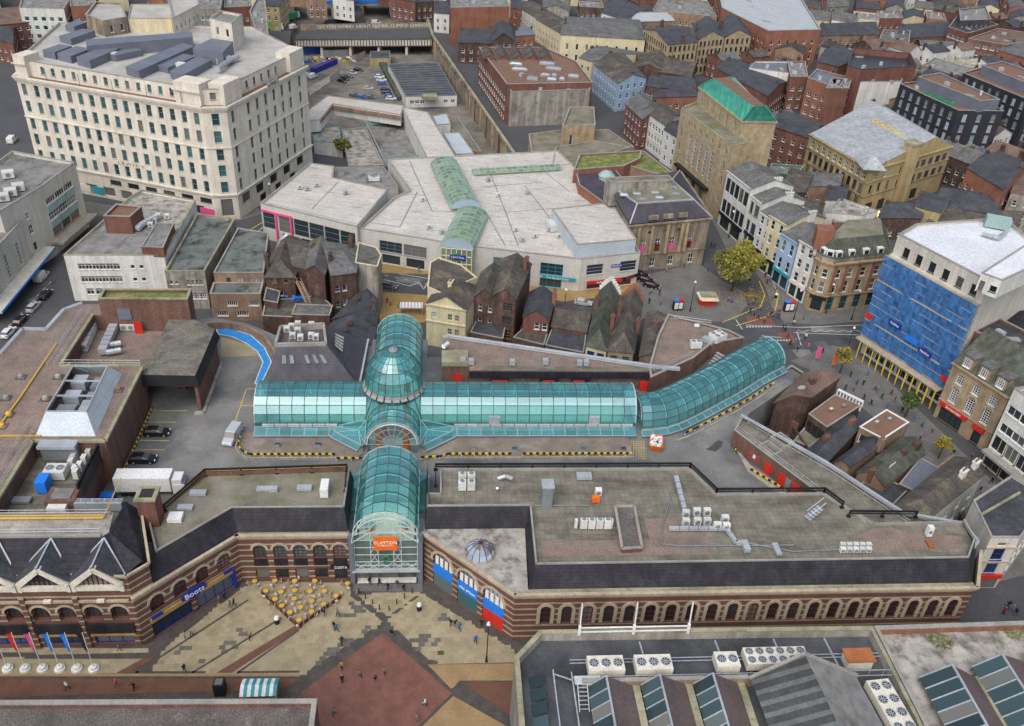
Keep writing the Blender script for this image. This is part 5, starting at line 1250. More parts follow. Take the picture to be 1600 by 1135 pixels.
ac('small white cowl on the gravel roof near the tree end',(1088,512),N2Z-.4,1.0,.6,.5,m='paint_white',side=False,name='vent_cowl',cat='cowl')
n3=thing('stair_well','sunken concrete yard with metal steps beside the curved vault','stairs',(*L(64,16.5),DK));MB().prism(LL([(60.2,15.0),(63.6,17.8),(64.6,16.4),(61.4,13.9)]),DK,DK+.3).build('landing',MT['concrete'],n3)
for i in range(6):MB().obox(L(62.6+i*.4,16+i*.35),R(45),-.3,-.9,DK+.3+i*.4,.3,.9,DK+.4+i*.4).build('step',MT['galv'],n3)
# ================================================================ red-door block
rd=thing('service_block','narrow brick block with bright red doors facing the service deck','building',(*P(1250,735,9),DK));RDZ=11.2
q=PP([(1147,672),(1160,650),(1290,724),(1412,803),(1478,818),(1478,832),(1352,826)],RDZ)
walls(rd,q,DK,RDZ,'brick_brown');flat_roof(rd,q,RDZ-.3,.3,.4,'roof_pavers','coping','brick_brown')
A,B=P(1147,672,RDZ),P(1352,826,RDZ);u,l=unit(A,B);ang=math.atan2(u[1],u[0]);nout=(u[1],-u[0])
if nout[1]>0:nout=(-nout[0],-nout[1])
for s,w,z0,z1,m_ in((7.9,1.3,0,2.3,'paint_red'),(9.2,.6,1,2.0,'paint_red'),(11.2,1.5,0,2.4,'paint_red'),(14.0,1.5,0,2.4,'paint_red'),(15.6,.8,1.2,2.0,'paint_red'),(12.6,1.1,0,2.3,'galv_dark'),(19.2,1.3,0.2,2.5,'paint_red'),(23.0,1.3,0,2.5,'paint_red'),(26.3,1.6,0,2.4,'paint_red'),(4.3,.5,1.2,1.9,'paint_red'),(5.2,.5,1.2,1.9,'paint_white'),(5.9,.5,1.2,1.9,'paint_red')):
 a,c=lerp(A,B,s/l),lerp(A,B,(s+w)/l);MB().prism([a,c,(c[0]+nout[0]*.1,c[1]+nout[1]*.1),(a[0]+nout[0]*.1,a[1]+nout[1]*.1)],DK+z0,DK+z1).build('door' if w>1 else 'wall_box',MT[m_],rd)
b=MB();pl=PP([(1158,649),(1290,722),(1412,802),(1505,818),(1528,846),(1516,862)],RDZ+.5)
for i in range(len(pl)-1):b.bar((*pl[i],RDZ+.5),(*pl[i+1],RDZ+.5),.5,.35)
b.build('cable_tray',MT['galv'],rd);rail(rd,PP([(1152,672),(1350,822)],RDZ),RDZ-.2);rail(rd,PP([(1168,662),(1300,740),(1420,820)],RDZ),RDZ-.2)
for i,(u_,v_,w)in enumerate(((1203,703,3.4),(1222,690,3.4))):
 c=P(u_,v_,RDZ);q=MB();
 for x0,y0,x1,y1 in((-w/2,-1.3,w/2,-1),(-w/2,1,w/2,1.3),(-w/2,-1,-w/2+.3,1),(w/2-.3,-1,w/2,1)):q.obox(c,ang,x0,y0,RDZ-.28,x1,y1,RDZ+.5)
 q.build('roof_kerb',MT['coping'],rd)
struct(MB().prism(PP([(1143,690),(1168,738),(1232,783),(1260,790),(1172,728),(1150,700)],DK),DK,DK+.2).build('deck_pavement',MT['concrete'],None))
# ================================================================ kit on the front roofs
for u_,v_ in((722,754),(722,766),(736,754),(736,766)):ac('twin stacked cream fan unit at the left end of the east roof',(u_,v_),RZ,1.2,.9,1.6,group='fan units at the left end of the east roof',fans=(1,1))
t=thing('extract_tower','tall square galvanised extract duct standing on the east roof','duct',(*P(853,790,RZ),RZ));c=P(853,788,RZ);MB().obox(c,LA,-.8,-.9,RZ,.8,.9,RZ+4.0).build('shaft',MT['galv_dark'],t);MB().obox(c,LA,-.95,-1.05,RZ+4.0,.95,1.05,RZ+4.25).build('cap',MT['galv'],t)
duct('bent twin galvanised duct behind the black rail',[P3(778,748,RZ+.6),P3(790,744,RZ+1.0),P3(800,748,RZ+.6)],.35)
duct('short mushroom vent pipe below the twin duct',[P3(777,765,RZ),P3(777,763,RZ+1.1)],.2)
ac('flat galvanised box beside the tall duct behind the rail',(912,748),RZ,2.4,1.3,.6,m='galv',side=False,name='duct_box',cat='duct')
for i in range(4):ac('cream condenser in a row of four beside the brick upstand',(911+i*12.3,826),RZ,1.05,.8,1.6,group='four cream condensers',fans=(1,1))
for u_ in(899,954):ac('slim white panel at the end of the row of four condensers',(u_,826),RZ,.4,.5,1.6,group='end panels of the four condensers',side=False)
c=P(983,838,RZ);t=thing('brick_upstand','long brick upstand with felt top beside the four condensers','roof structure',(*c,RZ));q=PP([(961,792),(991,792),(1003,856),(972,858)],RZ+.9);MB().prism(q,RZ,RZ+.9).build('wall',MT['brick_brown'],t);MB().poly(inset(q,.35),RZ+.91).build('top',MT['gravel_dark'],t);b=MB()
for k in range(4):b.bar((*q[k],RZ+1.0),(*q[(k+1)%4],RZ+1.0),.4,.25)
b.build('coping',MT['coping'],t)
for u_,v_,g in((1070,809,0),(1087,806,0),(1103,806,0),(1070,822,0),(1088,821,0),(1103,821,0),(1119,828,0),(1133,829,0),(1131,817,0)):ac('white condenser in the cluster along the grey cable tray',(u_,v_),RZ,1.1,.7,1.2,group='condensers along the cable tray')
duct('flat grey cable tray running between the white condensers',[P3(1045,826,RZ+.5),P3(1135,826,RZ+.5),P3(1150,848,RZ+.5),P3(1162,848,RZ+.5)],.3,sq=True);duct('straight grey tray leading down from the black rail corner',[P3(1056,745,RZ+.8),P3(1072,806,RZ+.5)],.35,sq=True)
for pl in([(1050,770),(1035,820),(1033,850),(1060,853),(1240,852)],[(835,790),(920,790)],[(1150,845),(1240,862),(1330,858)]):
 duct('thin dark pipe crossing the paved east roof',[P3(u_,v_,RZ+.25)for u_,v_ in pl],.1,'galv_dark',group='thin pipes on the east roof')
ac('grey ridge box by the lower edge of the east roof',(1164,858),RZ,.9,2.0,.7,m='galv',side=False,name='duct_box',cat='duct');ac('grey tray end dropping over the mansard edge',(1213,862),RZ,.8,2.4,.4,m='galv',side=False,name='duct_box',cat='duct')
for i in range(5):
 for j in range(2):ac('small white condenser in the double row near the right end of the east roof',(1315+i*10,857+j*7),RZ,.8,.6,.8,group='double row of small condensers')
ac('white upright unit at the far right end of the east roof',(1449,838),RZ,.8,.8,1.8,m='paint_white');ac('rusty brown plinth beside the upright white unit',(1452,852),RZ,.8,1.6,.4,m='rust',side=False,name='plinth',cat='plinth',legs=0)
t=thing('roof_steps','galvanised stepover with handrails at the rail corner','steps',(*P(1275,805,RZ),RZ));c=P(1275,806,RZ)
for i in range(5):MB().obox(c,R(30),-2+i*.5,-.6,RZ+.2+i*.3,-1.5+i*.5,.6,RZ+.3+i*.3).build('step',MT['galv'],t)
for sy in(-.6,.6):MB().tube((c[0]-1.8,c[1]-1+sy,RZ+1.2),(c[0]+.9,c[1]+.6+sy,RZ+2.7),.05).build('handrail',MT['galv'],t)
ac('small generator frame with orange motor on the east roof',(930,785),RZ,1.2,.8,.9,m='paint_orange',side=False,name='motor',cat='machine');ac('black topped white flue box above the orange motor',(934,775),RZ,1.0,.8,1.2,m='paint_white',name='flue_box',cat='flue')
for i,(u_,v_,w,d)in enumerate(((275,812,2.0,1.7),(310,773,2.4,1.0),(413,766,2.2,.9),(428,768,1.2,.8),(476,765,2.2,1.0),(508,770,1.2,2.6),(290,795,2.2,1.0))):ac(('square white rooflight kerb on the mossy west roof','long grey vent box beside the gold pipes','flat pale hatch left on the mossy west roof','small square vent right of the flat pale hatch','flat hatch with silver top in the middle of the mossy roof','tall white duct stack at the right end of the mossy roof','grey vent lid near the brick stack')[i],(u_,v_),RZ,w,d,(.7,.5,.4,.7,.5,1.6,.4)[i],m='paint_white' if i in(0,5)else 'galv',side=False,name='roof_vent',cat='roof vent',legs=.1)
for i,u_ in enumerate((433,497)):rooflight('small square rooflight on the terrace of the short vault',P(u_,697,DK+.25),DK+.25,1.1,.9,group='terrace rooflights of the short vault',gl='glass_blue')
for u_ in(740,804,911,974):rooflight('small blue rooflight on the terrace of the long vault',P(u_,703,DK+.25),DK+.25,1.0,.8,group='terrace rooflights of the long vault',gl='glass_blue')
c=P(1024,698,DK);t=thing('skip','orange skip piled with pale rubble on the service deck','skip',(*c,DK));b=MB();q0=[(-1.1,-1.7),(1.1,-1.7),(1.1,1.7),(-1.1,1.7)];ca,sa=math.cos(R(-6)),math.sin(R(-6))
tr=lambda x,y,z:(c[0]+ca*x-sa*y,c[1]+sa*x+ca*y,z)
for k in range(4):j=(k+1)%4;b.face([tr(q0[k][0]*.85,q0[k][1]*.75,DK+.1),tr(q0[j][0]*.85,q0[j][1]*.75,DK+.1),tr(*q0[j],DK+1.3),tr(*q0[k],DK+1.3)]);b.bar(tr(*q0[k],DK+1.3),tr(*q0[j],DK+1.3),.14)
b.build('body',MT['paint_gold']if 0 else MT['paint_orange'],t);b=MB();random.seed(5)
for i in range(40):x,y=random.uniform(-.95,.95),random.uniform(-1.5,1.5);b.obox(tr(x,y,0)[:2],random.random()*3,-.25,-.15,DK+.9,.25,.15,DK+1.2+random.random()*.3)
struct(b.build('rubble',MT['paint_white'],t),'stuff')
for i,(x,y)in enumerate(((10.5,-13.4),(-9.8,-13.4))):struct(MB().prism(LL([(x-.05,y-6),(x+.05,y-6),(x+.05,y),(x-.05,y)]),DK,DK+.012).build('deck_joint',MT['soot_dark'],deck))
# ramp plate seen behind the black rail
t=MB();
for i in range(12):t.obox(L(22+i*.42,-18.6),LA,-.16,-.35,DK+.5,.16,.35,DK+.6)
tag(t.build('grating',MT['paint_white'],None),'white slatted grating on the deck behind the black rail','grating')
# ================================================================ market roof in the right foreground
SZ=12.0;mk=thing('market_roof','dark market hall roof with parapet, glazed sawteeth and chillers in the foreground','building',(*L(50,-62),0))
q=LL([(17.4,-80),(17.5,-56.3),(21.1,-52.2),(66.4,-52.6),(66.4,-80)]);q2=LL([(66.4,-80),(66.4,-52.6),(110,-51.9),(110,-80)])
walls(mk,q,0,SZ,'concrete');walls(mk,q2,0,SZ,'brick_orange')
flat_roof(mk,q,10.6,1.4,.55,'felt_dark','coping_moss','concrete');flat_roof(mk,q2,10.9,1.1,.55,'roof_stained','coping','brick_orange','pale_roof')
mat('tile_plum',(0.13,0.095,0.09),var=.2,col2=(0.09,0.075,0.075),c2s=.5)
def saw(x0,xr,x1,yN,yS,ze,zr,n=9,m='tile_plum',gm='glass_slate'):
 d=(yN-yS)/n
 for i in range(n):MB().face([(*L(x0,yN-d*i),ze),(*L(x0,yN-d*(i+1)+.06),ze),(*L(xr,yN-d*(i+1)+.06),zr),(*L(xr,yN-d*i),zr)]).build('glass_pane',MT[gm],mk)
 b=MB()
 for i in range(n+1):b.bar((*L(x0,yN-d*i),ze+.06),(*L(xr,yN-d*i),zr+.06),.12,.14)
 b.bar((*L(xr,yN),zr+.08),(*L(xr,yS),zr+.08),.25,.2);b.build('glazing_bar',MT['galv'],mk)
 MB().face([(*L(xr,yN),zr),(*L(xr,yS),zr),(*L(x1,yS),ze),(*L(x1,yN),ze)]).build('slope',MT[m],mk)
 MB().face([(*L(x0,yN),ze-.8),(*L(x0,yN),ze),(*L(xr,yN),zr),(*L(x1,yN),ze),(*L(x1,yN),ze-.8)]).build('gable',MT['brick_pale'],mk)
 MB().bar((*L(x1+.5,yN),ze),(*L(x1+.5,yS),ze),.9,.1).build('gutter',MT['coping_moss'],mk)
for i in range(3):saw(26.3+i*6.7,28.4+i*6.7,31.9+i*6.7,-60.6,-76,11.6,13.6)
saw(69.0,72.6,76.4,-60.8,-76,12.0,14.4,9);saw(76.8,80.0,86,-59.4,-76,12.0,14.4,9);saw(86.4,90.0,96,-58.6,-76,12.0,14.4,9)
mat('roof_striped',(0.07,0.075,0.075),var=.3,streak=.2,extra=grid_extra(60,1.6,.35,-.9,LA,0,.2))
MB().face([(*L(46.9,-60.8),12.4),(*L(47.4,-78),12.4),(*L(54.6,-78),15.4),(*L(53.6,-59.6),15.4)]).build('slope',MT['roof_striped'],mk);MB().face([(*L(53.6,-59.6),15.4),(*L(54.6,-78),15.4),(*L(62.0,-78),12.4),(*L(60.6,-60.8),12.4)]).build('slope',MT['felt_grey'],mk)
b=MB();b.bar((*L(46.7,-60.6),12.5),(*L(53.6,-59.4),15.5),.4,.3);b.bar((*L(53.6,-59.4),15.5),(*L(60.8,-60.6),12.5),.4,.3);b.build('verge',MT['coping'],mk);MB().face([(*L(46.7,-60.5),10.6),(*L(60.8,-60.5),10.6),(*L(60.8,-60.5),12.4),(*L(53.6,-59.5),15.3),(*L(46.7,-60.5),12.4)]).build('gable',MT['brick_pale'],mk)
MB().bar((*L(25.6,-60.3),11.7),(*L(46.7,-60.3),11.7),.5,1.2).build('brick_upstand',MT['brick_pale'],mk);MB().bar((*L(25.6,-60.3),12.4),(*L(46.7,-60.3),12.4),.55,.15).build('upstand_coping',MT['coping'],mk)
for i in range(8):y=-58.5-i*1.9;MB().face([(*L(19.2,y),10.75),(*L(19.2,y-1.6),10.75),(*L(21.0,y-1.6),11.5),(*L(21.0,y),11.5)]).build('glass_pane',MT['glass_slate'],mk)
b=MB()
for x,y0,y1 in((22.3,-57.8,-76),(24.6,-58.2,-76)):b.bar((*L(x,y0),11.3),(*L(x,y1),11.3),.16)
for y in(-58.4,-66):b.bar((*L(22.3,y),11.3),(*L(24.6,y-1),11.3),.14)
for y,z in((-56.3,11.2),(-56.8,11.2),(-60.0,11.6),(-59.5,12.0)):b.bar((*L(24.6,y),z),(*L(66,y),z),.1)
for i in range(22):b.bar((*L(25+i*1.9,-59.6),10.7),(*L(25+i*1.9,-59.6),12.1),.08)
for x in(34.3,44.5,52.5,59.5):b.bar((*L(x,-53.4),10.75),(*L(x+.4,-60),10.75),.18,.3)
b.build('steel_frame',MT['galv'],mk)
b=MB();sx0=26.0
for z in(12.4,13.2):b.bar((*L(26.2,-52.9),z),(*L(40.7,-52.9),z),.16)
for x in(26.2,33.4,40.7):b.bar((*L(x,-52.9),11.9),(*L(x,-52.9),13.6),.35);b.bar((*L(x,-52.9),13.2),(*L(x,-52.4),17.3),.16)
tag(b.build('flag_bracket',MT['paint_white'],None),'white steel bracket rail with three tall poles on the market parapet','bracket')
def chil(lab,x,y,w,d,nx,ny,a=0):ac(lab,L(x,y)+(0,),10.7,w,d,1.3,LA+a,(nx,ny),'paint_cream',legs=.7,name='chiller',cat='chiller')
chil('cream chiller with three fans, left of two on the market roof',28.9,-58.0,4.6,2.3,3,1);chil('cream chiller with three fans, right of two on the market roof',35.0,-58.0,4.7,2.3,3,1);chil('smaller cream chiller with two fans on the market roof',44.6,-57.8,3.0,2.3,2,1);chil('wide cream chiller with two rows of six fans',51.2,-57.4,8.2,2.6,6,2);chil('long cream chiller with four pairs of fans beside the big gable',63.3,-65.2,3.0,7.6,2,4,R(5))
t=thing('lift_motor_box','small rusty roofed plant box at the end of the pipe run','plant box',(*L(62.3,-57.4),10.7));MB().prism(LL([(60.6,-58.4),(64,-58.4),(64,-56.6),(60.6,-56.6)]),10.7,12.3).build('body',MT['paint_cream'],t);MB().prism(LL([(60.4,-58.6),(64.2,-58.6),(64.2,-56.4),(60.4,-56.4)]),12.3,12.5).build('roof',MT['rust'],t)
t=thing('roof_ladder','galvanised ladder with landing beside the first glazed sawtooth','ladder',(*L(25.6,-61),10.7));MB().prism(LL([(24.7,-60.6),(28,-60.6),(28,-59.4),(24.7,-59.4)]),12.0,12.15).build('landing',MT['sheet_pale'],t)
for i in range(6):MB().bar((*L(25.0,-61-i*.45),12-i*.22),(*L(26.2,-61-i*.45),12-i*.22),.1).build('rung',MT['galv'],t)
for x in(25.0,26.2):MB().bar((*L(x,-60.6),12.1),(*L(x,-63.6),10.8),.1).build('stile',MT['galv'],t)
for i,(u_,v_,r)in enumerate(((1468,1002,1.4),(1590,990,1.6))):
 c=P(u_,v_,10.9);b=MB();random.seed(i)
 for k in range(260):a=random.random()*6.28;rr=r*math.sqrt(random.random());x,y,z=c[0]+rr*1.2*math.cos(a),c[1]+rr*math.sin(a),10.9+random.random()*.5*(1-rr/r/1.5);b.face([(x,y,z),(x+random.uniform(-.3,.3),y+random.uniform(-.3,.3),z+random.random()*.2),(x+random.uniform(-.3,.3),y+random.uniform(-.3,.3),z+random.random()*.2)])
 tag(b.build('moss_clump',MT['sedum'],None),('mossy weed clump on the pale roof by the parapet','weed clump at the right edge of the pale roof')[i],'plant')
# plain flat roof, lower left
bl=bld('foreground_building','low foreground building with plain brown felt roof and pale coping',LL([(-60,-80),(-6.4,-80),(-6.6,-61.7),(-60,-60.4)]),11.2,'brick_brown','gravel_dark',0,.8,.6)
bld('plaza_wall','low pale stepped wall beside the market hall',LL([(15.9,-62),(17.3,-62),(17.3,-78),(15.9,-78)]),2.0,'stucco_white','coping',0,.1,.2,cat='wall')
# ================================================================ small alley buildings on the right
def hq(px,z):return PP(px,z)
SL=('paint_white','glass_dark')
h1=house('alley_house','brick alley house with patchy rust red tiles beside the curved glass vault',hq([(1212,628),(1267,620),(1312,588),(1256,583)],8.5),8.5,1.2,'brick_dark','tile_rust',along=False)
bld('annex','low brick annex cluttered with orange debris beside the glass vault end',hq([(1196,600),(1225,622),(1262,590),(1236,574)],6),6,'brick_dark','roof_moss',par=.5)
a1=bld('annex','flat brown felt roof annex with white balustrade on the street side',hq([(1263,648),(1292,669),(1345,635),(1304,618)],6.5),6.5,'brick_dark','felt_brown',par=.15,win=[(P(1278,665,6),[(3.2,2.2,3,1.3,'cross','paint_black')])])
b=MB();A,B=P(1308,614,7),P(1347,633,7)
for i in range(9):p=lerp(A,B,i/8);b.bar((*p,6.6),(*p,7.7),.22)
b.bar((*A,7.8),(*B,7.8),.4,.3);b.bar((*A,6.0),(*B,6.0),.4,1.0);b.build('balustrade',MT['paint_white'],a1)
a2=bld('annex','brown felt flat roof house with white fascia nearest the pedestrian street',hq([(1343,668),(1380,687),(1420,661),(1385,641)],7.5),7.5,'brick_pale','felt_brown',par=.12,cop='paint_white',win=[(P(1360,680,7),[(4.5,1.8,2,1.6,'plain')])])
house('alley_house','slate alley house behind the red door block',hq([(1254,712),(1286,727),(1345,664),(1318,652)],6),6,1.3,'brick_dark','slate_dark',along=False)
house('alley_house','narrow brick house with slate roof and end window behind the cable tray',hq([(1304,722),(1328,728),(1382,690),(1354,684)],6.5),6.5,1.0,'brick_pale','slate_dark',along=False,win=[(P(1315,730,5),[(3.6,1.6,1,2.2,'g33')])])
h5=house('alley_house','green grey slate alley house with small dormer',hq([(1340,738),(1382,758),(1447,706),(1408,684)],5.8),5.8,1.8,'brick_pale','slate_green',along=False)
bld('annex','smooth blue grey sheet roof between the slate house and the white house',hq([(1405,757),(1432,770),(1468,733),(1438,716)],5),5,'brick_dark','metal_blue_grey',par=.1)
bld('annex','low dark slate lean-to squeezed behind the cable tray',hq([(1335,760),(1390,795),(1420,765),(1375,745)],4.2),4.2,'brick_dark','slate_dark',par=.1)
bld('annex','small mossy yard roof beside the felt annex',hq([(1240,690),(1265,700),(1290,680),(1258,668)],3),3,'brick_dark','roof_moss',par=.2)
h6=house('white_house','white rendered house with slate roof and white chimneys at the alley mouth',hq([(1398,790),(1455,806),(1537,740),(1492,714)],7.8),7.8,1.5,'stucco_white','slate_brown',along=False,hip=(1.5,0),win=[(P(1425,805,6),[(4.8,1.2,[.3],1.0,'plain')]),(P(1497,775,6),[(3.5,2.0,4,1.2,'sash','stucco_white'),(.8,2.0,4,1.2,'sash','stucco_white')])],chim=((.7,.72,1.6,1.6),(.72,.95,1.6,1.6)),chm='stucco_white')
h7=bld('corner_shop','pale stone corner shop with arched upper windows and red shopfront',hq([(1548,842),(1594,842),(1640,780),(1580,745),(1520,784)],11.0),11.0,'stone_white','slate_dark',par=.25,win=[(P(1570,850,11),[(6.4,2.4,[.5],1.9,'cross','paint_navy'),(3.4,2.2,[.5],1.9,'g22','paint_navy'),(9.3,.8,[.5],1.6,'plain')]),(P(1620,810,11),[(6.4,2.2,5,1.2,'sash'),(3.4,2.0,5,1.2,'sash')])])
A,B=P(1548,842,11),P(1594,842,11);u,l=unit(A,B);an=math.atan2(u[1],u[0])
f=MB().obox(A,an,.05,-.4,2.5,l-.1,-.03,3.3).build('shop_fascia',MT['paint_red'],h7);MB().obox(A,an,.4,-.12,.3,l-.4,-.02,2.4).build('shop_window',MT['glass_dark'],h7);text_obj('lettering','BETFRED','paint_white',((A[0]+B[0])/2+u[1]*.43,(A[1]+B[1])/2-u[0]*.43,2.9),(R(90),0,an),.5,f)if 0 else None
cornice(h7,[A,B],8.9,.3,.4);cornice(h7,[A,B],5.9,.25,.3)
t=MB().obox(P(1560,790,11.2),.6,-5,-.2,11.2,6,.2,11.5);t.build('ridge',MT['coping_moss'],h7)
# alley clutter: stacks, yard walls, dormer, dish
for i,(u_,v_,z,w,m_)in enumerate(((1268,600,9.2,1.6,'brick_dark'),(1330,664,6.6,1.4,'brick_red'),(1376,694,7.0,1.2,'brick_pale'),(1432,700,6.8,1.3,'brick_dark'),(1362,742,6.4,1.0,'brick_red'),(1290,690,6.4,1.2,'brick_red'),(1410,712,6.6,1.1,'brick_dark'))):
 c=P(u_,v_,z);t=thing('chimney_stack',('brick stack on the rust tiled alley house','stack at the street end of the slate alley house','small stack beside the felt roof house','stack on the ridge end of the green slate house','low stack at the near gable of the green slate house','stack at the near end of the slate alley house','stack on the green slate house slope')[i],'chimney',(*c,z-1.5));MB().obox(c,.6,-w/2,-.45,z-1.5,w/2,.45,z+1.3).build('stack',MT[m_],t)
 for k in(-.3,.3):MB().cyl((c[0]+k*w*.8,c[1]+k*w*.5),.13,z+1.3,z+1.8,7,.1).build('pot',MT['tile_rust'],t)
for i,px in enumerate(([(1240,668),(1262,700)],[(1262,700),(1300,716)],[(1300,690),(1345,668)],[(1352,716),(1398,692)],[(1398,772),(1440,742)],[(1210,640),(1248,664)],[(1344,748),(1376,772)],[(1450,742),(1490,712)])):A,B=PP(px,3.2);tag(MB().bar((*A,1.6),(*B,1.6),.3,3.2).bar((*A,3.25),(*B,3.25),.4,.15).build('yard_wall',MT[('brick_dark','brick_pale','brick_red')[i%3]],None,loc=(*A,0)),'brick yard wall among the alley houses','wall','alley yard walls')
c=P(1386,722,7.0);MB().obox(c,.75,-1.4,-1.0,6.0,1.4,1.0,7.6).build('dormer',MT['slate_green'],h5);MB().obox(c,.75,-1.1,-1.08,6.5,1.1,-1.01,7.3).build('dormer_window',MT['paint_white'],h5)
c=P(1251,610,9.5);t=thing('satellite_dish','pale satellite dish on a mast beside the rust tiled house','dish',(*c,6));MB().cyl(c,.06,6,10,6).build('mast',MT['galv'],t);MB().tube((c[0],c[1]-.1,10.2),(c[0],c[1]+.15,10.3),.75,12,.3).build('dish',MT['paint_white'],t)
for u_,v_ in((1300,636),(1320,630),(1370,660),(1390,655)):rooflight('tiny vent lid on a brown felt annex roof',P(u_,v_,7.6),7.0 if u_<1340 else 7.6,.8,.6,.6,'vents on brown felt roofs',.4)
# ================================================================ department store (pale stone, eight storeys)
LZc=30.2;ls=thing('department_store','huge pale stone department store with rows of dark windows and flat roof','building',(*P(250,200,15),0))
lq=PP([(25,124),(316,173),(354,172),(478,108)],LZc);back=rectd(lq[0],lq[1],40)
lq=lq+[(lq[3][0]-22,lq[3][1]+26),(lq[0][0]-8,lq[0][1]+42)]
W5=[8.0,12.6,17.0,21.8,26.4];DKF=('galv_dark','glass_teal')
rowsL=[(z-.2,3.1,[.035]+[.105+.0612*i for i in range(14)]+[.965],1.5,'sash',*DKF)for z in W5]+[(4.4,1.6,[.45,.55,.65,.75,.85,.95,.1],3.6,'g31','paint_black','glass_dark'),(.8,2.6,[.1,.2,.3,.4,.5,.6,.7,.8,.9],3.8,'shop','paint_cream','glass_blue')]
rowsC=[(z-.2,3.1,1,1.8,'sash',*DKF)for z in W5]+[(1.0,5.0,1,3.2,'shop','paint_cream','glass_dark')]
rowsR=[(z-.2,3.1,[.06]+[.24+.105*i for i in range(6)]+[.9],1.5,'sash',*DKF)for z in W5]+[(3.6,2.6,[.1,.27,.45,.63,.82],4.0,'g31','paint_black','glass_dark'),(.6,2.2,[.3,.5,.7],3.5,'shop','paint_red','glass_dark')]
walls(ls,lq,0,LZc,'stone_pale',[(P(170,148,LZc),rowsL),(P(335,172,LZc),rowsC),(P(416,140,LZc),rowsR)],.35)
lc_=[lq[5],lq[0],lq[1],lq[2],lq[3]]
cornice(ls,lc_,LZc-.3,.8,1.3,'stone_pale');cornice(ls,lc_,6.6,.5,.8,'stone_pale','string_course');cornice(ls,lc_,19.9,.25,.4,'stone_pale','string_course')
MB().poly(lq,LZc+.9).build('ledge',MT['felt_brown'],ls)
aq=inset(lq,[1.6,1.2,1.6,.8,.8,1.2]);walls(ls,aq,LZc+.9,35.2,'stone_pale',[(P(170,130,33),[(1.0,2.0,[.13+.058*i for i in range(13)],1.2,'sash',*DKF)]),(P(335,150,33),[(1.4,1.8,1,1.5,'sash',*DKF)]),(P(416,120,33),[(1.0,2.0,[.3+.09*i for i in range(5)],1.2,'sash',*DKF)])])
flat_roof(ls,aq,34.6,.5,.6,'roof_pale','coping','stone_pale')
for(a,b_)in((0,.075),(.86,1.0)):
 p,q=lerp(lq[0],lq[1],a),lerp(lq[0],lq[1],b_);r_=rectd(p,q,6);MB().prism(inset(r_,.3),LZc+.9,36.6).build('corner_block',MT['stone_pale'],ls);cornice(ls,[p,q],34.2,.3,.5,'stone_pale')
for a,b_ in((0.0,.2),(.8,1.0)):
 p,q=lerp(lq[2],lq[3],a),lerp(lq[2],lq[3],b_);l=dist(p,q);n=((q[1]-p[1])/l,-(q[0]-p[0])/l);r_=[p,q,(q[0]-n[0]*5,q[1]-n[1]*5),(p[0]-n[0]*5,p[1]-n[1]*5)];MB().prism(inset(r_,.3),LZc+.9,36.4).build('corner_block',MT['stone_pale'],ls)
A,B=lq[0],lq[1];u,l=unit(A,B);an=math.atan2(u[1],u[0]);text_obj('lettering',"L E W I S ' S",'stucco_orange',(*lerp(A,B,.56),11.6),(R(90),0,an),1.1,ls,.12,xs=1.5)
A2,B2=lq[2],lq[3];u2,l2=unit(A2,B2);text_obj('lettering',"LEWIS'S",'galv_dark',(*[lerp(A2,B2,.52)[i]+(u2[1],-u2[0])[i]*.9 for i in(0,1)],31.6),(R(90),0,math.atan2(u2[1],u2[0])),1.7,ls,.2)
for i in range(9):
 p=lerp(A,B,.18+i*.09);MB().cyl((p[0]+u[1]*.0,p[1]-u[0]*.0),.06,LZc+1,LZc+4.2,5).build('flagstaff',MT['paint_black'],ls)if i%2==0 else None
for i,(c_,m_)in enumerate((('paint_red',.17),('paint_cream',.27),('paint_teal',.33),('paint_pink',.95))):q=lerp(A,B,m_);MB().obox(q,an,-2.2,-.15,.8,2.2,-.02,3.0).build('poster',MT[c_],ls)
# roof boxes
for i,(px,z1)in enumerate((([(66,78),(85,82),(112,72),(93,69)],36.6),([(89,83),(110,88),(142,76),(119,72)],36.6),([(119,89),(140,95),(187,75),(170,70)],36.8),([(196,104),(217,111),(304,72),(285,67)],36.8),([(238,100),(262,106),(306,88),(282,83)],36.2),([(265,111),(285,118),(330,94),(309,88)],36.6),([(301,75),(348,82),(364,65),(331,60)],38.5),([(101,39),(115,42),(135,35),(120,31)],36.4),([(92,56),(110,61),(148,48),(130,45)],36.4),([(165,84),(180,87),(222,78),(210,74)],36.3))):
 q=PP(px,z1);t=MB();t.prism(q,34.6,z1);o=t.build('plant_box',MT['metal_blue_grey'],ls)
q=PP([(133,62),(300,50),(300,58),(135,72)],38);MB().prism(q,34.6,38).build('glazed_atrium',MT['metal_blue_grey'],ls)
for i in range(9):p=lerp(P(134,70,37.8),P(252,52,37.8),(i+.1)/9);q_=lerp(P(134,70,37.8),P(252,52,37.8),(i+.9)/9);MB().face([(*p,35.2),(*q_,35.2),(*q_,37.6),(*p,37.6)]).build('atrium_pane',MT['glass_dark'],ls)
bld('penthouse','brown walled rooftop block with cream parapet behind the plant boxes',PP([(134,26),(162,36),(198,30),(190,8),(150,6)],38.6),38.6,'stone_sooty','roof_pale',34.6,.6,win=[(P(180,33,38),[(1.0,2.0,[.3,.75],1.1,'plain')])],cat='rooftop block');bld('penthouse','plain cream panelled rooftop block in the middle of the store roof',PP([(200,30),(268,30),(272,8),(205,8)],38.4),38.4,'stucco_cream','roof_pale',34.6,.2,cat='rooftop block');bld('penthouse','long cream rooftop wing with a row of small windows',PP([(270,32),(312,10),(306,-14),(262,0)],39.5),39.5,'stone_pale','roof_pale',34.6,.5,win=[(P(291,21,39),[(1.4,1.6,6,.9,'plain')])],cat='rooftop block')
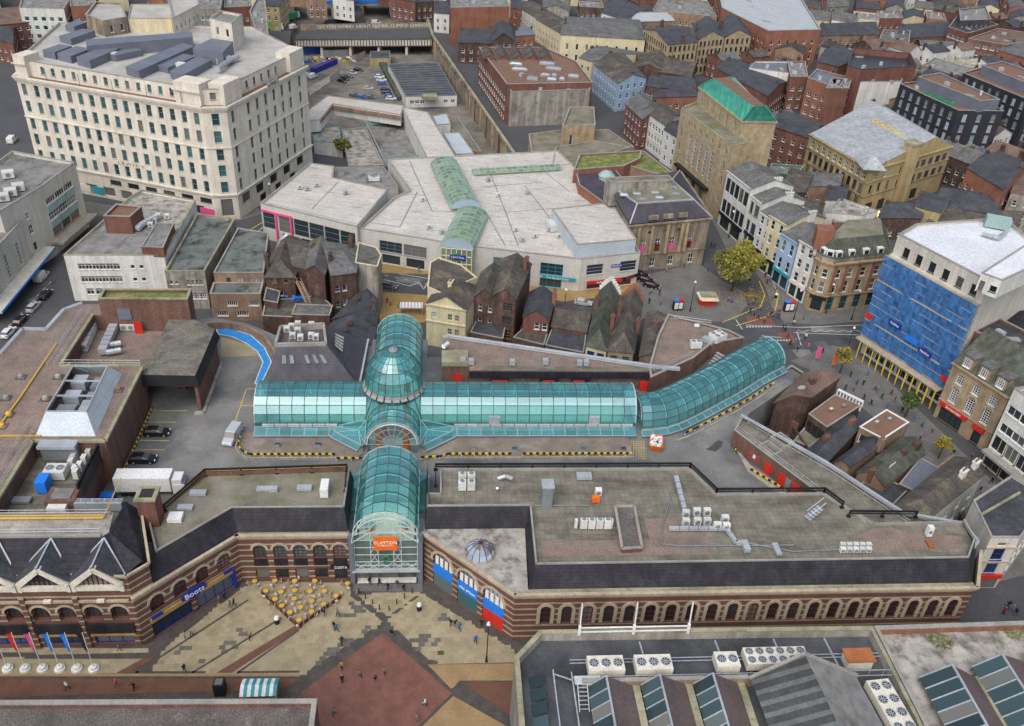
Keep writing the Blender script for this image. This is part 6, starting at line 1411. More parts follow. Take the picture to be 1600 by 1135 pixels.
bld('penthouse','cream stair block with brown base at the right end of the store roof',PP([(328,32),(362,40),(379,26),(345,20)],42),42,'stone_pale','felt_grey',34.6,.6,win=[(P(345,38,42),[(3.8,2.2,[.3,.75],1.1,'plain')]),(P(372,33,42),[(3.0,2,1,1.0,'plain')])],cat='rooftop block')
for k,(u_,v_)in enumerate(((172,92),(290,110),(350,100))):ac('pale blue air handler on the department store roof',(u_,v_),34.7,4.5,1.8,1.6,R(-10 if k<2 else 40),group='air handlers on the department store roof',side=False)
for k in range(4):ac('small white fan in the row beside the plant boxes',(193+k*4.5,90-k*1.2),34.7,1.0,.8,1.3,R(-10),group='fans on the department store roof')
duct('long silver pipe duct on the department store roof edge',[P3(340,108,36),P3(362,92,36),P3(372,88,36)],.7)
# ================================================================ left edge: white cinema front and panel-fronted office
lf=bld('office_block','pale office block with teal spandrel panels over a canopied pavement',PP([(60,300),(112,262),(118,258),(20,240),(-60,300),(-60,330),(0,335)],17),17,'stone_white','felt_grey',win=[(P(88,282,17),[(12.6,1.6,3,4.0,'g41','paint_white','glass_dark',.12,.92),(8.6,2.0,3,4.4,'g42','paint_white','glass_dark',.12,.92),(4.6,2.0,3,4.4,'g31','paint_brown','glass_dark',.12,.92)]),(P(30,318,17),[(12.4,1.5,[.6],1.2,'cross'),(8.6,2.2,[.6],1.4,'cross'),(4.2,2.2,[.6],1.4,'plain')])])
A,B=P(60,300,17),P(112,262,17);u,l=unit(A,B);an=math.atan2(u[1],u[0]);
for k in range(3):MB().obox(A,an,l*(.13+.265*k),-.06,6.7,l*(.13+.265*k)+4.5,-.01,8.5).build('spandrel_panel',MT['roof_teal_edge'],lf);MB().obox(A,an,l*(.13+.265*k),-.06,10.8,l*(.13+.265*k)+4.5,-.01,12.4).build('spandrel_panel',MT['roof_teal_edge'],lf)
MB().obox(A,an,0,-3.0,3.3,l+2,-.01,3.9).build('canopy',MT['concrete'],lf)
for i,(u_,v_)in enumerate(((14,278),(18,306),(6,314),(30,298))):ac('white box chiller on the office roof at the left edge',(u_,v_),17.1,2.6,2.2,1.5,R(30),group='chillers on the left office roof')
cn=bld('cinema','white art deco cinema with tall blue windows and blue edged canopy',PP([(-40,430),(35,350),(32,335),(-40,335)],12.5),12.5,'stone_white','felt_grey',win=[(P(0,388,12.5),[(4.6,5.5,[.55,.8],1.4,'g26','paint_white','glass_blue')])])
A,B=P(-40,430,12.5),P(35,350,12.5);u,l=unit(A,B);an=math.atan2(u[1],u[0]);MB().obox(A,an,0,-3.2,3.2,l+6,-.02,3.8).build('canopy',MT['stone_white'],cn);MB().obox(A,an,0,-3.35,3.3,l+6,-3.21,3.7).build('canopy_edge',MT['paint_blue'],cn)
# white three-storey block with brick penthouses
gq=PP([(100,402),(257,402),(306,316),(222,300),(202,312)],11.1)
gb2=bld('office_block','white three storey block with brick roof boxes and steel windows',gq,11.1,'stucco_white','roof_stained',par=.5,cop='coping_moss',win=[(P(180,402,11),[(8.0,1.5,[.15,.22,.29,.36,.43,.5],1.5,'tee','stucco_white'),(8.2,.9,[.66,.75],.9,'plain'),(4.8,1.5,[.15,.22,.29,.36,.43,.5],1.5,'tee','stucco_white'),(5.0,.9,[.66,.75],.9,'plain'),(1.6,1.6,[.18,.27],1.6,'tee','stucco_white')])])
MB().poly(PP([(112,398),(248,398),(262,372),(170,345),(150,360)],11.1),11.12).build('roof_sheet',MT['felt_grey'],gb2)
bld('roof_box','square brick lift room on the white three storey block',PP([(162,341),(204,342),(222,326),(182,322)],15),15,'brick_red','felt_brown',11.1,.5,cat='roof structure');bld('roof_box','long brick stair head at the right edge of the white block',PP([(221,387),(255,388),(272,350),(244,350)],13.4),13.4,'brick_red','felt_grey',11.1,.15,cat='roof structure')
for u_,v_ in((232,350),(242,349),(248,342),(262,343),(236,356)):ac('small white unit between the brick roof boxes',(u_,v_),11.2,1.1,.8,1.1,group='units between brick roof boxes')
duct('bent pale duct between the brick roof boxes',[P3(214,358,12),P3(222,350,12.4),P3(245,338,12.4)],.55,'sheet_pale',True)
h_=bld('workshop','grey rendered workshop with dark puddled roof and mossy parapet',PP([(258,428),(320,428),(368,345),(308,338)],9.0),9.0,'render_grey','roof_green_stain',par=.6,cop='coping_moss',win=[(P(290,430,9),[(6.2,1.2,[.55,.66,.77,.88],.6,'g22'),(6.4,.8,[.12,.25],.6,'plain'),(2.6,1.4,4,1.3,'g33','paint_white',None,.4,.95)])])
h_=bld('workshop','brown brick workshop with stained green grey roof stepped in two levels',PP([(334,428),(412,428),(420,366),(372,358)],9.0),9.0,'brick_pale','roof_green_stain',par=.25,win=[(P(372,428,9),[(6.6,1.3,[.5,.78,.9],1.3,'g41'),(6.0,2.0,[.28],.9,'plain','paint_black')])])
bld('workshop','lower brown brick workshop with pale windows and puddled roof',PP([(328,462),(407,462),(412,444),(334,444)],6.4),6.4,'brick_pale','roof_green_stain',par=.4,win=[(P(367,462,6),[(3.8,1.2,[.42,.85],2.2,'g51'),(1.2,1.2,[.2,.6],2.4,'g51')])])
# ================================================================ sooty brick houses behind the shopping centre
WB='paint_white'
def hs(lab,px,z,rise,wall,roof,win=(),**k):return house(k.pop('name','old_house'),lab,PP(px,z),z,rise,wall,roof,win=[(P(w[0],w[1],z),w[2])for w in win],**k)
hs('sooty brick house with two small dormers above a slate band',[(414,432),(460,432),(470,400),(425,396)],8.6,3.2,'brick_dark','slate_brown',[(437,432,[(6.9,1.5,[.3,.7],.9,'sash','wood'),(3.6,1.2,[.5],1.0,'plain')])],along=False,chim=((.02,.3,1.0,2.0),),hip=(2.5,0))
hs('slate roofed brick range reaching back to the street',[(430,410),(482,420),(500,385),(452,368)],9.5,2.0,'brick_dark','slate_brown',[(470,420,[(6.5,1.3,[.6],.9,'plain')])],chim=((.98,.5,1.4,2.4),))
o=hs('tall sooty brick house with pale blue leaded slate roof and fire stair',[(478,420),(507,428),(520,385),(486,376)],11.5,1.8,'brick_dark','slate_grey',[(495,424,[(7,1.4,[.5],1.0,'sash','brick_dark'),(3,1.4,[.3],1.0,'plain')])],along=False)
hs('tall brick house with broad grey slate roof and rooflights',[(518,430),(556,425),(560,385),(500,376)],12.3,1.8,'brick_dark','slate_grey',[(530,430,[(8,1.4,[.2],1.0,'sash','galv'),(4,1.4,[.2],1.0,'sash','galv'),(8,1.4,[.5],.9,'plain'),(4.4,1.4,[.5],.9,'plain')])],chim=((.1,.3,1.2,2.0),(.8,.9,4.0,1.4)),hip=(0,3))
o=bld('old_house','rounded corner house with blank grey rendered wall facing the lane',PP([(555,412),(590,418),(596,400),(588,388),(560,380)],12.3),12.3,'render_grey','slate_grey',par=.2,cop='stucco_cream')
hs('dark slate house with mossy ridge beside the lane',[(520,498),(588,508),(592,470),(556,462)],7.5,2.4,'brick_dark','slate_dark',along=False,chim=((.4,.5,1.4,1.6),(.9,.5,1.2,1.6)))
hs('dark slate house nearest the glass vault beside the lane',[(505,524),(582,540),(587,512),(524,498)],7.4,2.4,'brick_dark','slate_dark',along=False,chim=((.5,.35,1.6,1.4),))
bld('annex','jumble of low felt roofed sheds behind the sooty houses',PP([(410,495),(455,497),(520,480),(500,462),(455,468),(415,470)],4.5),4.5,'brick_dark','slate_brown',par=.2);bld('annex','low slate lean-to with black opening behind the sheds',PP([(456,492),(515,494),(520,478),(462,476)],5.2),5.2,'brick_dark','slate_grey',par=.1);bld('annex','small cluttered annex with skylight beside the brick workshop',PP([(412,470),(434,474),(438,456),(416,450)],6),6,'brick_dark','slate_dark',par=.1)
c=P(466,470,4.7);b=MB();random.seed(2)
for k in range(30):x,y,z=random.gauss(0,.7),random.gauss(0,.6),random.random();b.face([(c[0]+x,c[1]+y,4.7+z),(c[0]+x+random.uniform(-1,1),c[1]+y+random.uniform(-1,1),4.7+random.random()),(c[0]+x+random.uniform(-1,1),c[1]+y,4.7+random.random()*1.3)])
tag(b.build('tarpaulin',MT['paint_blue'],None),'crumpled blue tarpaulin at the foot of the fire stair','tarpaulin')
t=thing('fire_stair','long wooden fire stair down the sooty brick wall','stairs',(*P(478,475,4.6),4.6));A,B=Vector(P3(466,440,9.0)),Vector(P3(482,474,4.6));sd=Vector((.55,0,0))
for k in range(14):p=A.lerp(B,k/13);MB().bar(p-sd,p+sd,.28,.06).build('tread',MT['wood'],t)
for s in(-1,1):MB().bar(A+sd*s,B+sd*s,.1,.25).bar(A+sd*s+Vector((0,0,1)),B+sd*s+Vector((0,0,1)),.08).build('string',MT['stone_trim'],t)
# row to the right of the lane
o=hs('cream stucco end house with curved slate roof on the lane corner',[(666,474),(728,484),(752,448),(690,438)],10.5,2.6,'stucco_cream','slate_brown',[(697,480,[(7.2,1.5,[.6,.78],1.0,'cross','stucco_cream'),(3.6,1.5,[.6,.78],1.0,'cross','stucco_cream'),(7.2,1.4,[.2],1.2,'plain','stucco_cream','glass_sky')])],along=False,chim=((.42,.5,1.8,1.8),),chm='stucco_cream',hip=(0,3))
A,B=P(666,474,10.5),P(728,484,10.5);cornice(o,[A,B],10.0,.4,.5,'stucco_cream');cornice(o,[A,B],6.0,.3,.5,'stucco_cream')
bld('old_house','rounded slate corner roof behind the cream end house',PP([(668,450),(690,460),(745,435),(720,415),(685,404),(672,412)],11.5),11.5,'stucco_cream','slate_brown',par=.2,cop='stucco_cream')
hs('dark brick house with satellite dish and narrow white windows',[(741,462),(775,468),(790,425),(752,425)],11,2.4,'brick_dark','slate_brown',[(758,465,[(7.6,1.6,[.3,.75],.8,'sash'),(4.0,1.6,[.3,.75],.8,'sash')])],along=False)
hs('tall dark brick house with big multi pane windows and slate roof',[(772,460),(806,466),(830,412),(785,404)],12.5,2.0,'brick_dark','slate_brown',[(789,463,[(9.0,1.9,[.65],2.2,'g33','brick_dark'),(5.6,1.9,[.65],2.2,'g33','brick_dark'),(2.0,2.2,[.65],2.2,'g33','wood')])],along=False,chim=((.9,.8,2.4,1.8),),chm='brick_red')
hs('small red brick house with four white sash windows',[(818,494),(858,498),(868,462),(828,456)],8.6,2.0,'brick_red','slate_dark',[(838,496,[(5.6,1.6,[.55,.85],1.1,'sash'),(2.4,1.6,[.55,.85],1.1,'sash')])],along=False,chim=((1.0,.7,1.6,2.0),),chm='brick_orange')
hs('brown pantiled low house below the parked silver car',[(862,510),(916,518),(926,482),(872,474)],6.0,1.6,'brick_red','slate_brown');bld('annex','dark slate lean-to under the pantiled house',PP([(852,540),(912,552),(916,522),(862,514)],5),5,'brick_dark','slate_dark',par=.1);bld('annex','low tiled outhouse behind the gravel roof rail',PP([(802,528),(850,540),(858,512),(826,506)],4.5),4.5,'brick_dark','slate_brown',par=.1);bld('annex','dark ridged lean-to roof behind the cream end house',PP([(735,520),(786,530),(792,498),(750,490)],4.5),4.5,'brick_dark','slate_dark',par=.1)
for lab,px,roof,wall,fr,g1 in(('narrow mossy slate warehouse with blue rear windows and ornate white gable',[(916,538),(948,546),(968,460),(938,452)],'slate_green','stucco_cream','paint_navy','stucco_white'),('narrow slate warehouse with green rear windows and terracotta crested gable',[(950,546),(990,550),(1004,470),(974,464)],'slate_brown','stone_tan','paint_teal','brick_orange')):
 o=hs(lab,px,8.5,3.0,wall,roof,[((px[0][0]+px[1][0])/2,px[0][1],[(5.4,1.7,2,1.5,'tee',fr),(2.2,1.7,2,1.5,'tee',fr)])],along=False,chim=((.05,.6,1.0,1.4),(1,.35,1.0,1.4)),chm='brick_red',hip=(2.5,0),name='warehouse')
 q=PP(px,8.5);A,B=q[2],q[3];m_=lerp(A,B,.5);g=MB()
 for i in range(12):
  f=i/11;h=1.0+3.0*(1-abs(f-.5)*2)**.8;p=lerp(A,B,f);g.bar((*p,8.5),(*p,8.5+h),.5)
 g.build('ornate_gable',MT[g1],o)
hs('plain slate house with brick chimney and black hatch before the gravel roof',[(1000,556),(1032,560),(1042,494),(1012,488)],8.0,.8,'stone_sooty','slate_brown',along=False,chim=((.5,.7,1.0,1.2),),chm='brick_orange')
# ================================================================ station mall with white membrane roof
MZ=8.4;ml=thing('station_mall','low wide station shopping mall with white membrane roof and glass vaults','building',(*P(740,310,5),0))
mq=PP([(562,360),(690,381),(750,390),(908,408),(1000,398),(965,330),(872,238),(606,252),(640,300),(615,312)],MZ)
BKF=('galv_dark','glass_dark')
walls(ml,mq,0,MZ+.5,'cladding',[(P(625,371,MZ),[(3.6,3.0,[.38,.68,.9],6.0,'g33',*BKF),(.3,2.6,[.38,.68,.9],5.0,'shop','paint_cream','glass_dark')]),(P(830,399,MZ),[(3.6,3.2,[.1,.25,.72,.9],5.6,'g33','paint_teal','glass_dark'),(.3,2.4,[.1,.25,.72,.9],5.4,'g31','paint_teal','glass_dark')]),(P(955,403,MZ),[(4.2,2.8,[.25,.82],4.4,'g13','galv','glass_dark'),(.3,2.2,[.3,.75],5.0,'shop','paint_red','glass_dark')])])
flat_roof(ml,mq,MZ,.5,.5,'membrane_white','coping','cladding')
for(a,b_),m_,txt,tc in((((920,412),(975,408)),'paint_red','Ladbrokes','paint_white'),(((978,407),(1000,400)),'paint_black','BURGER','paint_red'),(((850,402),(903,408)),'paint_teal','The Garden Store','paint_white')):
 A,B=P(*a,MZ),P(*b_,MZ);u,l=unit(A,B);an=math.atan2(u[1],u[0]);f=MB().obox(A,an,0,-.3,2.8,l,-.02,3.6).build('shop_fascia',MT[m_],ml);text_obj('lettering',txt,tc,(*lerp((A[0]+u[1]*.33,A[1]-u[0]*.33),(B[0]+u[1]*.33,B[1]-u[0]*.33),.45),3.15),(R(90),0,an),.75,f)
A,B=P(955,402,MZ),P(975,400,MZ);u,l=unit(A,B);an=math.atan2(u[1],u[0])
def badge(root,c,an,z,s=1.0,txt='CENTRAL'):
 b=MB();b.obox(c,an,-1.5*s,-.3,z-.45*s,1.5*s,-.05,z+.45*s);o=b.build('station_badge',MT['paint_navy'],root);b=MB();f=lambda x,zz:(c[0]+math.cos(an)*x+math.sin(an)*.2,c[1]+math.sin(an)*x-math.cos(an)*.2,z+zz*s);b.face([f(-1.0*s,0),f(0,-1.1),f(1.0*s,0),f(0,1.1)]);b.build('badge_diamond',MT['paint_green'],o)
 text_obj('lettering',txt,'paint_white',(c[0]+math.sin(an)*.33,c[1]-math.cos(an)*.33,z),(R(90),0,an),.6*s,o)
badge(ml,lerp(A,B,.5),an,6.0)
sm=MB()
for p in([(640,252),(675,330)],[(675,330),(760,333),(790,385)],[(560,345),(625,355),(652,300)],[(790,332),(865,326)],[(820,290),(862,345)],[(762,260),(790,332),(810,385)],[(600,300),(665,306)],[(850,268),(890,300)],[(755,292),(850,285)]):strip2(sm,PP(p,MZ),.28,MZ+.02)
struct(sm.build('roof_seam',MT['soot_dark']if 0 else MT['galv_dark'],ml),'stuff')
wq=PP([(407,320),(558,357),(606,299),(520,280),(522,262),(484,257)],9.6)
wg=bld('station_mall','raised left wing of the station mall with pink columns and dark glazing',wq,9.6,'cladding','membrane_white',par=.4,pw=.6,win=[(P(482,339,9.6),[(3.4,4.6,[.09,.26,.42,.58,.74,.9],4.4,'g13',*BKF),(.3,2.6,[.09,.3,.5,.7,.9],5.2,'shop','paint_green','glass_dark')])])
A,B=wq[0],wq[1];u,l=unit(A,B);an=math.atan2(u[1],u[0])
for s in(.16,.32):MB().obox(A,an,l*s-.25,-.5,0,l*s+.25,-.02,8.3).build('column',MT['paint_pink'],wg)
MB().obox(A,an,.2,-.4,8.0,l*.32,-.02,8.5).build('beam',MT['paint_pink'],wg);f=MB().obox(A,an,l*.55,-.3,2.7,l*.78,-.02,3.4).build('shop_fascia',MT['paint_green'],wg);text_obj('lettering','SUBWAY','paint_yellow',(*lerp((A[0]+u[1]*.33,A[1]-u[0]*.33),(B[0]+u[1]*.33,B[1]-u[0]*.33),.66),3.05),(R(90),0,an),.7,f);MB().obox(A,an,l*.79,-.3,2.7,l*.97,-.02,3.4).build('shop_fascia',MT['stucco_orange'],wg)
sm=MB();strip2(sm,PP([(487,327),(535,278)],9.6),.28,9.62);strip2(sm,PP([(420,318),(556,350)],9.6),.2,9.62);struct(sm.build('roof_seam',MT['galv_dark'],wg),'stuff')
bld('roof_box','ribbed grey metal box on the right end of the mall roof',PP([(902,384),(994,376),(956,318),(862,328)],12.2),12.2,'sheet_pale','membrane_white',MZ,.25,cat='roof structure')
bld('roof_sheet','grey sunken roof section behind the left wing with two fans',PP([(522,282),(606,298),(622,292),(600,262),(524,262)],8.2),8.2,'stucco_white','felt_grey',0,.1,cat='roof')
def barrel(root,a,b_,r,z,n,k=8,gl='glass_green',ends=True):
 A,B=Vector((*a,z)),Vector((*b_,z));d=(B-A).normalized();s=Vector((d.y,-d.x,0));pr_=[(r*math.cos(math.pi*i/k),.62*r*math.sin(math.pi*i/k))for i in range(k+1)]
 f=lambda t,i:A.lerp(B,t)+s*pr_[i][0]+Vector((0,0,pr_[i][1]))
 bars=MB()
 for i in range(n):
  for j in range(k):MB().face([f(i/n,j),f((i+1)/n,j),f((i+1)/n,j+1),f(i/n,j+1)]).build('pane',MT[gl],root)
 for i in range(n+1):
  for j in range(k):bars.bar(f(i/n,j),f(i/n,j+1),.12)
 for j in range(k+1):bars.bar(f(0,j),f(1,j),.1)
 bars.build('glazing_bar',MT['roof_teal_edge'],root)
 if ends:
  for t in(0,1):MB().face([f(t,j)for j in range(k+1)]).build('end_pane',MT['glass_sky'],root)
vt=thing('mall_vault','long green stained glass barrel vault on the mall roof','glass roof',(*P(710,290,MZ),MZ));barrel(vt,P(728,322,10),P(694,254,10),4.0,9.4,14);MB().prism([*PP([(703,325),(752,325),(722,254),(672,254)],9.4)],MZ,9.4).build('kerb',MT['stucco_white'],vt)if 0 else None
vt=thing('mall_vault','shorter green glass vault over the station entrance','glass roof',(*P(722,365,5),0));barrel(vt,P(714,388,9),P(738,336,9),4.2,9.0,9)
A,B=P(690,386,9),P(738,390,9);u,l=unit(A,B);an=math.atan2(u[1],u[0]);MB().obox(A,an,0,-.6,0,l,0,9.0).build('entrance_glazing',MT['glass_green'],vt);b=MB()
for i in range(7):b.obox(A,an,l*i/6-.1,-.8,0,l*i/6+.1,-.61,9.2)
for z in(2.8,5,7,9):b.obox(A,an,0,-.78,z,l,-.61,z+.2)
b.build('mullion',MT['stone_pale'],vt);badge(vt,(lerp(A,B,.55)[0]+u[1]*.8,lerp(A,B,.55)[1]-u[0]*.8),an,7.0,1.3);MB().obox(A,an,.5,-1.0,3.0,l*.6,-.7,3.5).build('shop_fascia',MT['paint_orange'],vt)
vt=thing('mall_vault','low green strip rooflight near the back of the mall roof','glass roof',(*P(806,260,MZ),MZ));barrel(vt,P(739,270,9),P(874,262,9),1.6,9.0,16,4)
for i,(u_,v_)in enumerate(((468,296),(480,298),(495,292),(540,304),(660,315),(690,366),(670,358),(763,284),(778,308),(824,304),(835,372),(815,378),(805,362),(858,362),(872,372),(906,375),(917,373))):ac('small grey vent cluster on the white mall roof',(u_,v_),MZ if u_>560 else 9.7,1.3,.8,.9,R(30),m='galv' if i%2 else 'ac_casing',group='vents on the mall roof')
ac('long white air handler against the ribbed box',(862,358),MZ,2.2,4.5,1.6,R(20),side=False)
for u_ in(581,588):ac('twin fan chiller on the grey sunken roof section',(u_,283),8.3,1.8,1.6,1.2,R(10),fans=(1,1),group='chillers on the sunken roof')
# platform roofs, walkway bridge
bg1=bld('walkway','white roofed covered walkway angling over the car park to the mall',PP([(481,190),(500,188),(520,163),(626,180),(632,166),(512,150),(482,172)],7),7,'stucco_white','membrane_white',3.2,.12,cat='walkway');MB().prism(PP([(500,190),(520,166),(626,183),(626,180),(520,163),(500,187)],6.6),5.6,6.7).build('side_band',MT['brick_pale'],bg1)
bld('walkway','long white roofed arm linking the walkway to the mall',PP([(668,250),(712,245),(668,176),(628,168)],7.4),7.4,'stucco_white','membrane_white',-5,.15,cat='walkway')
bld('platform_roof','stained pale platform roof left of the white arm',PP([(545,262),(600,260),(572,200),(534,205)],2.5),2.5,'render_grey','roof_stained',-6.5,.4,cat='roof');bld('platform_roof','sunken grey platform roof with streaked floor beside the white arm',PP([(598,254),(660,250),(628,192),(570,196)],1.5),1.5,'roof_teal_edge','felt_grey',-6.5,1.6,cat='roof');bld('kiosk','small building with turquoise edged roof beside the platform roofs',PP([(490,222),(535,224),(530,198),(487,200)],2.5),2.5,'stucco_white','roof_stained',-6.5,.1,cop='paint_teal',cat='building')
for lab,px in(('ribbed pale blue rooflight beside the white arm',[(712,242),(740,240),(718,208),(692,208)]),('short pale blue rooflight at the bend of the walkway',[(682,196),(704,194),(698,178),(676,182)])):bld('rooflight',lab,PP(px,4),4,'stucco_white','sheet_pale',-5,.08,cat='rooflight')
bld('annex','mossy flat annex between the rooflight and the retaining wall',PP([(705,205),(740,238),(752,238),(716,186),(690,180)],1.5),1.5,'brick_pale','roof_moss',-6.5,.3)
# ================================================================ railway cutting
b=MB()
for i in range(len(cut)):a,c=cut[i],cut[(i+1)%len(cut)];b.face([(*a,CUTZ),(*c,CUTZ),(*c,-.003),(*a,-.003)])
rw_=tag(b.build('retaining_wall',MT['stone_sooty'],None,loc=(*cut[0],CUTZ)),'sooty stone retaining wall around the sunken railway cutting','wall')
for seg,n in(((cut[1],cut[3]),16),((cut[0],cut[1]),6)):
 for k in range(n):
  p=lerp(*seg,(k+.5)/n);q=lerp(*seg,(k+.08)/n);r2=lerp(*seg,(k+.92)/n);u,l=unit(seg[0],seg[1]);nn=(u[1],-u[0])
  if nn[0]>0:nn=(-nn[0],-nn[1])
  MB().bar((q[0]+nn[0]*.4,q[1]+nn[1]*.4,CUTZ),(q[0]+nn[0]*.4,q[1]+nn[1]*.4,1.0),1.0).build('pier',MT['stone_tan']if k%2 else MT['brick_dark'],rw_)
  MB().prism([(q[0]+nn[0]*.25,q[1]+nn[1]*.25),(r2[0]+nn[0]*.25,r2[1]+nn[1]*.25),r2,q],CUTZ+1,-1.2).build('panel',MT['stone_gold'],rw_)
 MB().bar((*seg[0],.7),(*seg[1],.7),.9,1.4).build('parapet',MT['stone_sooty'],rw_);MB().bar((*seg[0],1.5),(*seg[1],1.5),1.1,.2).build('coping',MT['coping_moss'],rw_)
br=thing('railway_bridge','old road bridge with cream ribbed girders and painted slogan parapet','bridge',(*P(570,70,0),-7));
A,B=P(462,63,0),P(674,62,0);C_,D_=P(470,48,0),P(668,44,0)
MB().prism([A,B,D_,C_],-1.3,0.02).build('deck',MT['asphalt'],br);u,l=unit(A,B);an=math.atan2(u[1],u[0])
gd=MB().obox(A,an,0,-.5,-2.6,l,-.05,.2).build('girder',MT['stone_pale'],br)
rb=MB().obox((0,0),0,-.14,-.4,-2.6,.14,0,.0).mesh('rib',MT['slate_dark'])
for i in range(46):p=lerp(A,B,(i+.5)/46);put('rib',rb,br,(p[0]+math.sin(an)*.5,p[1]-math.cos(an)*.5,0),an)
MB().obox(A,an,0,-.8,.2,l,.2,.6).build('parapet',MT['slate_green'],br);MB().obox(A,an,0,-.7,-2.9,l,.0,-2.6).build('flange',MT['slate_green'],br)
u2,l2=unit(C_,D_);an2=math.atan2(u2[1],u2[0]);pp_=MB().obox(C_,an2,0,-.3,0,l2,.4,2.6).build('parapet',MT['stone_sooty'],br);text_obj('lettering','DO YOU WORRY ABOUT GLOBAL CLIMATE CHANGE?','paint_white',(*[lerp(C_,D_,.57)[i]+(math.sin(an2),-math.cos(an2))[i]*.36 for i in(0,1)],1.4),(R(90),0,an2),1.9,pp_,xs=1.15)
for i in range(4):p=lerp(A,B,.18+.21*i);MB().prism([(p[0]-.5,p[1]),(p[0]+.5,p[1]),(p[0]+.5,p[1]+8),(p[0]-.5,p[1]+8)],CUTZ,-2.6).build('pier',MT['stone_pale'],br)
br2=thing('road_bridge','concrete road bridge with blue hoarding at the top edge','bridge',(*P(575,2,0),-7));A,B=P(505,6,0),P(650,4,0);u,l=unit(A,B);an=math.atan2(u[1],u[0]);MB().obox(A,an,0,0,-1.4,l,20,0).build('deck',MT['concrete'],br2);MB().obox(A,an,0,-.3,0,l,0,1.6).build('hoarding',MT['paint_blue'],br2)
for s in(.1,.4,.8):p=lerp(A,B,s);MB().prism([(p[0]-1,p[1]),(p[0]+1,p[1]),(p[0]+1,p[1]+10),(p[0]-1,p[1]+10)],CUTZ,-1.4).build('pier',MT['concrete'],br2)
CZ0=CUTZ;sh=bld('shed','long grey roofed depot building in the cutting beside the wall',PP([(634,152),(714,150),(684,98),(606,101)],-2.8),-2.8,'stucco_white','felt_dark',CZ0,.15,cop='galv_dark',win=[(P(675,152,-3),[(1.4,1.4,[.12,.22,.32,.78,.92],1.8,'g22','paint_white','glass_teal')])]);MB().prism(PP([(662,152),(684,152),(682,146),(658,147)],-1.6),-2.7,-1.6).build('porch_roof',MT['coping_moss'],sh)
for i in range(14):a,c=lerp(P(634,152,-2.6),P(606,101,-2.6),(i+.5)/14),lerp(P(714,150,-2.6),P(684,98,-2.6),(i+.5)/14);MB().bar((*a,-2.66),(*c,-2.66),.25,.16).build('roof_rib',MT['galv_dark'],sh)
bld('shed','yellow brick hut under the ribbed bridge',PP([(578,92),(610,92),(609,80),(579,81)],-4),-4,'stucco_yellow','felt_dark',CZ0,.1);house('shed','grey gabled shed with yellow wall beyond the slogan parapet',PP([(524,30),(560,30),(566,12),(532,12)],-2.5),-2.5,1.5,'stucco_yellow','felt_dark',CZ0,along=False);house('shed','low wide grey roof just beyond the slogan parapet',PP([(505,40),(570,41),(572,30),(515,30)],-4),-4,1.2,'stucco_yellow','felt_dark',CZ0)
for i,(px,m_)in enumerate(((((492,116),(528,100)),'paint_navy'),(((516,130),(532,118)),'galv'),(((555,98),(571,88)),'galv'),(((476,84),(502,82)),'paint_blue'),(((505,88),(545,86)),'galv_dark'))):
 A,B=P(*px[0],CZ0),P(*px[1],CZ0);u,l=unit(A,B);t=thing('container',('long navy container row by the ramp','grey steel screen end by the ramp','grey leaning steel screen near the yellow hut','blue container under the left of the bridge','dark screen fence under the bridge')[i],'container',(*A,CZ0));MB().obox(A,math.atan2(u[1],u[0]),0,0,CZ0,l,2.2 if i in(0,3)else.3,CZ0+2.4).build('body',MT[m_],t);MB().obox(A,math.atan2(u[1],u[0]),0,0,CZ0+2.4,l,.3,CZ0+2.5).build('top_rail',MT['rust'],t)
struct(MB().prism(PP([(480,140),(530,112),(536,116),(484,152)],CZ0),CZ0,CZ0+.5).build('ramp',MT['concrete'],None))
MB().prism(PP([(592,102),(604,103),(632,156),(622,158)],CZ0),CZ0,CZ0+1.6).build('hedge_tmp',MT['slate_green'],sh).name='mesh_fence'
random.seed(21);hb=[]
for i in range(46):hb.append((random.uniform(478,560),random.uniform(90,98)))
jm=MB()
for(u_,v_)in hb:c=P(u_,v_,CZ0);jm.k=random.choice((0,0,1,2,3));s=random.uniform(.3,.9);jm.obox(c,random.random()*3,-s,-s*.6,CZ0,s,s*.6,CZ0+s)
tag(jm.build('rubble_heap',[MT['paint_white'],MT['paint_gold'],MT['paint_brown'],MT['galv']],None,loc=P3(520,94,CZ0)),'litter and building material heaped along the screens under the bridge','rubble',kind='stuff')
# ================================================================ stone library (columned) and neighbours
ly=thing('library','sooty classical stone building with columns and hipped slate roof on the square','building',(*P(1040,380,6),0));yq=PP([(984,352),(1110,340),(1062,268),(944,286)],13.4);PW=('paint_white','glass_dark')
walls(ly,yq,0,13.4,'stone_sooty',[(P(1047,346,13.4),[(5.2,3.6,[.2,.38,.56,.78],1.5,'g24',*PW),(1.0,2.4,[.12,.35,.58,.84],1.5,'g22',*PW),(10.2,1.0,[.28,.46,.64],1.8,'plain','stone_sooty')]),(P(1088,305,13.4),[(5.2,3.4,6,1.5,'g24',*PW)])],.3)
A,B=yq[0],yq[1];u,l=unit(A,B);an=math.atan2(u[1],u[0]);cornice(ly,[A,B,yq[2]],12.6,.7,.8,'stone_sooty');cornice(ly,[A,B],4.4,.3,.4,'stone_sooty')
for s in(.28,.46,.64):MB().obox(A,an,l*s-1.3,-.3,14.3,l*s+1.3,.3,15.4).build('parapet_block',MT['stone_sooty'],ly)
for s in(.12,.285,.475,.655,.72):b=MB();p=lerp(A,B,s);b.cyl((p[0]+u[1]*.45,p[1]-u[0]*.45),.5,4.8,12.6,12,.42);b.build('column',MT['stone_tan'],ly)
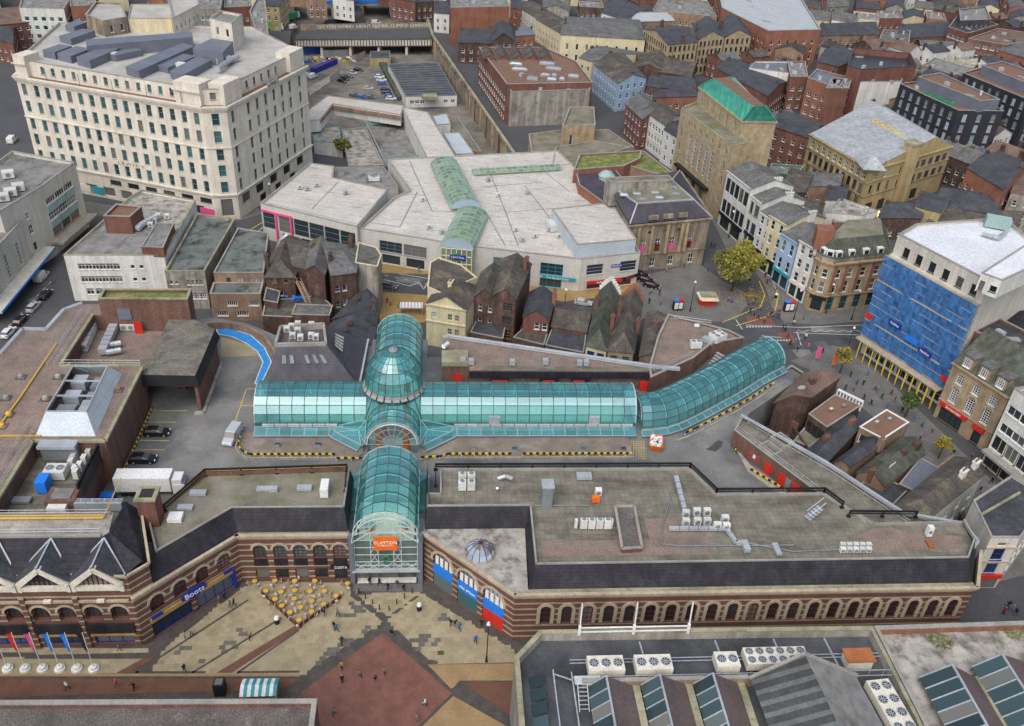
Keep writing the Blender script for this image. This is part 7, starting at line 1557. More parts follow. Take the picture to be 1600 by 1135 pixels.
for i,s in enumerate((.2,.38,.56,.78)):MB().obox(A,an,l*s-.7,.1,5.3,l*s+.7,.2,7.2).build('window_poster',MT['frame_maroon']if i%2 else MT['paint_pink'],ly)
tq=PP([(996,318),(1084,312),(1050,282),(950,288)],17.0)
for k in range(4):j=(k+1)%4;MB().face([(*yq[k],13.6),(*yq[j],13.6),(*tq[j],17.0),(*tq[k],17.0)]).build('slate_slope',MT['slate_purple'],ly)
MB().poly(tq,17.0).build('roof',MT['roof_moss'],ly);b=MB()
for k in range(4):b.bar((*tq[k],17.0),(*tq[(k+1)%4],17.0),.4,.3);b.bar((*yq[k],13.8),(*tq[k],17.1),.3,.2)
b.build('lead_flashing',MT['galv'],ly);bld('roof_box','long grey upstand with mossy top behind the library roof',PP([(955,288),(1052,284),(1044,276),(946,280)],19),19,'render_grey','roof_moss',13,.4,cat='roof structure')
for u_,v_ in((975,306),(995,304),(1003,311),(1023,302),(1050,293),(1055,303),(1030,310)):rooflight('white rooflight on the mossy library roof',P(u_,v_,17),17.0,2.2,1.2,R(5),'rooflights on the library roof',gl='glass_sky')
bld('brick_block','orange brick block with bright green moss roof and white rooflights',PP([(896,268),(975,262),(1000,250),(1002,238),(905,244)],12),12,'brick_orange','sedum',0,.5,win=[(P(935,265,12),[(8.0,1.4,5,1.1,'cross','stone_trim')])])
bld('brick_block','grey slate and brick range between the mall and the library',PP([(905,290),(960,330),(990,300),(960,265),(900,270)],11),11,'brick_orange','slate_purple',0,.2);bld('brick_block','green roofed strip along the street behind the library',PP([(985,262),(1040,278),(1050,272),(1005,238),(985,240)],11),11,'brick_pale','sedum',0,.4)
c=P(948,274,12);d_=thing('ventilator','round ribbed ventilator dome beside the library roof','ventilator',(*c,11));b=MB();b.cyl(c,2.2,11,12,16,2.2);b.cyl(c,2.4,12,13,16,1.4);b.cyl(c,1.4,13,13.5,16,.2);b.build('dome',MT['roof_teal_edge'],d_)
bld('concrete_block','tan concrete stair block with mossy terraces near the cutting',PP([(878,200),(930,198),(928,170),(890,170)],13),13,'stone_tan','roof_moss',0,.6,win=[(P(904,200,13),[(6.5,4,[.3],1.0,'plain')])]);bld('concrete_block','mossy flat terrace beside the tan stair block',PP([(830,240),(930,240),(990,232),(950,205),(880,205),(826,212)],6.5),6.5,'stone_tan','roof_moss',0,.5);bld('concrete_block','low concrete yard building between mall and terraces',PP([(862,262),(905,258),(985,232),(930,222),(868,232)],8),8,'render_grey','roof_moss',0,.4)
c=P(450,392,4);t=thing('glass_turret','small white framed pyramid glass turret before the mall wing','skylight',(*c,0));q0=[(c[0]+3.2*math.cos(k*math.pi/3),c[1]+3.2*math.sin(k*math.pi/3))for k in range(6)];q1=[lerp(p,c,.45)for p in q0]
for k in range(6):j=(k+1)%6;MB().face([(*q0[k],4),(*q0[j],4),(*q1[j],7),(*q1[k],7)]).build('pane',MT['glass_sky'],t);MB().face([(*q1[k],7),(*q1[j],7),(*c,8.6)]).build('top_pane',MT['glass_sky'],t);MB().bar((*q0[k],4),(*q1[k],7),.25).bar((*q1[k],7),(*c,8.6),.2).build('frame_bar',MT['paint_white'],t)
MB().prism(q0,0,4).build('base',MT['brick_pale'],t)
# ================================================================ helpers for facades seen from the camera
def aw(q,z,st=3.4,w=1.2,h=1.7,pitch_=3.0,style='sash',fr='paint_white',gl='glass_dark',z0=0.0,first=1.2):
 q=ccw(q);out=[]
 for i in range(len(q)):
  A,B=q[i],q[(i+1)%len(q)];l=dist(A,B);m=((A[0]+B[0])/2,(A[1]+B[1])/2)
  if l<3 or(B[1]-A[1])*m[0]-(B[0]-A[0])*m[1]>=0:continue
  n=max(1,int(l/pitch_));out.append((m,[(first+k*st,h,n,w,style,fr,gl)for k in range(max(1,int((z-z0-.6)/st)))]))
 return out
VENT=[MB().box(-.9,-.6,0,.9,.6,1.1).mesh('roof_vent',MT['galv']),MB().box(-1.6,-.7,0,1.6,.7,.4).mesh('roof_vent',MT['coping']),MB().cyl((0,0),.35,0,1.2,8).cyl((0,0),.5,1.2,1.4,8).mesh('roof_vent',MT['ac_casing'])]
def fb(lab,px,z,wall,roof,rise=0,name='building',st=3.4,along=True,hip=0,par=.5,chim=(),style='sash',fr='paint_white',gl='glass_dark',pitch_=3.0,w=1.2,h=1.7,nowin=False,z0=0.0,cop='coping',cap=None):
 q=PP(px,z);win=None if nowin else aw(q,z,st,w,h,pitch_,style,fr,gl,z0)
 if rise:
  if not chim and random.random()<.7:chim=((.03,.5,1.3,1.6),(.97,.5,1.3,1.6))[:random.choice((1,2))]
  return house(name,lab,q,z,rise,wall,roof,z0,along,hip,win,chim=chim,cap=cap)
 o=bld(name,lab,q,z,wall,roof,z0,par,.4,win,cop);c=cen(q)
 for i in range(random.choice((2,3,4,5))):p=lerp(c,q[i%len(q)],random.uniform(.1,.7));put('roof_vent',VENT[i%3],o,(*p,z),random.random()*3)
 return o
# ---- copper roofed stone block
gq=PP([(1064,172),(1143,231),(1170,226),(1092,160)],22);cb_=bld('copper_roof_block','tall gold stone block with bright green copper roof and tall gridded windows',gq,22,'stone_gold','roof_moss',0,.5,.4,[(P(1104,202,22),[(8.6,8.6,[.27,.38,.49,.6,.71],1.5,'g27','paint_white','glass_blue'),(19.2,1.5,[.08,.2,.31,.43,.55,.67,.8,.93],1.0,'g23','galv'),(14.4,2.8,[.08,.93],1.0,'g24','galv'),(10.2,2.4,[.08,.93],1.0,'g24','galv'),(5.2,2.0,[.93],1.0,'g24','galv'),(.6,4.8,[.14,.3,.46,.62],2.4,'shop','paint_black','glass_dark')])],'coping_moss')
tq=PP([(1092,137),(1160,190),(1213,191),(1146,122)],27);walls(cb_,tq,0,27,'stone_gold',[(P(1126,163,27),[(22.6,3.2,[.12,.88],.9,'g24','galv'),(22.4,3.6,[.25,.4,.55,.7],.9,'g25','galv')])],name='tower_wall')
tt=PP([(1116,120),(1178,163),(1197,163),(1140,118)],33)
for k in range(4):j=(k+1)%4;MB().face([(*tq[k],27.2),(*tq[j],27.2),(*tt[j],32.5),(*tt[k],32.5)]).build('copper_slope',MT['copper_green'],cb_);MB().bar((*tq[k],27.2),(*tt[k],32.5),.3).build('copper_hip',MT['copper_green'],cb_)
MB().poly(tt,32.5).build('roof_strip',MT['felt_brown'],cb_);MB().prism(inset(tq,-.3),26.7,27.2).build('eaves',MT['stone_gold'],cb_)
A,B=gq[0],gq[1];u,l=unit(A,B);an=math.atan2(u[1],u[0]);MB().obox(A,an,l*.12,-1.6,6.0,l*.76,-.02,6.6).build('canopy',MT['paint_black'],cb_)
# ---- street row
rw5=[('black and white shop with dark glazed lower storeys beside the copper roof block',[(1137,266),(1174,295)],16.5,'stucco_white','slate_grey',3,'paint_black',.45),('narrow white shop with small round gable sign',[(1172,303),(1191,318)],14.5,'stucco_white','slate_grey',3,'paint_black',.4),('white stucco house with long patched slate roof',[(1188,331),(1207,344)],14.0,'stucco_white','slate_grey',4,'paint_white',.25),('cream stucco house with raised parapet beside the blue house',[(1203,336),(1230,352)],15.5,'stucco_cream','slate_grey',4,'paint_white',.25),('pale blue stucco house in the street row',[(1221,364),(1247,381)],13.5,'stucco_blue','slate_grey',3,'paint_white',.25),('white stucco house next to the domed corner bank',[(1250,375),(1276,390)],15.0,'stucco_white','slate_grey',4,'paint_white',.25)]
for lab,(a,b_),z,wl,rf_,ns,fr,_ in rw5:
 q=rectd(P(*a,z),P(*b_,z),13);st=(z-4)/(ns-1);l=dist(q[0],q[1]);n=max(2,int(l/2.3))
 rows=[(4.6+k*st,st*.62,n,1.25 if fr=='paint_white' else 2.2,'sash' if fr=='paint_white' else 'g22',fr,'glass_dark')for k in range(ns-1)]+[(.4,3.2,2,l*.38,'shop','paint_black','glass_dark')]
 o=house('shop_house',lab,q,z,2.2,wl,rf_,win=[(lerp(q[0],q[1],.5),rows)],chim=((.98,.6,2.2,1.2),),chm='stucco_white');cornice(o,[q[0],q[1]],z-.5,.35,.5,wl)
 MB().obox(q[0],math.atan2(q[1][1]-q[0][1],q[1][0]-q[0][0]),.1,-.35,3.7,l-.1,-.02,4.4).build('shop_fascia',MT[fr if fr=='paint_black' else random.choice(['paint_teal','paint_black','paint_cream'])],o)
# ---- domed corner bank
bq=PP([(1270,394),(1275,403),(1283,409),(1303,414),(1392,405),(1384,362),(1300,366)],13.2);bk=thing('bank','corner bank of stone and orange brick with green slate mansard and dormers','building',(*P(1330,430,6),0))
BW_=('paint_white','glass_dark');walls(bk,bq[:],0,13.2,'stone_tan',[(P(1347,410,13),[(9.4,2.3,[.12,.33,.56,.8],1.4,'sash',*BW_),(5.4,3.0,[.1,.3,.54,.79],1.6,'sash',*BW_),(.6,3.6,[.12,.36,.6,.84],2.0,'g12','paint_teal','glass_dark')]),(P(1293,412,13),[(9.4,2.2,[.5],1.4,'sash',*BW_),(5.4,2.8,[.5],1.4,'sash',*BW_),(.5,3.2,[.5],2.6,'shop','paint_black','glass_dark')]),(P(1279,406,13),[(9.4,2.2,[.5],1.1,'sash',*BW_),(5.4,2.8,[.5],1.1,'sash',*BW_)])])
A,B=bq[3],bq[4];u,l=unit(A,B);an=math.atan2(u[1],u[0])
for k,s in enumerate((0.02,.215,.44,.68,.9)):MB().obox(A,an,l*s+.2,-.06,4.8,l*(s+.0)+l*.07,-.01,12.6).build('brick_panel',MT['brick_orange'],bk)
cornice(bk,bq[:5],12.7,.7,.9,'stone_tan');cornice(bk,bq[:5],4.3,.35,.5,'stone_tan','string_course');mi=inset(bq,1.6);mo=inset(bq,.2);mi2=inset(bq,3.0)
for k in range(len(mo)):j=(k+1)%len(mo);MB().face([(*mo[k],14.4),(*mo[j],14.4),(*mi2[j],18.4),(*mi2[k],18.4)]).build('mansard_slope',MT['slate_green'],bk)
MB().poly(mi2,18.4).build('roof',MT['roof_moss'],bk);MB().prism(inset(bq,.1),13.3,14.4).build('parapet',MT['stone_sooty'],bk)
for k,(s,e)in enumerate(((.08,3),(.3,3),(.55,3),(.8,3),(.5,2),(.5,1),(.5,0))):A,B=ccw(bq)[0],None;a_,c_=bq[e],bq[e+1];p=lerp(a_,c_,s);uu,_=unit(a_,c_);aa=math.atan2(uu[1],uu[0]);d=MB().obox(p,aa,-.8,.5,14.6,.8,2.4,16.2).build('dormer',MT['paint_white'],bk);MB().obox(p,aa,-.55,.44,14.9,.55,.49,15.9).build('dormer_pane',MT['glass_dark'],d)
f=MB().obox(lerp(bq[2],bq[3],.5),math.atan2(bq[3][1]-bq[2][1],bq[3][0]-bq[2][0]),-2,-.3,3.6,2,-.02,4.4).build('shop_fascia',MT['paint_black'],bk);MB().prism(PP([(1276,350),(1302,352),(1306,362),(1278,360)],20),15,20).build('chimney',MT['brick_orange'],bk)
# ---- blue netted building
nq=PP([(1404,366),(1547,441),(1640,400),(1570,340),(1432,350)],29.5);nb=thing('netted_building','tall white stone building wrapped in blue scaffold netting','building',(*P(1480,520,12),0))
NW_=('galv_dark','glass_dark');walls(nb,nq,0,29.5,'stone_white',[(P(1475,403,29.5),[(25.4,2.2,[.14,.29,.44,.59,.74,.89],1.5,'g33','paint_black','glass_dark')]+[(6+k*3.7,2.3,8,1.5,'sash',*NW_)for k in range(5)]+[(.4,3.4,7,2.6,'g22','paint_white','glass_dark')])])
flat_roof(nb,nq,28.9,.6,.6,'membrane_pale','coping','stone_white');A,B=nq[0],nq[1];u,l=unit(A,B);an=math.atan2(u[1],u[0]);nn=(u[1],-u[0]);cornice(nb,[A,B],24.3,.5,.6,'stone_white')
cr=bld('roof_box','white roof hut with dark door at the end of the netted building',PP([(1533,428),(1566,440),(1640,405),(1600,385)],32.5),32.5,'stucco_white','membrane_pale',28.9,.2,cat='roof structure',win=[(P(1550,434,32),[(.3,2.1,[.2],.9,'plain','frame_maroon'),(1.0,1.2,[.75],1.2,'g33','paint_black')])]);ac('teal packaged chiller on the white roof above the blue netting',(1556,356),29,5,2.4,2.2,R(-20),m='roof_teal_edge',side=False);duct('pale ducts tangled beside the teal chiller',[P3(1535,366,29.5),P3(1560,372,29.8),P3(1572,362,29.8)],.4)
def netmat():
 m=bpy.data.materials.new('netting_blue');m.use_nodes=True;t=m.node_tree;N=t.nodes;K=t.links;N.clear();o=N.new('ShaderNodeOutputMaterial');tr=N.new('ShaderNodeBsdfTransparent');df=N.new('ShaderNodeBsdfDiffuse');mx=N.new('ShaderNodeMixShader');g=N.new('ShaderNodeNewGeometry');nz=N.new('ShaderNodeTexNoise');nz.inputs['Scale'].default_value=1.4;nz.inputs['Detail'].default_value=6;mp=N.new('ShaderNodeMapping');mp.inputs['Scale'].default_value=(1,1,.3);K.new(g.outputs['Position'],mp.inputs[0]);K.new(mp.outputs[0],nz.inputs[0]);cr=N.new('ShaderNodeValToRGB');cr.color_ramp.elements[0].position=.3;cr.color_ramp.elements[0].color=(.025,.12,.37,1);cr.color_ramp.elements[1].position=.72;cr.color_ramp.elements[1].color=(.07,.24,.54,1);K.new(nz.outputs[0],cr.inputs[0]);K.new(cr.outputs[0],df.inputs[0]);mr=N.new('ShaderNodeMapRange');mr.inputs[1].default_value=.35;mr.inputs[2].default_value=.65;mr.inputs[3].default_value=.62;mr.inputs[4].default_value=.82;K.new(nz.outputs[0],mr.inputs[0]);K.new(mr.outputs[0],mx.inputs[0]);K.new(tr.outputs[0],mx.inputs[1]);K.new(df.outputs[0],mx.inputs[2]);K.new(mx.outputs[0],o.inputs[0]);MT['netting_blue']=m
netmat();sc=thing('scaffold','blue netted scaffold with pale boards covering the street front','scaffold',(*A,0));random.seed(8);nc,nr=11,10;gz=lambda r_:5.2+r_*1.95
jit=[[random.uniform(-.18,.18)for _ in range(nr+1)]for _ in range(nc+1)]
def sp(c_,r_):s=-.5+(l+1.0)*c_/nc;o_=1.5+jit[c_][r_];return(A[0]+u[0]*s+nn[0]*o_,A[1]+u[1]*s+nn[1]*o_,gz(r_))
for c_ in range(nc):
 for r_ in range(nr):
  a,b_,d,e=sp(c_,r_),sp(c_+1,r_),sp(c_+1,r_+1),sp(c_,r_+1);m_=tuple((a[i]+b_[i]+d[i]+e[i])/4+nn[i]*random.uniform(-.1,.25)if i<2 else(a[i]+d[i])/2 for i in range(3));n_=MB()
  for x,y in((a,b_),(b_,d),(d,e),(e,a)):n_.face([x,y,m_])
  n_.build('net_sheet',MT['netting_blue'],sc,smooth=False)
for r_ in range(nr+1):
 b=MB();p,q=sp(0,r_),sp(nc,r_);off=1.45;s0=(A[0]-u[0]*.5+nn[0]*off,A[1]-u[1]*.5+nn[1]*off,gz(r_));s1=(B[0]+u[0]*.8+nn[0]*off,B[1]+u[1]*.8+nn[1]*off,gz(r_));b.bar(s0,s1,.1);b.build('ledger',MT['galv'],sc)
 b=MB();o2=.75;b.bar((A[0]+nn[0]*o2,A[1]+nn[1]*o2,gz(r_)),(B[0]+nn[0]*o2,B[1]+nn[1]*o2,gz(r_)),1.0,.08);b.build('boards',MT['stone_trim'],sc)
for r_ in(2,7):MB().bar(sp(0,r_)[:2]+(gz(r_),),sp(nc,r_)[:2]+(gz(r_)+.3,),.35,.3).build('toe_board',MT['stone_trim'],sc)
q=[(A[0]+nn[0]*.1,A[1]+nn[1]*.1),(B[0]+nn[0]*.1,B[1]+nn[1]*.1),(B[0]+nn[0]*3.2,B[1]+nn[1]*3.2),(A[0]+nn[0]*3.2,A[1]+nn[1]*3.2)];MB().prism(q,4.6,4.9).build('pavement_gantry',MT['stone_trim'],sc)
for k in range(24):p=lerp(A,B,(k+.5)/24);oo=2.9 if k%2 else 1.6;MB().cyl((p[0]+nn[0]*oo,p[1]+nn[1]*oo),.12,0,4.6,6).build('prop',MT['paint_yellow'],sc)
for i,(s,z,m_,t_)in enumerate(((.33,11.5,'paint_navy','Nobles'),(.72,9.5,'paint_navy','Nobles'),(.55,10.4,'paint_blue',''),(.99,6.8,'paint_red',''),(.03,9.8,'paint_red',''))):
 p=lerp(A,B,s);p=(p[0]+nn[0]*2.0,p[1]+nn[1]*2.0);t=tag(MB().obox(p,an,-1.6 if i<3 else-.9,-.1,z,1.6 if i<3 else.9,.02,z+1.2).build('banner',MT[m_],None,loc=(*p,z)),('navy banner with white word on the left of the blue netting','navy banner with white word on the right of the blue netting','bright blue banner with pale stripe between the navy banners','small red banner at the right edge of the netting','small red banner at the left edge of the netting')[i],'banner')
 if t_:text_obj('lettering',t_,'paint_white',(p[0]+nn[0]*.12,p[1]+nn[1]*.12,z+.6),(R(90),0,an),.8,t)
# ---- stone bank with red fascia, white office
sq=rectd(P(1490,568,13),P(1576,622,13),14);sb_=thing('bank','ornate sooty stone bank with three dormers and red fascia','building',(*cen(sq),0));walls(sb_,sq,0,13,'stone_tan',[(lerp(sq[0],sq[1],.5),[(9.6,2.0,[.2,.5,.8],1.5,'g34',*BW_),(5.2,3.2,[.2,.5,.8],1.6,'g36',*BW_),(.3,3.0,[.28],5.2,'g41','paint_black','glass_dark'),(.2,3.0,[.78],1.8,'plain','paint_black')])])
pitched(sb_,sq,13.2,6.5,'slate_green','stone_tan');A,B=sq[0],sq[1];u,l=unit(A,B);an=math.atan2(u[1],u[0]);cornice(sb_,[A,B],12.6,.5,.6,'stone_tan');cornice(sb_,[A,B],4.2,.3,.4,'stone_tan')
for s in(.2,.5,.8):d=MB().obox(A,an,l*s-1.1,.3,13.4,l*s+1.1,3.4,15.8).build('dormer',MT['stone_tan'],sb_);put('window',win_mesh(1.4,1.8,'g34'),sb_,place_on(A,u,s*l,13.7,-.25),an);MB().obox(A,an,l*s-1.3,.1,15.8,l*s+1.3,3.6,16.2).build('dormer_roof',MT['slate_grey'],sb_);put('arch',arch_trim(1.6,3.0,.35),sb_,place_on(A,u,s*l,5.2),an)
f=MB().obox(A,an,l*.06,-.5,3.5,l*.55,-.02,4.5).build('shop_fascia',MT['paint_red'],sb_);text_obj('lettering','Santander','paint_white',(*place_on(A,u,l*.31,4.0,.53),),(R(90),0,an),.9,f);MB().obox(A,an,l*.68,-.6,3.3,l*.88,-.02,4.3).build('shop_fascia',MT['paint_red'],sb_)
wq_=rectd(P(1583,612,17),P(1690,690,17),14);wo2=bld('office_block','white office block with paired windows at the right edge',wq_,17,'stucco_white','felt_grey',win=[(lerp(wq_[0],wq_[1],.5),[(12.6,1.8,5,2.8,'g21',*BW_),(8.6,1.8,5,2.8,'g21',*BW_),(4.4,3.0,5,3.2,'g21','paint_cream','glass_dark'),(.3,2.8,4,4.0,'g21','wood','glass_dark')])]);A,B=wq_[0],wq_[1];MB().obox(A,unit(A,B)[0]and math.atan2(B[1]-A[1],B[0]-A[0]),0,-1.5,3.4,dist(A,B),-.02,3.9).build('canopy',MT['coping'],wo2)
# ---- yellow music hall with grey roof
kz=15;kq=PP([(1266,210),(1361,266),(1488,229),(1388,170)],kz);kh=thing('music_hall','yellow stucco music hall with huge grey sheet roof and lettered slope','building',(*cen(kq),0));KW=('paint_white','glass_dark')
walls(kh,kq,0,kz,'stucco_yellow',[(P(1313,238,kz),[(11.4,2.2,10,1.5,'cross',*KW),(7.2,2.8,10,1.7,'plain','frame_maroon'),(3.0,2.8,8,1.9,'plain','paint_black')]),(P(1425,248,kz),[(10.8,2.4,7,2.4,'g32','frame_maroon','glass_blue',.35,.98),(6.6,2.4,7,2.4,'g32','frame_maroon','glass_blue',.35,.98),(11.4,1.8,[.08,.2],1.2,'cross',*KW),(7.4,2.4,[.06,.16,.26],1.3,'plain','paint_black'),(.5,3.4,[.1,.25,.45,.65],3.6,'shop','paint_black','glass_dark')])])
r1,r2=lerp(kq[0],kq[3],.72),lerp(kq[1],kq[2],.72);MB().face([(*kq[0],kz+.2),(*kq[1],kz+.2),(*r2,kz+5),(*r1,kz+5)]).build('roof_slope',MT['lead_grey'],kh);MB().face([(*r1,kz+5),(*r2,kz+5),(*kq[2],kz+.2),(*kq[3],kz+.2)]).build('roof_slope',MT['lead_grey'],kh);MB().face([(*kq[1],kz),(*kq[2],kz),(*r2,kz+5)]).build('gable',MT['stucco_yellow'],kh)
X=Vector((*kq[1],0))-Vector((*kq[0],0));X.normalize();Y=(Vector((*r1,kz+5))-Vector((*kq[0],kz+.2)));Y=(Y-X*Y.dot(X)).normalized();Z=X.cross(Y);tp=Vector(lerp((*lerp(kq[0],kq[1],.62),kz+.2),(*lerp(r1,r2,.62),kz+5),.72))+Z*.12;text_obj('lettering','KRAZYHOUSE','paint_yellow',tp,Matrix((X,Y,Z)).transposed().to_euler(),3.4,kh,.02)
cornice(kh,[kq[0],kq[1],kq[2]],kz-.6,.5,.7,'stucco_yellow');cornice(kh,[kq[0],kq[1],kq[2]],10.6,.3,.4,'stucco_yellow');cornice(kh,[kq[0],kq[1],kq[2]],6.2,.3,.4,'stone_sooty')
b=MB();c=P(1423,240,17);b.obox(c,.5,-1.8,-1.8,0,1.8,1.8,20);o=b.build('corner_tower',MT['stucco_yellow'],kh);MB().obox(c,.5,-2.1,-2.1,20,2.1,2.1,20.6).build('tower_cap',MT['coping_moss'],o);pitched(kh,rectd(P(1350,264,15.6),P(1384,266,15.6),7),15.6,2.5,'lead_grey',None,hip=2.5,name='pavilion_roof')
mat('panel_dark',(0.035,0.035,0.045),rough=.4,var=.15,spec=.5);DG=dict(style='g22',fr='galv',gl='glass_sky',pitch_=4.2,w=1.6,h=2.6,st=3.6)
fb('black clad modern apartment block behind the music hall',[(1406,133),(1497,175),(1568,176),(1475,124)],19,'panel_dark','felt_brown',**DG);fb('grey penthouse with felt roof on the black clad block',[(1434,122),(1531,160),(1562,158),(1468,116)],22.5,'metal_blue_grey','felt_brown',z0=19,nowin=True,name='penthouse');fb('second black clad apartment block at the right edge',[(1504,116),(1610,160),(1680,150),(1560,100)],19,'panel_dark','felt_brown',**DG);fb('grey penthouse on the second black clad block',[(1534,104),(1610,135),(1650,128),(1566,98)],22.5,'metal_blue_grey','felt_brown',z0=19,nowin=True,name='penthouse')
for i in range(6):c=P(1447+i*8,146+i*3.5,19.4);t=tag(MB().obox(c,R(-30),-.9,-.5,19,.9,.5,19.9).build('planter',MT['paint_green'],None,loc=(*c,19)),'green planter on the terrace of the black clad block','planter','terrace planters')
# ---- roofs between street row and music hall
for a in(('brick house with slate roof behind the black and white shop',[(1222,300),(1258,300),(1272,272),(1238,262)],11,'brick_dark','slate_brown',2),('curved grey roofed brick annex below the music hall',[(1255,290),(1312,290),(1318,272),(1262,268)],10,'brick_pale','slate_grey',1.5),('white rendered rear extension with small slate roof',[(1290,312),(1320,312),(1326,292),(1296,290)],10,'stucco_white','slate_dark',1.2),('long pink rendered gable wall behind the white shop',[(1222,330),(1276,340),(1290,318),(1232,302)],12,'render_grey','slate_brown',1.6),('orange brick flat roofed block with string lights yard',[(1302,350),(1378,352),(1362,332),(1300,322)],8,'brick_orange','felt_grey',0),('slate block with white rear windows below the orange flats',[(1290,335),(1346,340),(1372,332),(1312,312)],9.5,'stucco_white','roof_stained',0),('grey hipped warehouse roof right of the string lights',[(1372,340),(1440,340),(1450,318),(1390,315)],7,'brick_dark','slate_dark',2),('yellow rendered box house beside the music hall corner',[(1430,322),(1470,332),(1486,312),(1440,298)],9,'stucco_yellow','slate_dark',1),('wide slate warehouse roof with two rooflights',[(1460,322),(1560,334),(1560,305),(1475,292)],8,'brick_dark','slate_dark',2.5),('long slate roof with brick end right of the white roof',[(1450,346),(1590,352),(1600,330),(1470,325)],6,'brick_dark','slate_brown',2),('orange brick gabled apartment house with balconies',[(1512,262),(1568,296),(1612,262),(1560,242)],14,'brick_orange','slate_dark',3),('grey concrete office beside the orange gabled house',[(1580,300),(1640,310),(1650,270),(1600,262)],12,'render_grey','tile_rust',2),('brown brick house row climbing behind the copper roof block',[(1205,196),(1266,216),(1292,196),(1225,172)],12,'brick_red','slate_dark',2),('low green fronted shop under the brick row',[(1200,272),(1245,276),(1256,262),(1205,258)],6,'paint_green','felt_grey',0),('dark roof block behind the sooty stone bank',[(1545,500),(1640,540),(1660,500),(1575,470)],16,'brick_dark','slate_black',1.5),('brick parapet block rising behind the stone bank roof',[(1520,520),(1600,555),(1620,530),(1560,500)],17.5,'brick_red','slate_dark',0)):fb(*a[:5],rise=a[5],hip=(1.5 if i%3==0 else 0)if a[5]else 0)
for i in range(9):
 c=P(1362+(i%3)*9+i*2,332+(i//3)*7+i*.8,2.5);b=MB();b.cyl(c,.22,2.6,3.0,8);b.cyl(c,.05,0,2.6,5)
 mat('lamp_warm',(.9,.6,.1),emis=(1,.55,.08,6))if i==0 else None
 tag(b.build('string_light',MT['lamp_warm'],None,loc=(*c,0)),'glowing yellow lamp on a post in the yard of string lights','lamp','yard lamps')
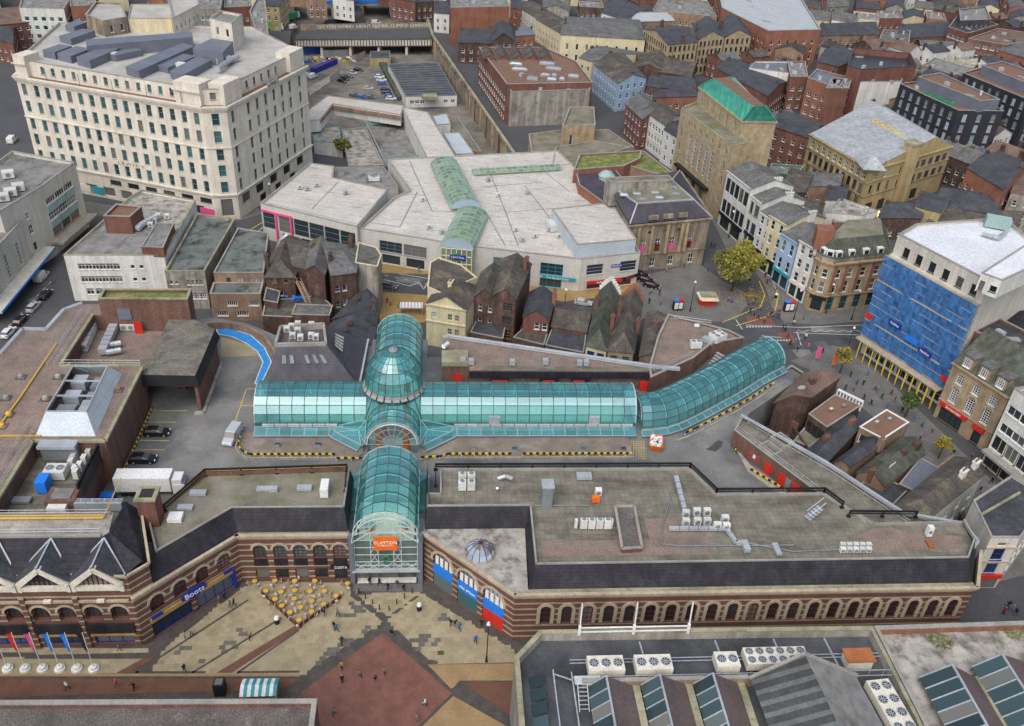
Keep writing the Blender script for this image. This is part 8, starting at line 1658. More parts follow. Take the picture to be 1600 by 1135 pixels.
# ================================================================ the town behind
YB=dict(style='cross',fr='paint_black',pitch_=2.4,w=1.2,h=2.0,st=3.6)
for a,k in((('brown roofed market building with glass rooflights beside the cutting',[(792,134),(926,131),(900,98),(850,76),(748,76)],14,'brick_red','felt_brown'),dict(style='g22',pitch_=3.2,w=1.8)),(('stained concrete rear wall block below the brown roof',[(798,146),(922,142),(924,134),(794,136)],12,'render_grey','coping_moss'),dict(nowin=True)),(('large plain orange brick block with pale roof lights',[(704,14),(796,12),(790,-6),(705,-6)],16,'brick_orange','felt_grey'),dict(nowin=True)),(('white rendered narrow house beside the retaining wall',[(678,20),(702,22),(704,2),(682,0)],9,'stucco_white','slate_dark'),dict(rise=1.5)),(('sooty slate roofed rear houses below the orange block',[(716,66),(770,68),(775,46),(722,44)],9,'brick_dark','slate_dark'),dict(rise=2.5)),(('brick rear house with steep gable behind the sawtooth roofs',[(770,64),(802,62),(798,40),(768,42)],11,'brick_dark','slate_dark'),dict(rise=3,along=False)),(('small orange brick house by the yellow tree',[(806,56),(836,54),(826,42),(806,44)],9,'brick_orange','metal_blue_grey'),dict(rise=.8)),(('cream classical club with dentil cornice and slate roof',[(876,54),(1008,62),(1000,30),(882,26)],12,'stucco_cream','slate_grey'),dict(rise=2.4,hip=5,style='plain',pitch_=4.2,h=2.6,st=4.6)),(('white and yellow terrace houses stepping up the far street',[(838,30),(876,52),(892,36),(852,14)],10,'stucco_cream','slate_brown'),dict(rise=2,style='sash')),(('pale terrace houses at the head of the far street',[(816,14),(838,28),(856,16),(834,2)],10,'stucco_white','slate_brown'),dict(rise=2)),(('cream shop with red doorway below the classical club',[(905,90),(925,96),(1020,84),(940,72)],9,'stucco_cream','slate_grey'),dict(rise=1.5)),(('pale blue fronted shop under broad brown roofs',[(928,100),(966,130),(1010,122),(975,84)],11,'stucco_blue','slate_brown'),dict(rise=2.5)),(('brick rear range with dark gables right of the blue shop',[(985,108),(1040,112),(1060,88),(1000,86)],9,'brick_dark','slate_brown'),dict(rise=2.5,along=False)),(('sooty brick warehouse with wide brown gable roof',[(1030,112),(1080,120),(1090,98),(1044,92)],9,'brick_dark','slate_brown'),dict(rise=2.5)),(('long dark slate roof left of the copper roof',[(1010,134),(1088,142),(1078,120),(1020,118)],9,'brick_dark','slate_dark'),dict(rise=2)),(('red brick shop row with white windows and red fascia',[(978,162),(1004,186),(1040,176),(1010,146)],11,'brick_red','slate_grey'),dict(rise=2)),(('ornate white stucco shop with scrolled gables',[(1006,172),(1040,196),(1068,180),(1034,160)],12,'stucco_white','slate_brown'),dict(rise=1.8,pitch_=2.2)),(('small white house squeezed beside the copper roof block',[(1038,202),(1060,216),(1080,200),(1056,186)],11,'stucco_white','slate_dark'),dict(rise=1.2)),(('purple slate warehouse roof with painted bricks',[(1020,152),(1090,150),(1080,138),(1030,140)],9,'brick_orange','slate_purple'),dict(rise=1.2)),(('yellow and black banded brick warehouse with three street gables',[(1005,45),(1044,70),(1090,66),(1060,40)],15,'stone_gold','slate_dark'),dict(rise=2.5,along=False,**YB)),(('yellow banded brick warehouse with twin pointed gables, left half',[(1092,62),(1132,58),(1120,34),(1082,38)],15,'stone_gold','slate_dark'),dict(rise=3,along=False,**YB)),(('yellow banded brick warehouse with twin pointed gables, right half',[(1133,58),(1174,56),(1160,30),(1122,34)],15,'stone_gold','slate_dark'),dict(rise=3,along=False,**YB)),(('big orange brick apartment block with pale grey green roof',[(1128,14),(1200,50),(1282,48),(1240,-20),(1120,-20)],17,'brick_orange','roof_steel'),dict(style='plain',pitch_=4,cop='roof_teal_edge')),(('pale hipped modern roof behind the banded warehouse',[(984,34),(1054,32),(1044,18),(994,20)],12,'brick_pale','roof_steel'),dict(rise=1.5,hip=3)),(('long white rendered warehouse with slate roof at the top',[(940,20),(985,34),(1010,16),(958,-4)],11,'stucco_white','slate_dark'),dict(rise=2.2)),(('grey flat roofed office with glass plant room at the top',[(1020,18),(1120,28),(1105,4),(1030,0)],13,'brick_pale','felt_grey'),{}),(('brick house with slate hip behind the apartment block',[(1212,76),(1256,84),(1262,62),(1224,56)],10,'brick_pale','slate_dark'),dict(rise=2.4,along=False)),(('white walled flat block with blue trimmed roof',[(1170,108),(1245,118),(1250,98),(1180,98)],12,'stucco_white','metal_blue_grey'),dict(nowin=True)),(('slate warehouse with small rooflights behind the copper roof',[(1120,106),(1200,150),(1230,128),(1150,92)],10,'brick_red','slate_dark'),dict(rise=2)),(('red brick factory with striped brick tower',[(1235,122),(1262,122),(1258,98),(1230,98)],13,'brick_red','felt_grey'),dict(style='g22',w=1.6)),(('orange brick factory with white lintels',[(1262,124),(1310,140),(1322,122),(1276,110)],14,'brick_orange','metal_blue_grey'),dict(style='g22',w=1.8)),(('brick factory with stepped gable end',[(1290,140),(1326,140),(1330,126),(1300,124)],14,'brick_red','felt_grey'),dict(nowin=True)),(('brown brick gabled warehouse with arched window',[(1278,96),(1310,104),(1390,92),(1300,74)],12,'brick_red','slate_dark'),dict(rise=3)),(('brick block crowned by a black roof screen',[(1322,112),(1342,118),(1430,112),(1420,92),(1330,84)],17,'brick_red','panel_dark'),dict(par=2.2,cop='panel_dark')),(('white painted blank wall below the black roof screen',[(1342,130),(1408,130),(1410,124),(1344,124)],14,'stucco_white','felt_grey'),dict(nowin=True)),(('long slate hall with row of white rooflights',[(1278,56),(1372,54),(1362,34),(1282,38)],9,'brick_pale','slate_dark'),dict(rise=3)),(('orange brick blank gable wall in the far middle',[(1372,66),(1420,68),(1422,50),(1380,48)],9,'brick_orange','slate_grey'),dict(nowin=True)),(('low brick shed with pale ribbed roof',[(1440,76),(1520,84),(1512,66),(1430,62)],6,'brick_dark','slate_grey'),dict(rise=2.0)),(('slate gabled school building far right',[(1400,60),(1484,56),(1478,34),(1410,38)],8,'brick_red','slate_dark'),dict(rise=3)),(('brick building with white strip windows far right',[(1482,44),(1512,54),(1560,40),(1500,20)],12,'brick_red','slate_dark'),dict(style='g41',w=2.4,pitch_=3.2)),(('dark mansard block with pale top at the far right',[(1500,34),(1548,32),(1540,12),(1498,16)],15,'slate_dark','felt_grey'),{}),(('brick flats with white bands at the right edge',[(1512,62),(1572,72),(1650,60),(1560,46)],11,'brick_red','tile_rust'),dict(style='g41',w=2.2)),(('brick range at the far right edge with pale roof',[(1560,78),(1620,96),(1660,70),(1600,62)],10,'brick_orange','slate_grey'),dict(rise=1.5)),(('cream low building with two square windows',[(1482,106),(1520,116),(1540,104),(1496,92)],7,'stucco_cream','roof_stained'),{}),(('dark flat roof under the far apartment terraces',[(1440,104),(1500,122),(1520,110),(1460,92)],8,'render_grey','felt_grey'),dict(nowin=True)),(('brown stucco apartment tower at the top left',[(390,20),(404,62),(420,60),(412,-20)],26,'brick_pale','felt_grey'),dict(style='plain',pitch_=2.4)),(('bright yellow stucco pub with slate roof at the top',[(402,8),(436,10),(452,-6),(412,-14)],11,'stucco_yellow','slate_dark'),dict(rise=1.5)),(('white and red apartment block with balconies top left',[(30,14),(100,16),(120,-14),(40,-20)],16,'stucco_white','felt_grey'),dict(style='plain',w=1.8,gl='glass_teal')),(('red brick shops with white sash windows at the far left edge',[(-10,60),(20,68),(24,40),(-10,36)],9,'brick_red','slate_dark'),dict(rise=2)),(('dark red brick roofs behind the store at top left',[(-20,40),(50,34),(48,10),(-20,14)],11,'brick_red','tile_rust'),dict(rise=2)),(('brown brick office behind the store penthouse',[(110,12),(150,10),(150,-20),(110,-18)],17,'brick_orange','felt_grey'),{}),(('glazed office with dark bands behind the store',[(306,16),(345,16),(350,-14),(310,-14)],22,'render_grey','felt_grey'),dict(style='g41',w=2.4,gl='glass_teal')),(('red brown brick office right of the glazed office',[(350,14),(392,12),(390,-18),(352,-16)],20,'brick_red','felt_grey'),{}),(('sooty brick hotel behind the far bridge',[(640,4),(678,2),(676,-16),(644,-16)],9,'brick_dark','slate_dark'),dict(rise=2))):
 fb(*a,**k)
# far rows of roofs up to the top edge
random.seed(33);WL=['brick_red','brick_orange','brick_pale','stucco_white','brick_dark','render_grey','stucco_cream'];RL=['slate_dark','slate_brown','slate_grey','slate_purple','tile_rust','felt_grey']
names={'brick_red':'red brick','brick_orange':'orange brick','brick_pale':'pale brick','stucco_white':'white rendered','brick_dark':'sooty brick','render_grey':'grey rendered','stucco_cream':'cream rendered','slate_dark':'dark slate','slate_brown':'brown slate','slate_grey':'grey slate','slate_purple':'purple slate','tile_rust':'rusty tiled','felt_grey':'flat felt'}
far=[(u_,v_)for v_,lst in((22,(1262,1300,1335,1372,1410,1448,1580)),(4,(700,745,800,850,905,1250,1292,1338,1385,1432,1480,1530,1578)),(-12,(20,80,150,230,480,520,610,660,720,790,860,930,1000,1060,1110,1290,1350,1420,1500,1570)),(-30,tuple(range(-40,1680,70))),(-48,tuple(range(-60,1700,75))))for u_ in lst]
for i,(u_,v_)in enumerate(far):
 w_=random.uniform(26,40);hh=random.uniform(8,12);wl,rf_=random.choice(WL),random.choice(RL);sl=random.uniform(-3,7)
 fb(f'far {names[wl]} building with {names[rf_]} roof at the top edge',[(u_,v_+8),(u_+w_,v_+8+sl),(u_+w_-4,v_-3+sl),(u_-2,v_-3)],9 if v_>-5 else 10,wl,rf_,rise=0 if rf_=='felt_grey' else random.uniform(1.5,3),along=random.random()<.6,nowin=v_<-20)
# details: rooflights on the brown roof, sawteeth, yellow street signs
for i,(u_,v_,w,d)in enumerate(((855,101,6,2.4),(865,109,6,2.4),(832,124,4,3),(852,119,3.5,2),(866,119,2,2),(862,126,3.5,2),(878,125,2,2),(896,121,4,3.2),(812,110,6,2),(806,102,5,1.6))):rooflight('teal glass rooflight on the brown market roof',P(u_,v_,14),14,w,d,R(-3),'teal rooflights on the brown roof',1.0,'glass_sky')
for i in range(5):u_=756+i*22;house('sawtooth','slate sawtooth roof on the brown market building',PP([(u_,92),(u_+20,94),(u_+12,78),(u_-6,78)],14.2),14.2,1.8,'brick_red','slate_brown',14,along=False,cat='roof',group='sawtooth roofs')
# small houses that fill the blocks between the larger far buildings
zone=PP([(930,22),(1660,22),(1660,330),(1440,330),(1330,330),(1215,262),(1180,150),(1010,96)]);strs=[PP(l)for l in([(815,40),(930,150),(1010,240),(1110,390)],[(1190,240),(1290,330),(1400,360)],[(1120,60),(1250,100),(1400,160),(1600,240)],[(1240,170),(1400,300),(1520,330)])]
def near_line(p):
 for l in strs:
  for a,b_ in zip(l,l[1:]):
   t_=max(0,min(1,((p[0]-a[0])*(b_[0]-a[0])+(p[1]-a[1])*(b_[1]-a[1]))/dist(a,b_)**2))
   if dist(p,lerp(a,b_,t_))<7:return True
 return False
boxes=[(min(p[0]for p in f),min(p[1]for p in f),max(p[0]for p in f),max(p[1]for p in f),f)for f in FOOT];random.seed(77);yy=min(p[1]for p in zone);nf=0
while yy<max(p[1]for p in zone)and nf<70:
 xx=min(p[0]for p in zone)
 while xx<max(p[0]for p in zone)and nf<70:
  c=(xx+random.uniform(-2,2),yy+random.uniform(-2,2));sc_=1.0+max(0,c[1]-400)/700;w_,d_=random.uniform(9,13)*sc_,random.uniform(8,11)*sc_;a_=random.choice((.55,.55,-1.0));q=[(c[0]+math.cos(a_)*x-math.sin(a_)*y,c[1]+math.sin(a_)*x+math.cos(a_)*y)for x,y in((-w_/2,-d_/2),(w_/2,-d_/2),(w_/2,d_/2),(-w_/2,d_/2))]
  pr_=q+[lerp(q[k],q[(k+1)%4],.5)for k in range(4)]+[c]
  if inside(c,zone)and not any(near_line(p)for p in q)and not any(b_[0]<p[0]<b_[2]and b_[1]<p[1]<b_[3]and inside(p,b_[4])for b_ in boxes for p in pr_)and not any(inside(p,q)for b_ in boxes for p in b_[4]):
   z=random.uniform(6.5,10);wl,rf_=random.choice(WL[:5]),random.choice(RL[:5]);house('town_house',f'{names[wl]} town house with {names[rf_]} roof in the far blocks',q,z,random.uniform(1.8,3),wl,rf_,along=random.random()<.5,win=aw(q,z),chim=((.03,.5,1.3,1.6),(.97,.5,1.2,1.4))[:random.choice((1,2))]);boxes.append((min(p[0]for p in q),min(p[1]for p in q),max(p[0]for p in q),max(p[1]for p in q),q));nf+=1
  xx+=7
 yy+=7
# ================================================================ vehicles
for n_,c_ in(('car_black',(.012,.012,.014)),('car_silver',(.45,.47,.5)),('car_white',(.7,.7,.7)),('car_blue',(.02,.12,.42)),('car_grey',(.1,.105,.12)),('car_green',(.12,.45,.06))):mat(n_,c_,rough=.25,var=.03,fine=0,spec=.6)
mat('tail_red',(.5,.02,.02),rough=.3,var=.02);mat('lamp_clear',(.75,.78,.8),rough=.2,var=.02)
def loft(secs,m):
 """secs: (x, halfwidth bottom, halfwidth top, z bottom, z top)"""
 b=MB();r=[[(x,-wb,z0),(x,wb,z0),(x,wb*1.02,(z0+z1)/2),(x,wt,z1),(x,-wt,z1),(x,-wb*1.02,(z0+z1)/2)]for x,wb,wt,z0,z1 in secs]
 for i in range(len(r)-1):
  for j in range(6):b.face([r[i][j],r[i][(j+1)%6],r[i+1][(j+1)%6],r[i+1][j]])
 b.face(r[0][::-1]);b.face(r[-1]);return b
def vehicle(name,L_,W_,body,glass,roof,wheels,wr=.32,paint='car_black'):
 t=bpy.data.objects.new(name,None);C.objects.link(t);ORG[t.name]=(0,0,0)
 loft(body,0).build('body',MT[paint],t);loft(glass,0).build('window_band',MT['glass_dark'],t);loft(roof,0).build('roof',MT[paint],t)
 for x in wheels:
  for s in(-1,1):w=MB().tube((x,s*(W_/2-.2),wr),(x,s*(W_/2+.02),wr),wr,12).build('wheel',MT['paint_black'],t);MB().tube((x,s*(W_/2+.01),wr),(x,s*(W_/2+.04),wr),wr*.55,8).build('rim',MT['galv'],w)
 for s in(-1,1):MB().box(L_/2-.12,s*W_*.33-.18,.6,L_/2+.02,s*W_*.33+.18,.78).build('headlight',MT['lamp_clear'],t);MB().box(-L_/2-.02,s*W_*.36-.14,.7,-L_/2+.1,s*W_*.36+.14,.95).build('tail_light',MT['tail_red'],t)
 kids(t);return t
carp=vehicle('car',4.3,1.75,[(-2.15,.78,.74,.35,.85),(-1.9,.86,.8,.25,.98),(.9,.87,.82,.22,.95),(1.7,.85,.76,.24,.82),(2.15,.74,.66,.35,.65)],[(-1.85,.76,.7,.9,.98),(-1.4,.76,.6,.92,1.4),(.25,.76,.6,.92,1.42),(1.05,.74,.68,.9,.95)],[(-1.45,.62,.56,1.38,1.43),(-.6,.63,.58,1.4,1.49),(.3,.62,.56,1.4,1.45)],(-1.3,1.35))
vanp=vehicle('van',4.9,1.95,[(-2.45,.94,.9,.4,2.0),(-2.3,.96,.86,.3,2.1),(.6,.96,.86,.3,2.1),(1.2,.95,.9,.3,1.3),(2.2,.92,.84,.3,1.0),(2.45,.85,.78,.4,.8)],[(.45,.975,.88,1.15,1.95),(.75,.97,.84,1.15,2.0),(1.35,.95,.86,1.1,1.25)],[(-2.2,.8,.7,2.08,2.14),(.5,.8,.7,2.08,2.14)],(-1.5,1.55),.36,'car_white')
for o in(carp,vanp):o.location=(0,-300,0)
used={}
def drive(proto,px,z,head,paint,label,grp=None):
 base='car_black' if proto is carp else 'car_white';c=P(*px,z);h=P(*head,z)if isinstance(head,tuple)else None;rz=math.atan2(h[1]-c[1],h[0]-c[0])if h else head
 o=copy_tree(proto,(*c,z),rz,None,{base:MT[paint]});tag(o,label,'van' if proto is vanp else 'car',grp);return o
drive(carp,(246,679),DK,0.1,'car_black','black hatchback parked in the painted bays of the service deck');drive(carp,(224,721),DK,.1,'car_black','dark saloon parked nearest the white truck');drive(vanp,(364,686),DK,R(-97),'car_silver','silver people carrier parked at the end of the short vault')
for px,pr_,pt_,lab in(((66,436),vanp,'car_white','white van stopped under the cinema canopy'),((72,464),carp,'car_black','black cab in the left street behind the silver car'),((53,483),carp,'car_silver','silver estate car in the left street'),((33,504),carp,'car_black','black car in front of the silver estate'),((14,523),carp,'car_white','white car at the left picture edge'),((20,222),vanp,'car_white','white van on the street left of the department store')):drive(pr_,px,0,(px[0]+20,px[1]-21),pt_,lab)
for px in((1000,432),(1008,440),(1018,449)):drive(carp,px,.12,(px[0]+20,px[1]+5),'car_black','black taxi waiting beside the library','taxis by the library')
drive(carp,(911,476),.01,(940,480),'car_silver','silver car passing below the mall shops');drive(carp,(608,450),.01,(640,456),'car_grey','grey car on the street seen down the lane')
for i,(u_,v_,pt_,dg)in enumerate(((534,129,'car_black',-.5),(539,125,'car_black',-.5),(545,121,'car_grey',-.5),(551,116,'car_silver',-.5),(560,111,'car_black',-.3),(575,140,'car_silver',.1),(593,122,'car_white',.2),(596,127,'car_white',.2),(598,133,'car_blue',.2),(602,142,'car_black',.2),(604,147,'car_black',.2),(608,152,'car_blue',.2),(611,156,'car_white',.2),(554,151,'car_grey',-.1),(566,153,'car_blue',-.1),(579,154,'car_grey',-.1),(481,98,'car_blue',.1))):drive(carp,(u_,v_),CUTZ,dg,pt_,f"{pt_[4:]} car parked in the sunken car park",'cars in the sunken car park')
for i,(u_,v_)in enumerate(((478,121),(489,122),(588,38),(628,33),(631,41),(602,95),(459,45))):drive(vanp,(u_,v_),CUTZ if i<6 else 0,(1.2,1.2,.1,.2,.2,3.1,1.2)[i],'car_white','white van parked in the sunken yard' if i<6 else 'white van on the street by the far bridge','vans in the sunken yard')
def lorry(label,px,z,rz,box,l=8.2,name='truck'):
 c=P(*px,z);t=thing(name,label,'truck',(*c,z));f=lambda:MB();ob=lambda b,*a:b.obox(c,rz,*a)
 ob(f(),-l/2,-1.25,z+1.0,l/2-.1,1.25,z+3.7).build('cargo_box',MT[box],t);ob(f(),l/2+.1,-1.15,z+.5,l/2+2.0,1.15,z+2.3).build('cab',MT['car_white'],t);ob(f(),l/2+.1,-1.05,z+2.3,l/2+1.6,1.05,z+3.2).build('cab_roof',MT['car_white'],t);ob(f(),l/2+1.6,-1.0,z+1.5,l/2+2.03,1.0,z+2.5).build('windscreen',MT['glass_dark'],t);ob(f(),-l/2,-.9,z+.6,l/2+1,.9,z+1.0).build('chassis',MT['paint_black'],t)
 for x in(-l/2+1.2,-l/2+2.3,l/2+1.0):
  for s in(-1,1):p=(c[0]+math.cos(rz)*x-math.sin(rz)*s*1.0,c[1]+math.sin(rz)*x+math.cos(rz)*s*1.0);q=(c[0]+math.cos(rz)*x-math.sin(rz)*s*1.25,c[1]+math.sin(rz)*x+math.cos(rz)*s*1.25);MB().tube((*p,z+.5),(*q,z+.5),.5,12).build('wheel',MT['paint_black'],t)
lorry('white box truck parked on the service deck beside the mansard roofs',(230,768),DK,LA,'paint_white',8.6);lorry('green and white lorry on the street by the yellow pub',(425,47),0,.1,'car_green',7);lorry('dark green lorry on the street beside the far bridge',(457,32),0,1.3,'paint_green',7)
# ================================================================ people
def person_mesh(pose):
 J={'pel':(0,0,.92,.15),'ch':(0,.02,1.3,.17),'nk':(0,.01,1.48,.06),'hd':(0,-.02,1.62,.105),'tp':(0,0,1.74,.07)}
 st={0:(.02,0),1:(.3,.12),2:(-.22,.25)}[pose];E=[('pel','ch'),('ch','nk'),('nk','hd'),('hd','tp')]
 for s,g in((-1,1),(1,-1)):
  f=st[0]*g;k=f'{s}';J['hp'+k]=(s*.1,0,.86,.1);J['kn'+k]=(s*.1,-f*.5-.03,.48,.07);J['an'+k]=(s*.1,-f*.9+.03,.09,.05);J['to'+k]=(s*.11,-f*.9-.14,.05,.04)
  J['sh'+k]=(s*.2,.02,1.4,.07);J['el'+k]=(s*.26,.05+f*.4,1.12,.05);J['wr'+k]=(s*.24,-.06+f*.6-st[1],.92+st[1]*.6,.04);J['ha'+k]=(s*.23,-.1+f*.6-st[1],.84+st[1]*.7,.035)
  E+=[('pel','hp'+k),('hp'+k,'kn'+k),('kn'+k,'an'+k),('an'+k,'to'+k),('ch','sh'+k),('sh'+k,'el'+k),('el'+k,'wr'+k),('wr'+k,'ha'+k)]
 nm=list(J);me=bpy.data.meshes.new('person');me.from_pydata([J[n][:3]for n in nm],[(nm.index(a),nm.index(b))for a,b in E],[])
 o=bpy.data.objects.new('tmp',me);C.objects.link(o);sk=o.modifiers.new('s','SKIN');ss=o.modifiers.new('u','SUBSURF');ss.levels=1;ss.render_levels=1
 for i,n in enumerate(nm):v=me.skin_vertices[0].data[i];v.radius=(J[n][3],)*2;v.use_root=n=='pel'
 r=bpy.data.meshes.new_from_object(o.evaluated_get(bpy.context.evaluated_depsgraph_get()));bpy.data.objects.remove(o);r.name='person';r.materials.clear()
 for m_ in('skin','hair','coat','legs'):r.materials.append(MT['p_'+m_])
 for p in r.polygons:
  x,y,z=p.center;p.use_smooth=True
  p.material_index=(1 if z>1.66 or(z>1.53 and y>0)else 0)if z>1.5 else 2 if z>.84 and not(abs(x)>.19 and z<.93)else 0 if abs(x)>.19 and z>.75 else 3
 return r
for n_,c_ in(('p_skin',(.45,.26,.18)),('p_hair',(.05,.03,.02)),('p_coat',(.05,.05,.06)),('p_legs',(.03,.035,.06)),('p_black',(.012,.012,.015)),('p_navy',(.02,.03,.09)),('p_red',(.3,.03,.04)),('p_white',(.6,.6,.58)),('p_tan',(.35,.22,.12)),('p_pink',(.6,.08,.22)),('p_blue',(.03,.12,.4)),('p_grey',(.16,.16,.17)),('p_blonde',(.4,.28,.12))):mat(n_,c_,var=.1,fine=0)
PMS=[person_mesh(i)for i in range(3)];random.seed(4)
ppl={'on the plaza paving near the chemist front':((343,942),(351,936),(360,951),(366,947),(289,998),(300,995),(391,999),(289,1050),(187,1017)),'on the brown strip beside the foreground roof':((183,1073),(210,1078),(106,1078)),'on the plaza near the cafe fence':((507,963),(528,962),(522,983),(526,987),(534,1007),(558,935)),'on the red diamond paving':((612,995),(534,1046),(535,1067),(563,1059),(587,1067),(601,1055),(522,1118),(664,1103),(651,1128)),'beside the blue fascia shop':((704,978),(711,980),(718,985),(743,1005),(752,978)),'at the glass entrance porch':((578,914),(593,914),(606,922),(621,918),(631,924)),'on the street beside the library':((1036,417),(1041,426),(1068,420),(1014,475),(1030,462),(1017,459),(1111,387),(1116,388)),'by the big tree in the square':((1195,434),(1198,444),(1170,443),(1138,472),(1143,474)),'at the crossing near the corner bank':((1168,482),(1172,490),(1182,484),(1188,491),(1204,495),(1210,494),(1213,491),(1217,488),(1223,515),(1231,528),(1262,546),(1276,561),(1194,505),(1240,508),(1178,494),(1199,498),(1207,500),(1216,498),(1226,520),(1250,535),(1258,530),(1285,552),(1245,550),(1234,540),(1184,500),(1176,476)),'on the paved street below the blue netting':((1338,602),(1348,603),(1367,610),(1370,614),(1377,624),(1349,625),(1397,629),(1320,610),(1456,676),(1516,720),(1538,739),(1530,770),(1440,668),(1310,596),(1328,590),(1355,588),(1360,634),(1385,640),(1392,618),(1408,646),(1426,660),(1436,690),(1470,700),(1488,712),(1500,735),(1548,756),(1333,612),(1300,600)),'outside the station mall':((607,402),(612,408),(650,414),(660,417),(655,426),(605,474),(626,480),(630,481)),'at the lower right street corner':((1567,960),(1585,962),(1574,950),(1580,956))}
CO=['black','black','navy','black','grey','navy','black','grey','white','tan','blue','red','black','navy','pink','black']
for pl,l_ in ppl.items():
 for(u_,v_)in l_:
  co,lg,ps=random.choice(CO),random.choice(['black','navy','grey','navy']),random.choice([0,1,1,2]);o=bpy.data.objects.new('person',PMS[ps]);C.objects.link(o);z=.06 if v_>900 and u_<800 else.125 if u_>985 or u_<700 else.02
  o.location=(*P(u_,v_,z),z);ORG[o.name]=tuple(o.location);o.rotation_euler=(0,0,random.random()*6.28);s=random.uniform(.94,1.06);o.scale=(s*1.05,s*1.05,s)
  for i,m_ in((1,random.choice(['p_hair','p_hair','p_blonde'])),(2,'p_'+co),(3,'p_'+lg)):o.material_slots[i].link='OBJECT';o.material_slots[i].material=MT[m_]
  tag(o,f"person in {co} top {('standing', 'walking', 'striding')[ps]} {pl}",'person','people '+pl)
# ================================================================ trees
mat('bark',(.07,.055,.04),var=.3,streak=.3)
for n_,c_ in(('leaf_lime',(.26,.26,.05)),('leaf_yellow',(.32,.22,.03)),('leaf_green',(.06,.10,.03)),('leaf_olive',(.15,.16,.045)),('leaf_gold',(.42,.28,.02))):mat(n_,c_,var=.35,scale=1.2,fine=.3)
def tree(label,px,z,hgt,rad,cz,cols,n=2200,ls=.32,seed=1,squash=.75):
 random.seed(seed);c=P(*px,z);t=thing('tree',label,'tree',(*c,z));b=MB();top=z+cz;b.tube((*c,z),(c[0]+.1,c[1],top-rad*.3),.045*hgt*.5+.06,8,.03*hgt*.5);cl=[]
 for i in range(int(14+rad*2.6)):a=random.random()*6.28;e=random.uniform(-.6,1.4);q=random.uniform(.1,.8)*rad;p=(c[0]+q*math.cos(a)*math.cos(e),c[1]+q*math.sin(a)*math.cos(e),top+q*math.sin(e)*squash);cl.append((p,rad*random.uniform(.2,.34)if rad>5 else rad*random.uniform(.26,.42)));b.tube((c[0],c[1],top-rad*random.uniform(.3,.6)),p,.06+.008*hgt,5,.02)
 b.build('trunk',MT['bark'],t);g=MB()
 for i in range(n):
  p,r=cl[i%len(cl)];a,e,q=random.random()*6.28,math.asin(random.uniform(-1,1)),r*random.random()**.4;x,y,zz=p[0]+q*math.cos(a)*math.cos(e),p[1]+q*math.sin(a)*math.cos(e),p[2]+q*math.sin(e)*.85
  d1=Vector((random.gauss(0,1),random.gauss(0,1),random.gauss(0,.6))).normalized()*ls*random.uniform(.6,1.2);d2=Vector((random.gauss(0,1),random.gauss(0,1),random.gauss(0,.6))).normalized()*ls*.7;o_=Vector((x,y,zz));g.k=0 if(i%len(cl))%3 else 1
  if random.random()<.12:g.k=2
  g.face([o_-d1,o_-d2,o_+d1,o_+d2])
 g.build('crown',[MT[k]for k in cols],t)
tree('large yellow green plane tree standing in the square',(1143,455),.12,12,7.8,8.0,('leaf_lime','leaf_olive','leaf_yellow'),7500,.42,3,.55);tree('small yellowing street tree with round grating near the glass vault end',(1312,583),.12,6,2.4,4.4,('leaf_yellow','leaf_olive','leaf_lime'),900,.3,5);tree('green street tree below the blue netting',(1414,652),.12,7,2.6,4.4,('leaf_green','leaf_green','leaf_lime'),1500,.34,6);tree('small yellow green tree opposite the stone bank',(1466,716),.12,5,1.9,3.4,('leaf_lime','leaf_yellow','leaf_olive'),900,.28,7);tree('dull green tree behind the mall platform roofs',(539,268),-6,9,3.6,8.6,('leaf_olive','leaf_green','leaf_yellow'),2400,.5,8);tree('golden autumn tree in the far street',(815,42),0,9,3.4,6.5,('leaf_gold','leaf_yellow','leaf_gold'),1500,.5,9)
_P=P
for i,x in enumerate((56.5,61.5,66.5)):
 P=lambda u_,v_,z=0,_c=L(x,-48.3):_c
 tree(('left','middle','right')[i]+' yellow tree peeping over the market parapet',(0,0),0,7,2.6,3.6,('leaf_yellow','leaf_lime','leaf_gold'),1100,.3,20+i)
P=_P
random.seed(9);lf_=MB()
for i in range(420):a=random.random()*6.28;r_=random.gauss(0,5);c=P(1172,462,.13);x,y=c[0]+r_*math.cos(a)*1.3,c[1]+r_*math.sin(a)*1.4;s=random.uniform(.1,.22);lf_.face([(x-s,y,.136),(x,y-s,.136),(x+s,y,.14),(x,y+s,.136)])
tag(lf_.build('fallen_leaves',MT['leaf_gold'],None),'scattered yellow leaves on the paving below the plane tree','leaves',kind='stuff')
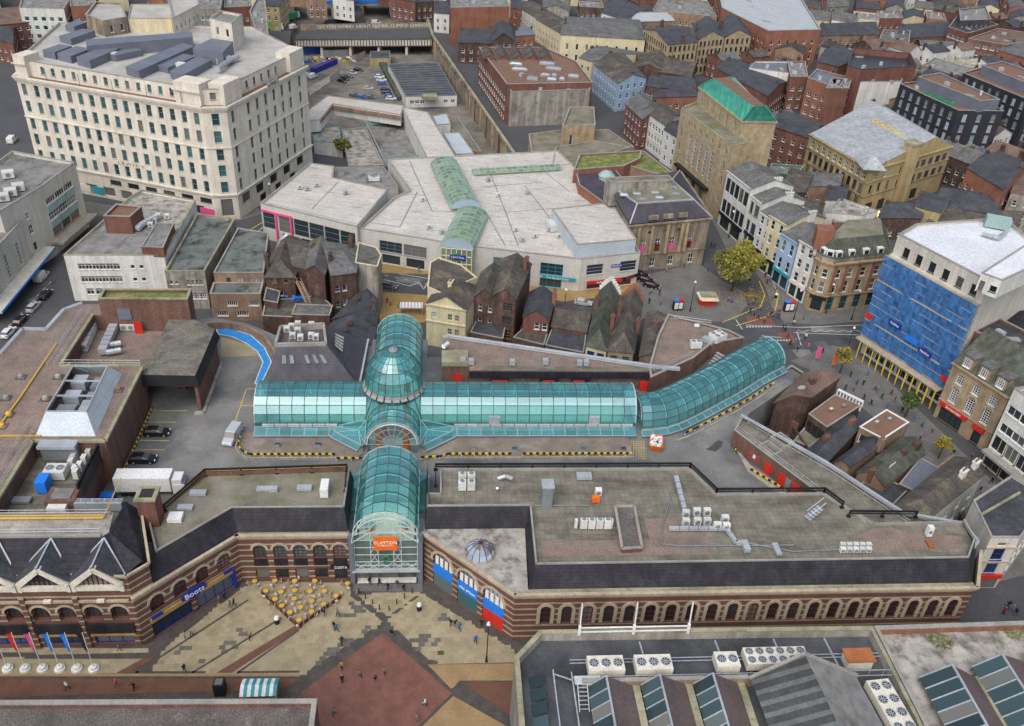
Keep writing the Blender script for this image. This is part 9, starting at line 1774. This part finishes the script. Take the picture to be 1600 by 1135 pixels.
# ================================================================ street furniture
def proto(name):t=bpy.data.objects.new(name,None);C.objects.link(t);ORG[t.name]=(0,0,0);t.location=(0,-320,0);return t
tb=proto('cafe_table');MB().cyl((0,0),.4,.72,.78,14).build('table_top',MT['paint_gold'],tb);MB().cyl((0,0),.05,0,.72,6).cyl((0,0),.3,0,.04,10).build('pedestal',MT['galv'],tb);kids(tb)
ch=proto('cafe_chair');MB().box(-.22,-.22,.42,.22,.22,.47).build('seat',MT['wood'],ch);MB().box(-.22,.2,.5,.22,.25,.9).build('backrest',MT['paint_cream'],ch)
for x in(-.2,.2):
 for y in(-.2,.2):MB().bar((x,y,0),(x,y,.44 if y<0 else.9),.035).build('leg',MT['galv'],ch)
kids(ch)
for i,(a,b_)in enumerate(((220,440),(300,445),(370,437),(450,442),(525,440),(585,465),(268,483),(368,480),(458,493),(520,508),(303,517),(400,525),(345,552),(458,548),(393,592),(162,388),(267,386),(370,388),(475,388),(645,400))):
 c=P(350+a*.2996,797+b_*.2996,.06);wl_=i>14;tag(copy_tree(tb,(*c,.06)),'round yellow cafe table '+('against the brick cafe front' if wl_ else 'inside the cafe fence'),'table','cafe tables')
 for k in range(3):an=.5+i*.9+k*2.09;tag(copy_tree(ch,(c[0]+.75*math.cos(an),c[1]+.75*math.sin(an),.06),an-math.pi/2),'small wooden cafe chair '+('at a table along the brick front' if wl_ else 'at a table inside the cafe fence'),'chair','cafe chairs')
fp=[P(350+a*.2996,797+b_*.2996,.06)for a,b_ in((195,440),(388,622),(615,462))];fn=thing('cafe_fence','maroon banner fence in a V shape around the cafe tables','fence',(*fp[1],.06))
for k in range(2):
 for i in range(8):a,b_=lerp(fp[k],fp[k+1],i/8),lerp(fp[k],fp[k+1],(i+.9)/8);MB().bar((*a,.62),(*b_,.62),.04,.75).build('banner',MT['frame_maroon'],fn);MB().cyl(a,.04,.06,1.1,6).build('post',MT['galv'],fn)
for i,(u_,m_)in enumerate(((12.6,'paint_red'),(40,'paint_red'),(67,'p_pink'),(94,'paint_blue'),(120.5,'paint_blue'),(147,'paint_black'))):
 c=P(u_,1046,.04);t=thing('flagpole',f"white flagpole with {('red', 'orange red', 'magenta', 'bright blue', 'deep blue', 'black')[i]} banner flag on a round base",'flagpole',(*c,.04),'row of banner flagpoles');q=MB();q.cyl(c,.75,.04,.35,16,.7);q.cyl(c,.55,.35,.7,16,.45);q.build('base',MT['paint_white'],t);MB().cyl(c,.07,.7,7.6,8,.05).build('pole',MT['paint_white'],t)
 f=MB();
 for k in range(5):z0,z1=7.4-k*.75,7.4-(k+1)*.75;w0,w1=.95*(1-k*.17),.95*(1-(k+1)*.17);f.face([(c[0],c[1],z0),(c[0]-w0,c[1]+.12*math.sin(k*1.3),z0-.2),(c[0]-w1,c[1]+.12*math.sin(k*1.3+1.3),z1-.2),(c[0],c[1],z1)])
 f.build('flag',MT[m_],t)
bo=proto('bollard');MB().cyl((0,0),.09,0,.95,8,.07).build('shaft',MT['paint_black'],bo);MB().cyl((0,0),.12,.95,1.08,8,.05).build('cap',MT['paint_black'],bo);kids(bo)
for u_,v_ in((561,927),(571,936),(582,944),(593,953),(608,954),(620,944),(632,935),(644,927)):tag(copy_tree(bo,(*P(u_,v_,.04),.04)),'black bollard in the V before the entrance','bollard','entrance bollards')
for u_,v_ in((1014,462),(1022,452),(1032,478),(1098,415),(1106,425),(1180,470),(1206,470),(1212,455),(1204,440),(610,478),(622,482),(1255,500)):tag(copy_tree(bo,(*P(u_,v_,.12),.12)),'black bollard at the edge of the square','bollard','square bollards')
bi=proto('litter_bin');MB().cyl((0,0),.38,0,1.0,12,.36).build('body',MT['paint_black'],bi);MB().cyl((0,0),.4,1.0,1.35,12,.3).build('hood',MT['paint_white'],bi);kids(bi)
for(u_,v_),lab in(((433,974),'round bin with white hood left of the cafe fence'),((655,953),'round bin with white hood right of the entrance'),((1212,466),'round black bin on the square pavement')):tag(copy_tree(bi,(*P(u_,v_,.05),.05)),lab,'bin')
lp=proto('street_lamp');MB().cyl((0,0),.2,0,1.2,10,.12).build('base',MT['paint_black'],lp);MB().cyl((0,0),.09,1.2,8.0,8,.06).build('pole',MT['paint_black'],lp);MB().cyl((0,0),.3,7.9,8.3,10,.18).build('lamp_head',MT['paint_white'],lp);kids(lp)
for i,(u_,v_)in enumerate(((760,1034),(1078,487),(1240,500),(1290,490),(1330,500),(1320,560),(1420,590),(1138,372),(350,330),(118,318),(425,330),(880,500))):tag(copy_tree(lp,(*P(u_,v_,.1),.1),None),('black lamp post beside the blue fascia shop','lamp post beside the food stall','lamp post beside the poster drum','lamp post before the corner bank','lamp post at the corner of the bank front','lamp post near the glass vault end','lamp post below the blue netting','lamp post beside the black and white shop','lamp post before the department store corner','lamp post at the left end of the department store','lamp post beside the pink columns','lamp post below the teal shop front')[i],'street lamp')
c=P(345,1082,.05);t=thing('phone_kiosk','black kiosk with solar panel roof beside the foreground roof','kiosk',(*c,.05));MB().obox(c,LA,-.7,-.7,.05,.7,.7,2.3).build('body',MT['paint_black'],t);MB().obox(c,LA,-.5,-.5,2.3,.5,.5,2.36).build('solar_panel',MT['glass_blue'],t)
c=P(408,1090,.05);t=thing('market_stall','market stall with turquoise and white striped canopy','stall',(*c,.05));MB().obox(c,LA,-2.3,-1.0,.05,2.3,1.2,1.0).build('counter',MT['wood'],t)
for k in range(10):x=-2.4+k*.48;f=lambda x_,y_,z_:(c[0]+LX[0]*x_+LY[0]*y_,c[1]+LX[1]*x_+LY[1]*y_,z_);q=MB();q.face([f(x,-1.4,2.2),f(x+.48,-1.4,2.2),f(x+.48,0,2.8),f(x,0,2.8)]);q.face([f(x,0,2.8),f(x+.48,0,2.8),f(x+.48,1.4,2.2),f(x,1.4,2.2)]);q.build('canopy_stripe',MT['paint_teal' if k%2 else 'paint_white'],t)
for x in(-2.3,2.3):MB().obox(c,LA,x-.05,-1.3,.05,x+.05,-1.2,2.3).obox(c,LA,x-.05,1.2,.05,x+.05,1.3,2.3).build('post',MT['galv'],t)
c=P(1104,474,.12);t=thing('food_stall','food stall with cream awnings and red and yellow counter in the square','stall',(*c,.12));MB().obox(c,.1,-1.9,-1.3,.12,1.9,1.3,1.2).build('counter',MT['paint_red'],t);MB().obox(c,.1,-1.7,-1.1,1.2,1.7,1.1,2.4).build('body',MT['paint_gold'],t);MB().obox(c,.1,-1.8,-1.2,2.4,1.8,1.2,2.7).build('roof',MT['coping_moss'],t)
for a in range(4):s_,r_=math.sin(a*math.pi/2+.1),math.cos(a*math.pi/2+.1);f=lambda x_,y_,z_:(c[0]+r_*x_-s_*y_,c[1]+s_*x_+r_*y_,z_);MB().face([f(-1.9,-1.3,2.4),f(1.9,-1.3,2.4),f(2.1,-2.4,2.0),f(-2.1,-2.4,2.0)]).build('awning',MT['stucco_cream'],t)
for(u_,v_),cols,lab in(((1231,486),('paint_red','paint_blue'),'poster drum with blue and red top before the bank'),((1058,484),('paint_red','paint_blue'),'small red and blue cart near the food stall')):c=P(u_,v_,.12);t=thing('poster_drum',lab,'kiosk',(*c,.12));MB().obox(c,.2,-1.2,-.5,.12,1.2,.5,2.6).build('body',MT['paint_black'],t);MB().obox(c,.2,-1.25,-.55,2.6,0,.55,2.8).build('top',MT[cols[1]],t);MB().obox(c,.2,0,-.55,2.6,1.25,.55,2.8).build('top',MT[cols[0]],t);MB().obox(c,.2,-1.0,-.56,.6,-.1,-.51,2.3).obox(c,.2,.1,-.56,.6,1.0,-.51,2.3).build('poster',MT['paint_white'],t)
c=P(643,490,.1);t=thing('market_stall','white striped canopy stall at the lane end of the glass vault','stall',(*c,.1));MB().obox(c,LA,-2.6,-1.2,2.2,2.6,1.2,2.4).build('canopy',MT['paint_white'],t)
for k in range(7):MB().obox(c,LA,-2.4+k*.75,-1.21,2.41,-2.1+k*.75,1.21,2.44).build('canopy_stripe',MT['galv'],t)
for x in(-2.5,2.5):MB().obox(c,LA,x-.05,-1.1,.1,x+.05,1.1,2.2).build('end_frame',MT['galv'],t)
for i,(u_,v_,m_)in enumerate(((1298,575,'paint_orange'),(1272,565,'paint_pink'))):c=P(u_,v_,.12);t=thing('feather_flag',('tall orange feather flag near the small street tree','short pink feather flag on the paved corner')[i],'flag',(*c,.12));MB().cyl(c,.04,.12,4.2,6).build('pole',MT['galv'],t);MB().prism([(c[0]+.05,c[1]-.02),(c[0]+.9,c[1]-.02),(c[0]+.9,c[1]+.02),(c[0]+.05,c[1]+.02)],.9,4.0).build('banner',MT[m_],t)
for o in(carp,vanp,tb,ch,bo,bi,lp):
 for k in KIDS.get(o.name,[]):
  for g in KIDS.get(k.name,[]):bpy.data.objects.remove(g)
  bpy.data.objects.remove(k)
 bpy.data.objects.remove(o)
# ================================================================ labels of look-alikes: say where each stands in its row
_M=cam.matrix_world.inverted()
def _uv(o):p=_M@Vector(ORG.get(o.name,tuple(o.location)));return(p.x/-p.z,-p.y/-p.z)
_ord=['first','second','third','fourth','fifth','sixth','seventh','eighth','ninth','tenth','eleventh','twelfth','thirteenth','fourteenth','fifteenth','sixteenth','seventeenth','eighteenth','nineteenth','twentieth']
_ord+=['twenty-'+k for k in _ord[:9]]+['thirtieth']+['thirty-'+k for k in _ord[:9]]+['fortieth']+['forty-'+k for k in _ord[:9]]
_by={}
for o in bpy.data.objects:
 if o.parent is None and 'label' in o:_by.setdefault(o['label'],[]).append(o)
for lab,l in _by.items():
 if len(l)<2:continue
 us=[_uv(o)for o in l];hor=max(u[0]for u in us)-min(u[0]for u in us)>=0.6*(max(u[1]for u in us)-min(u[1]for u in us))
 l.sort(key=lambda o:_uv(o)[0]if hor else _uv(o)[1])
 w=len(lab.split())
 for i,o in enumerate(l):
  if i<len(_ord):o['label']=(f'{_ord[i]} from the left: {lab}' if hor else f'{_ord[i]} from the back: {lab}')if w<=12 else f'{_ord[i]} {lab}'
  else:o['label']=f'{_ord[min(48, len(l)-1-i)]} from the right: {lab}' if hor else f'{_ord[min(48, len(l)-1-i)]} from the front: {lab}'
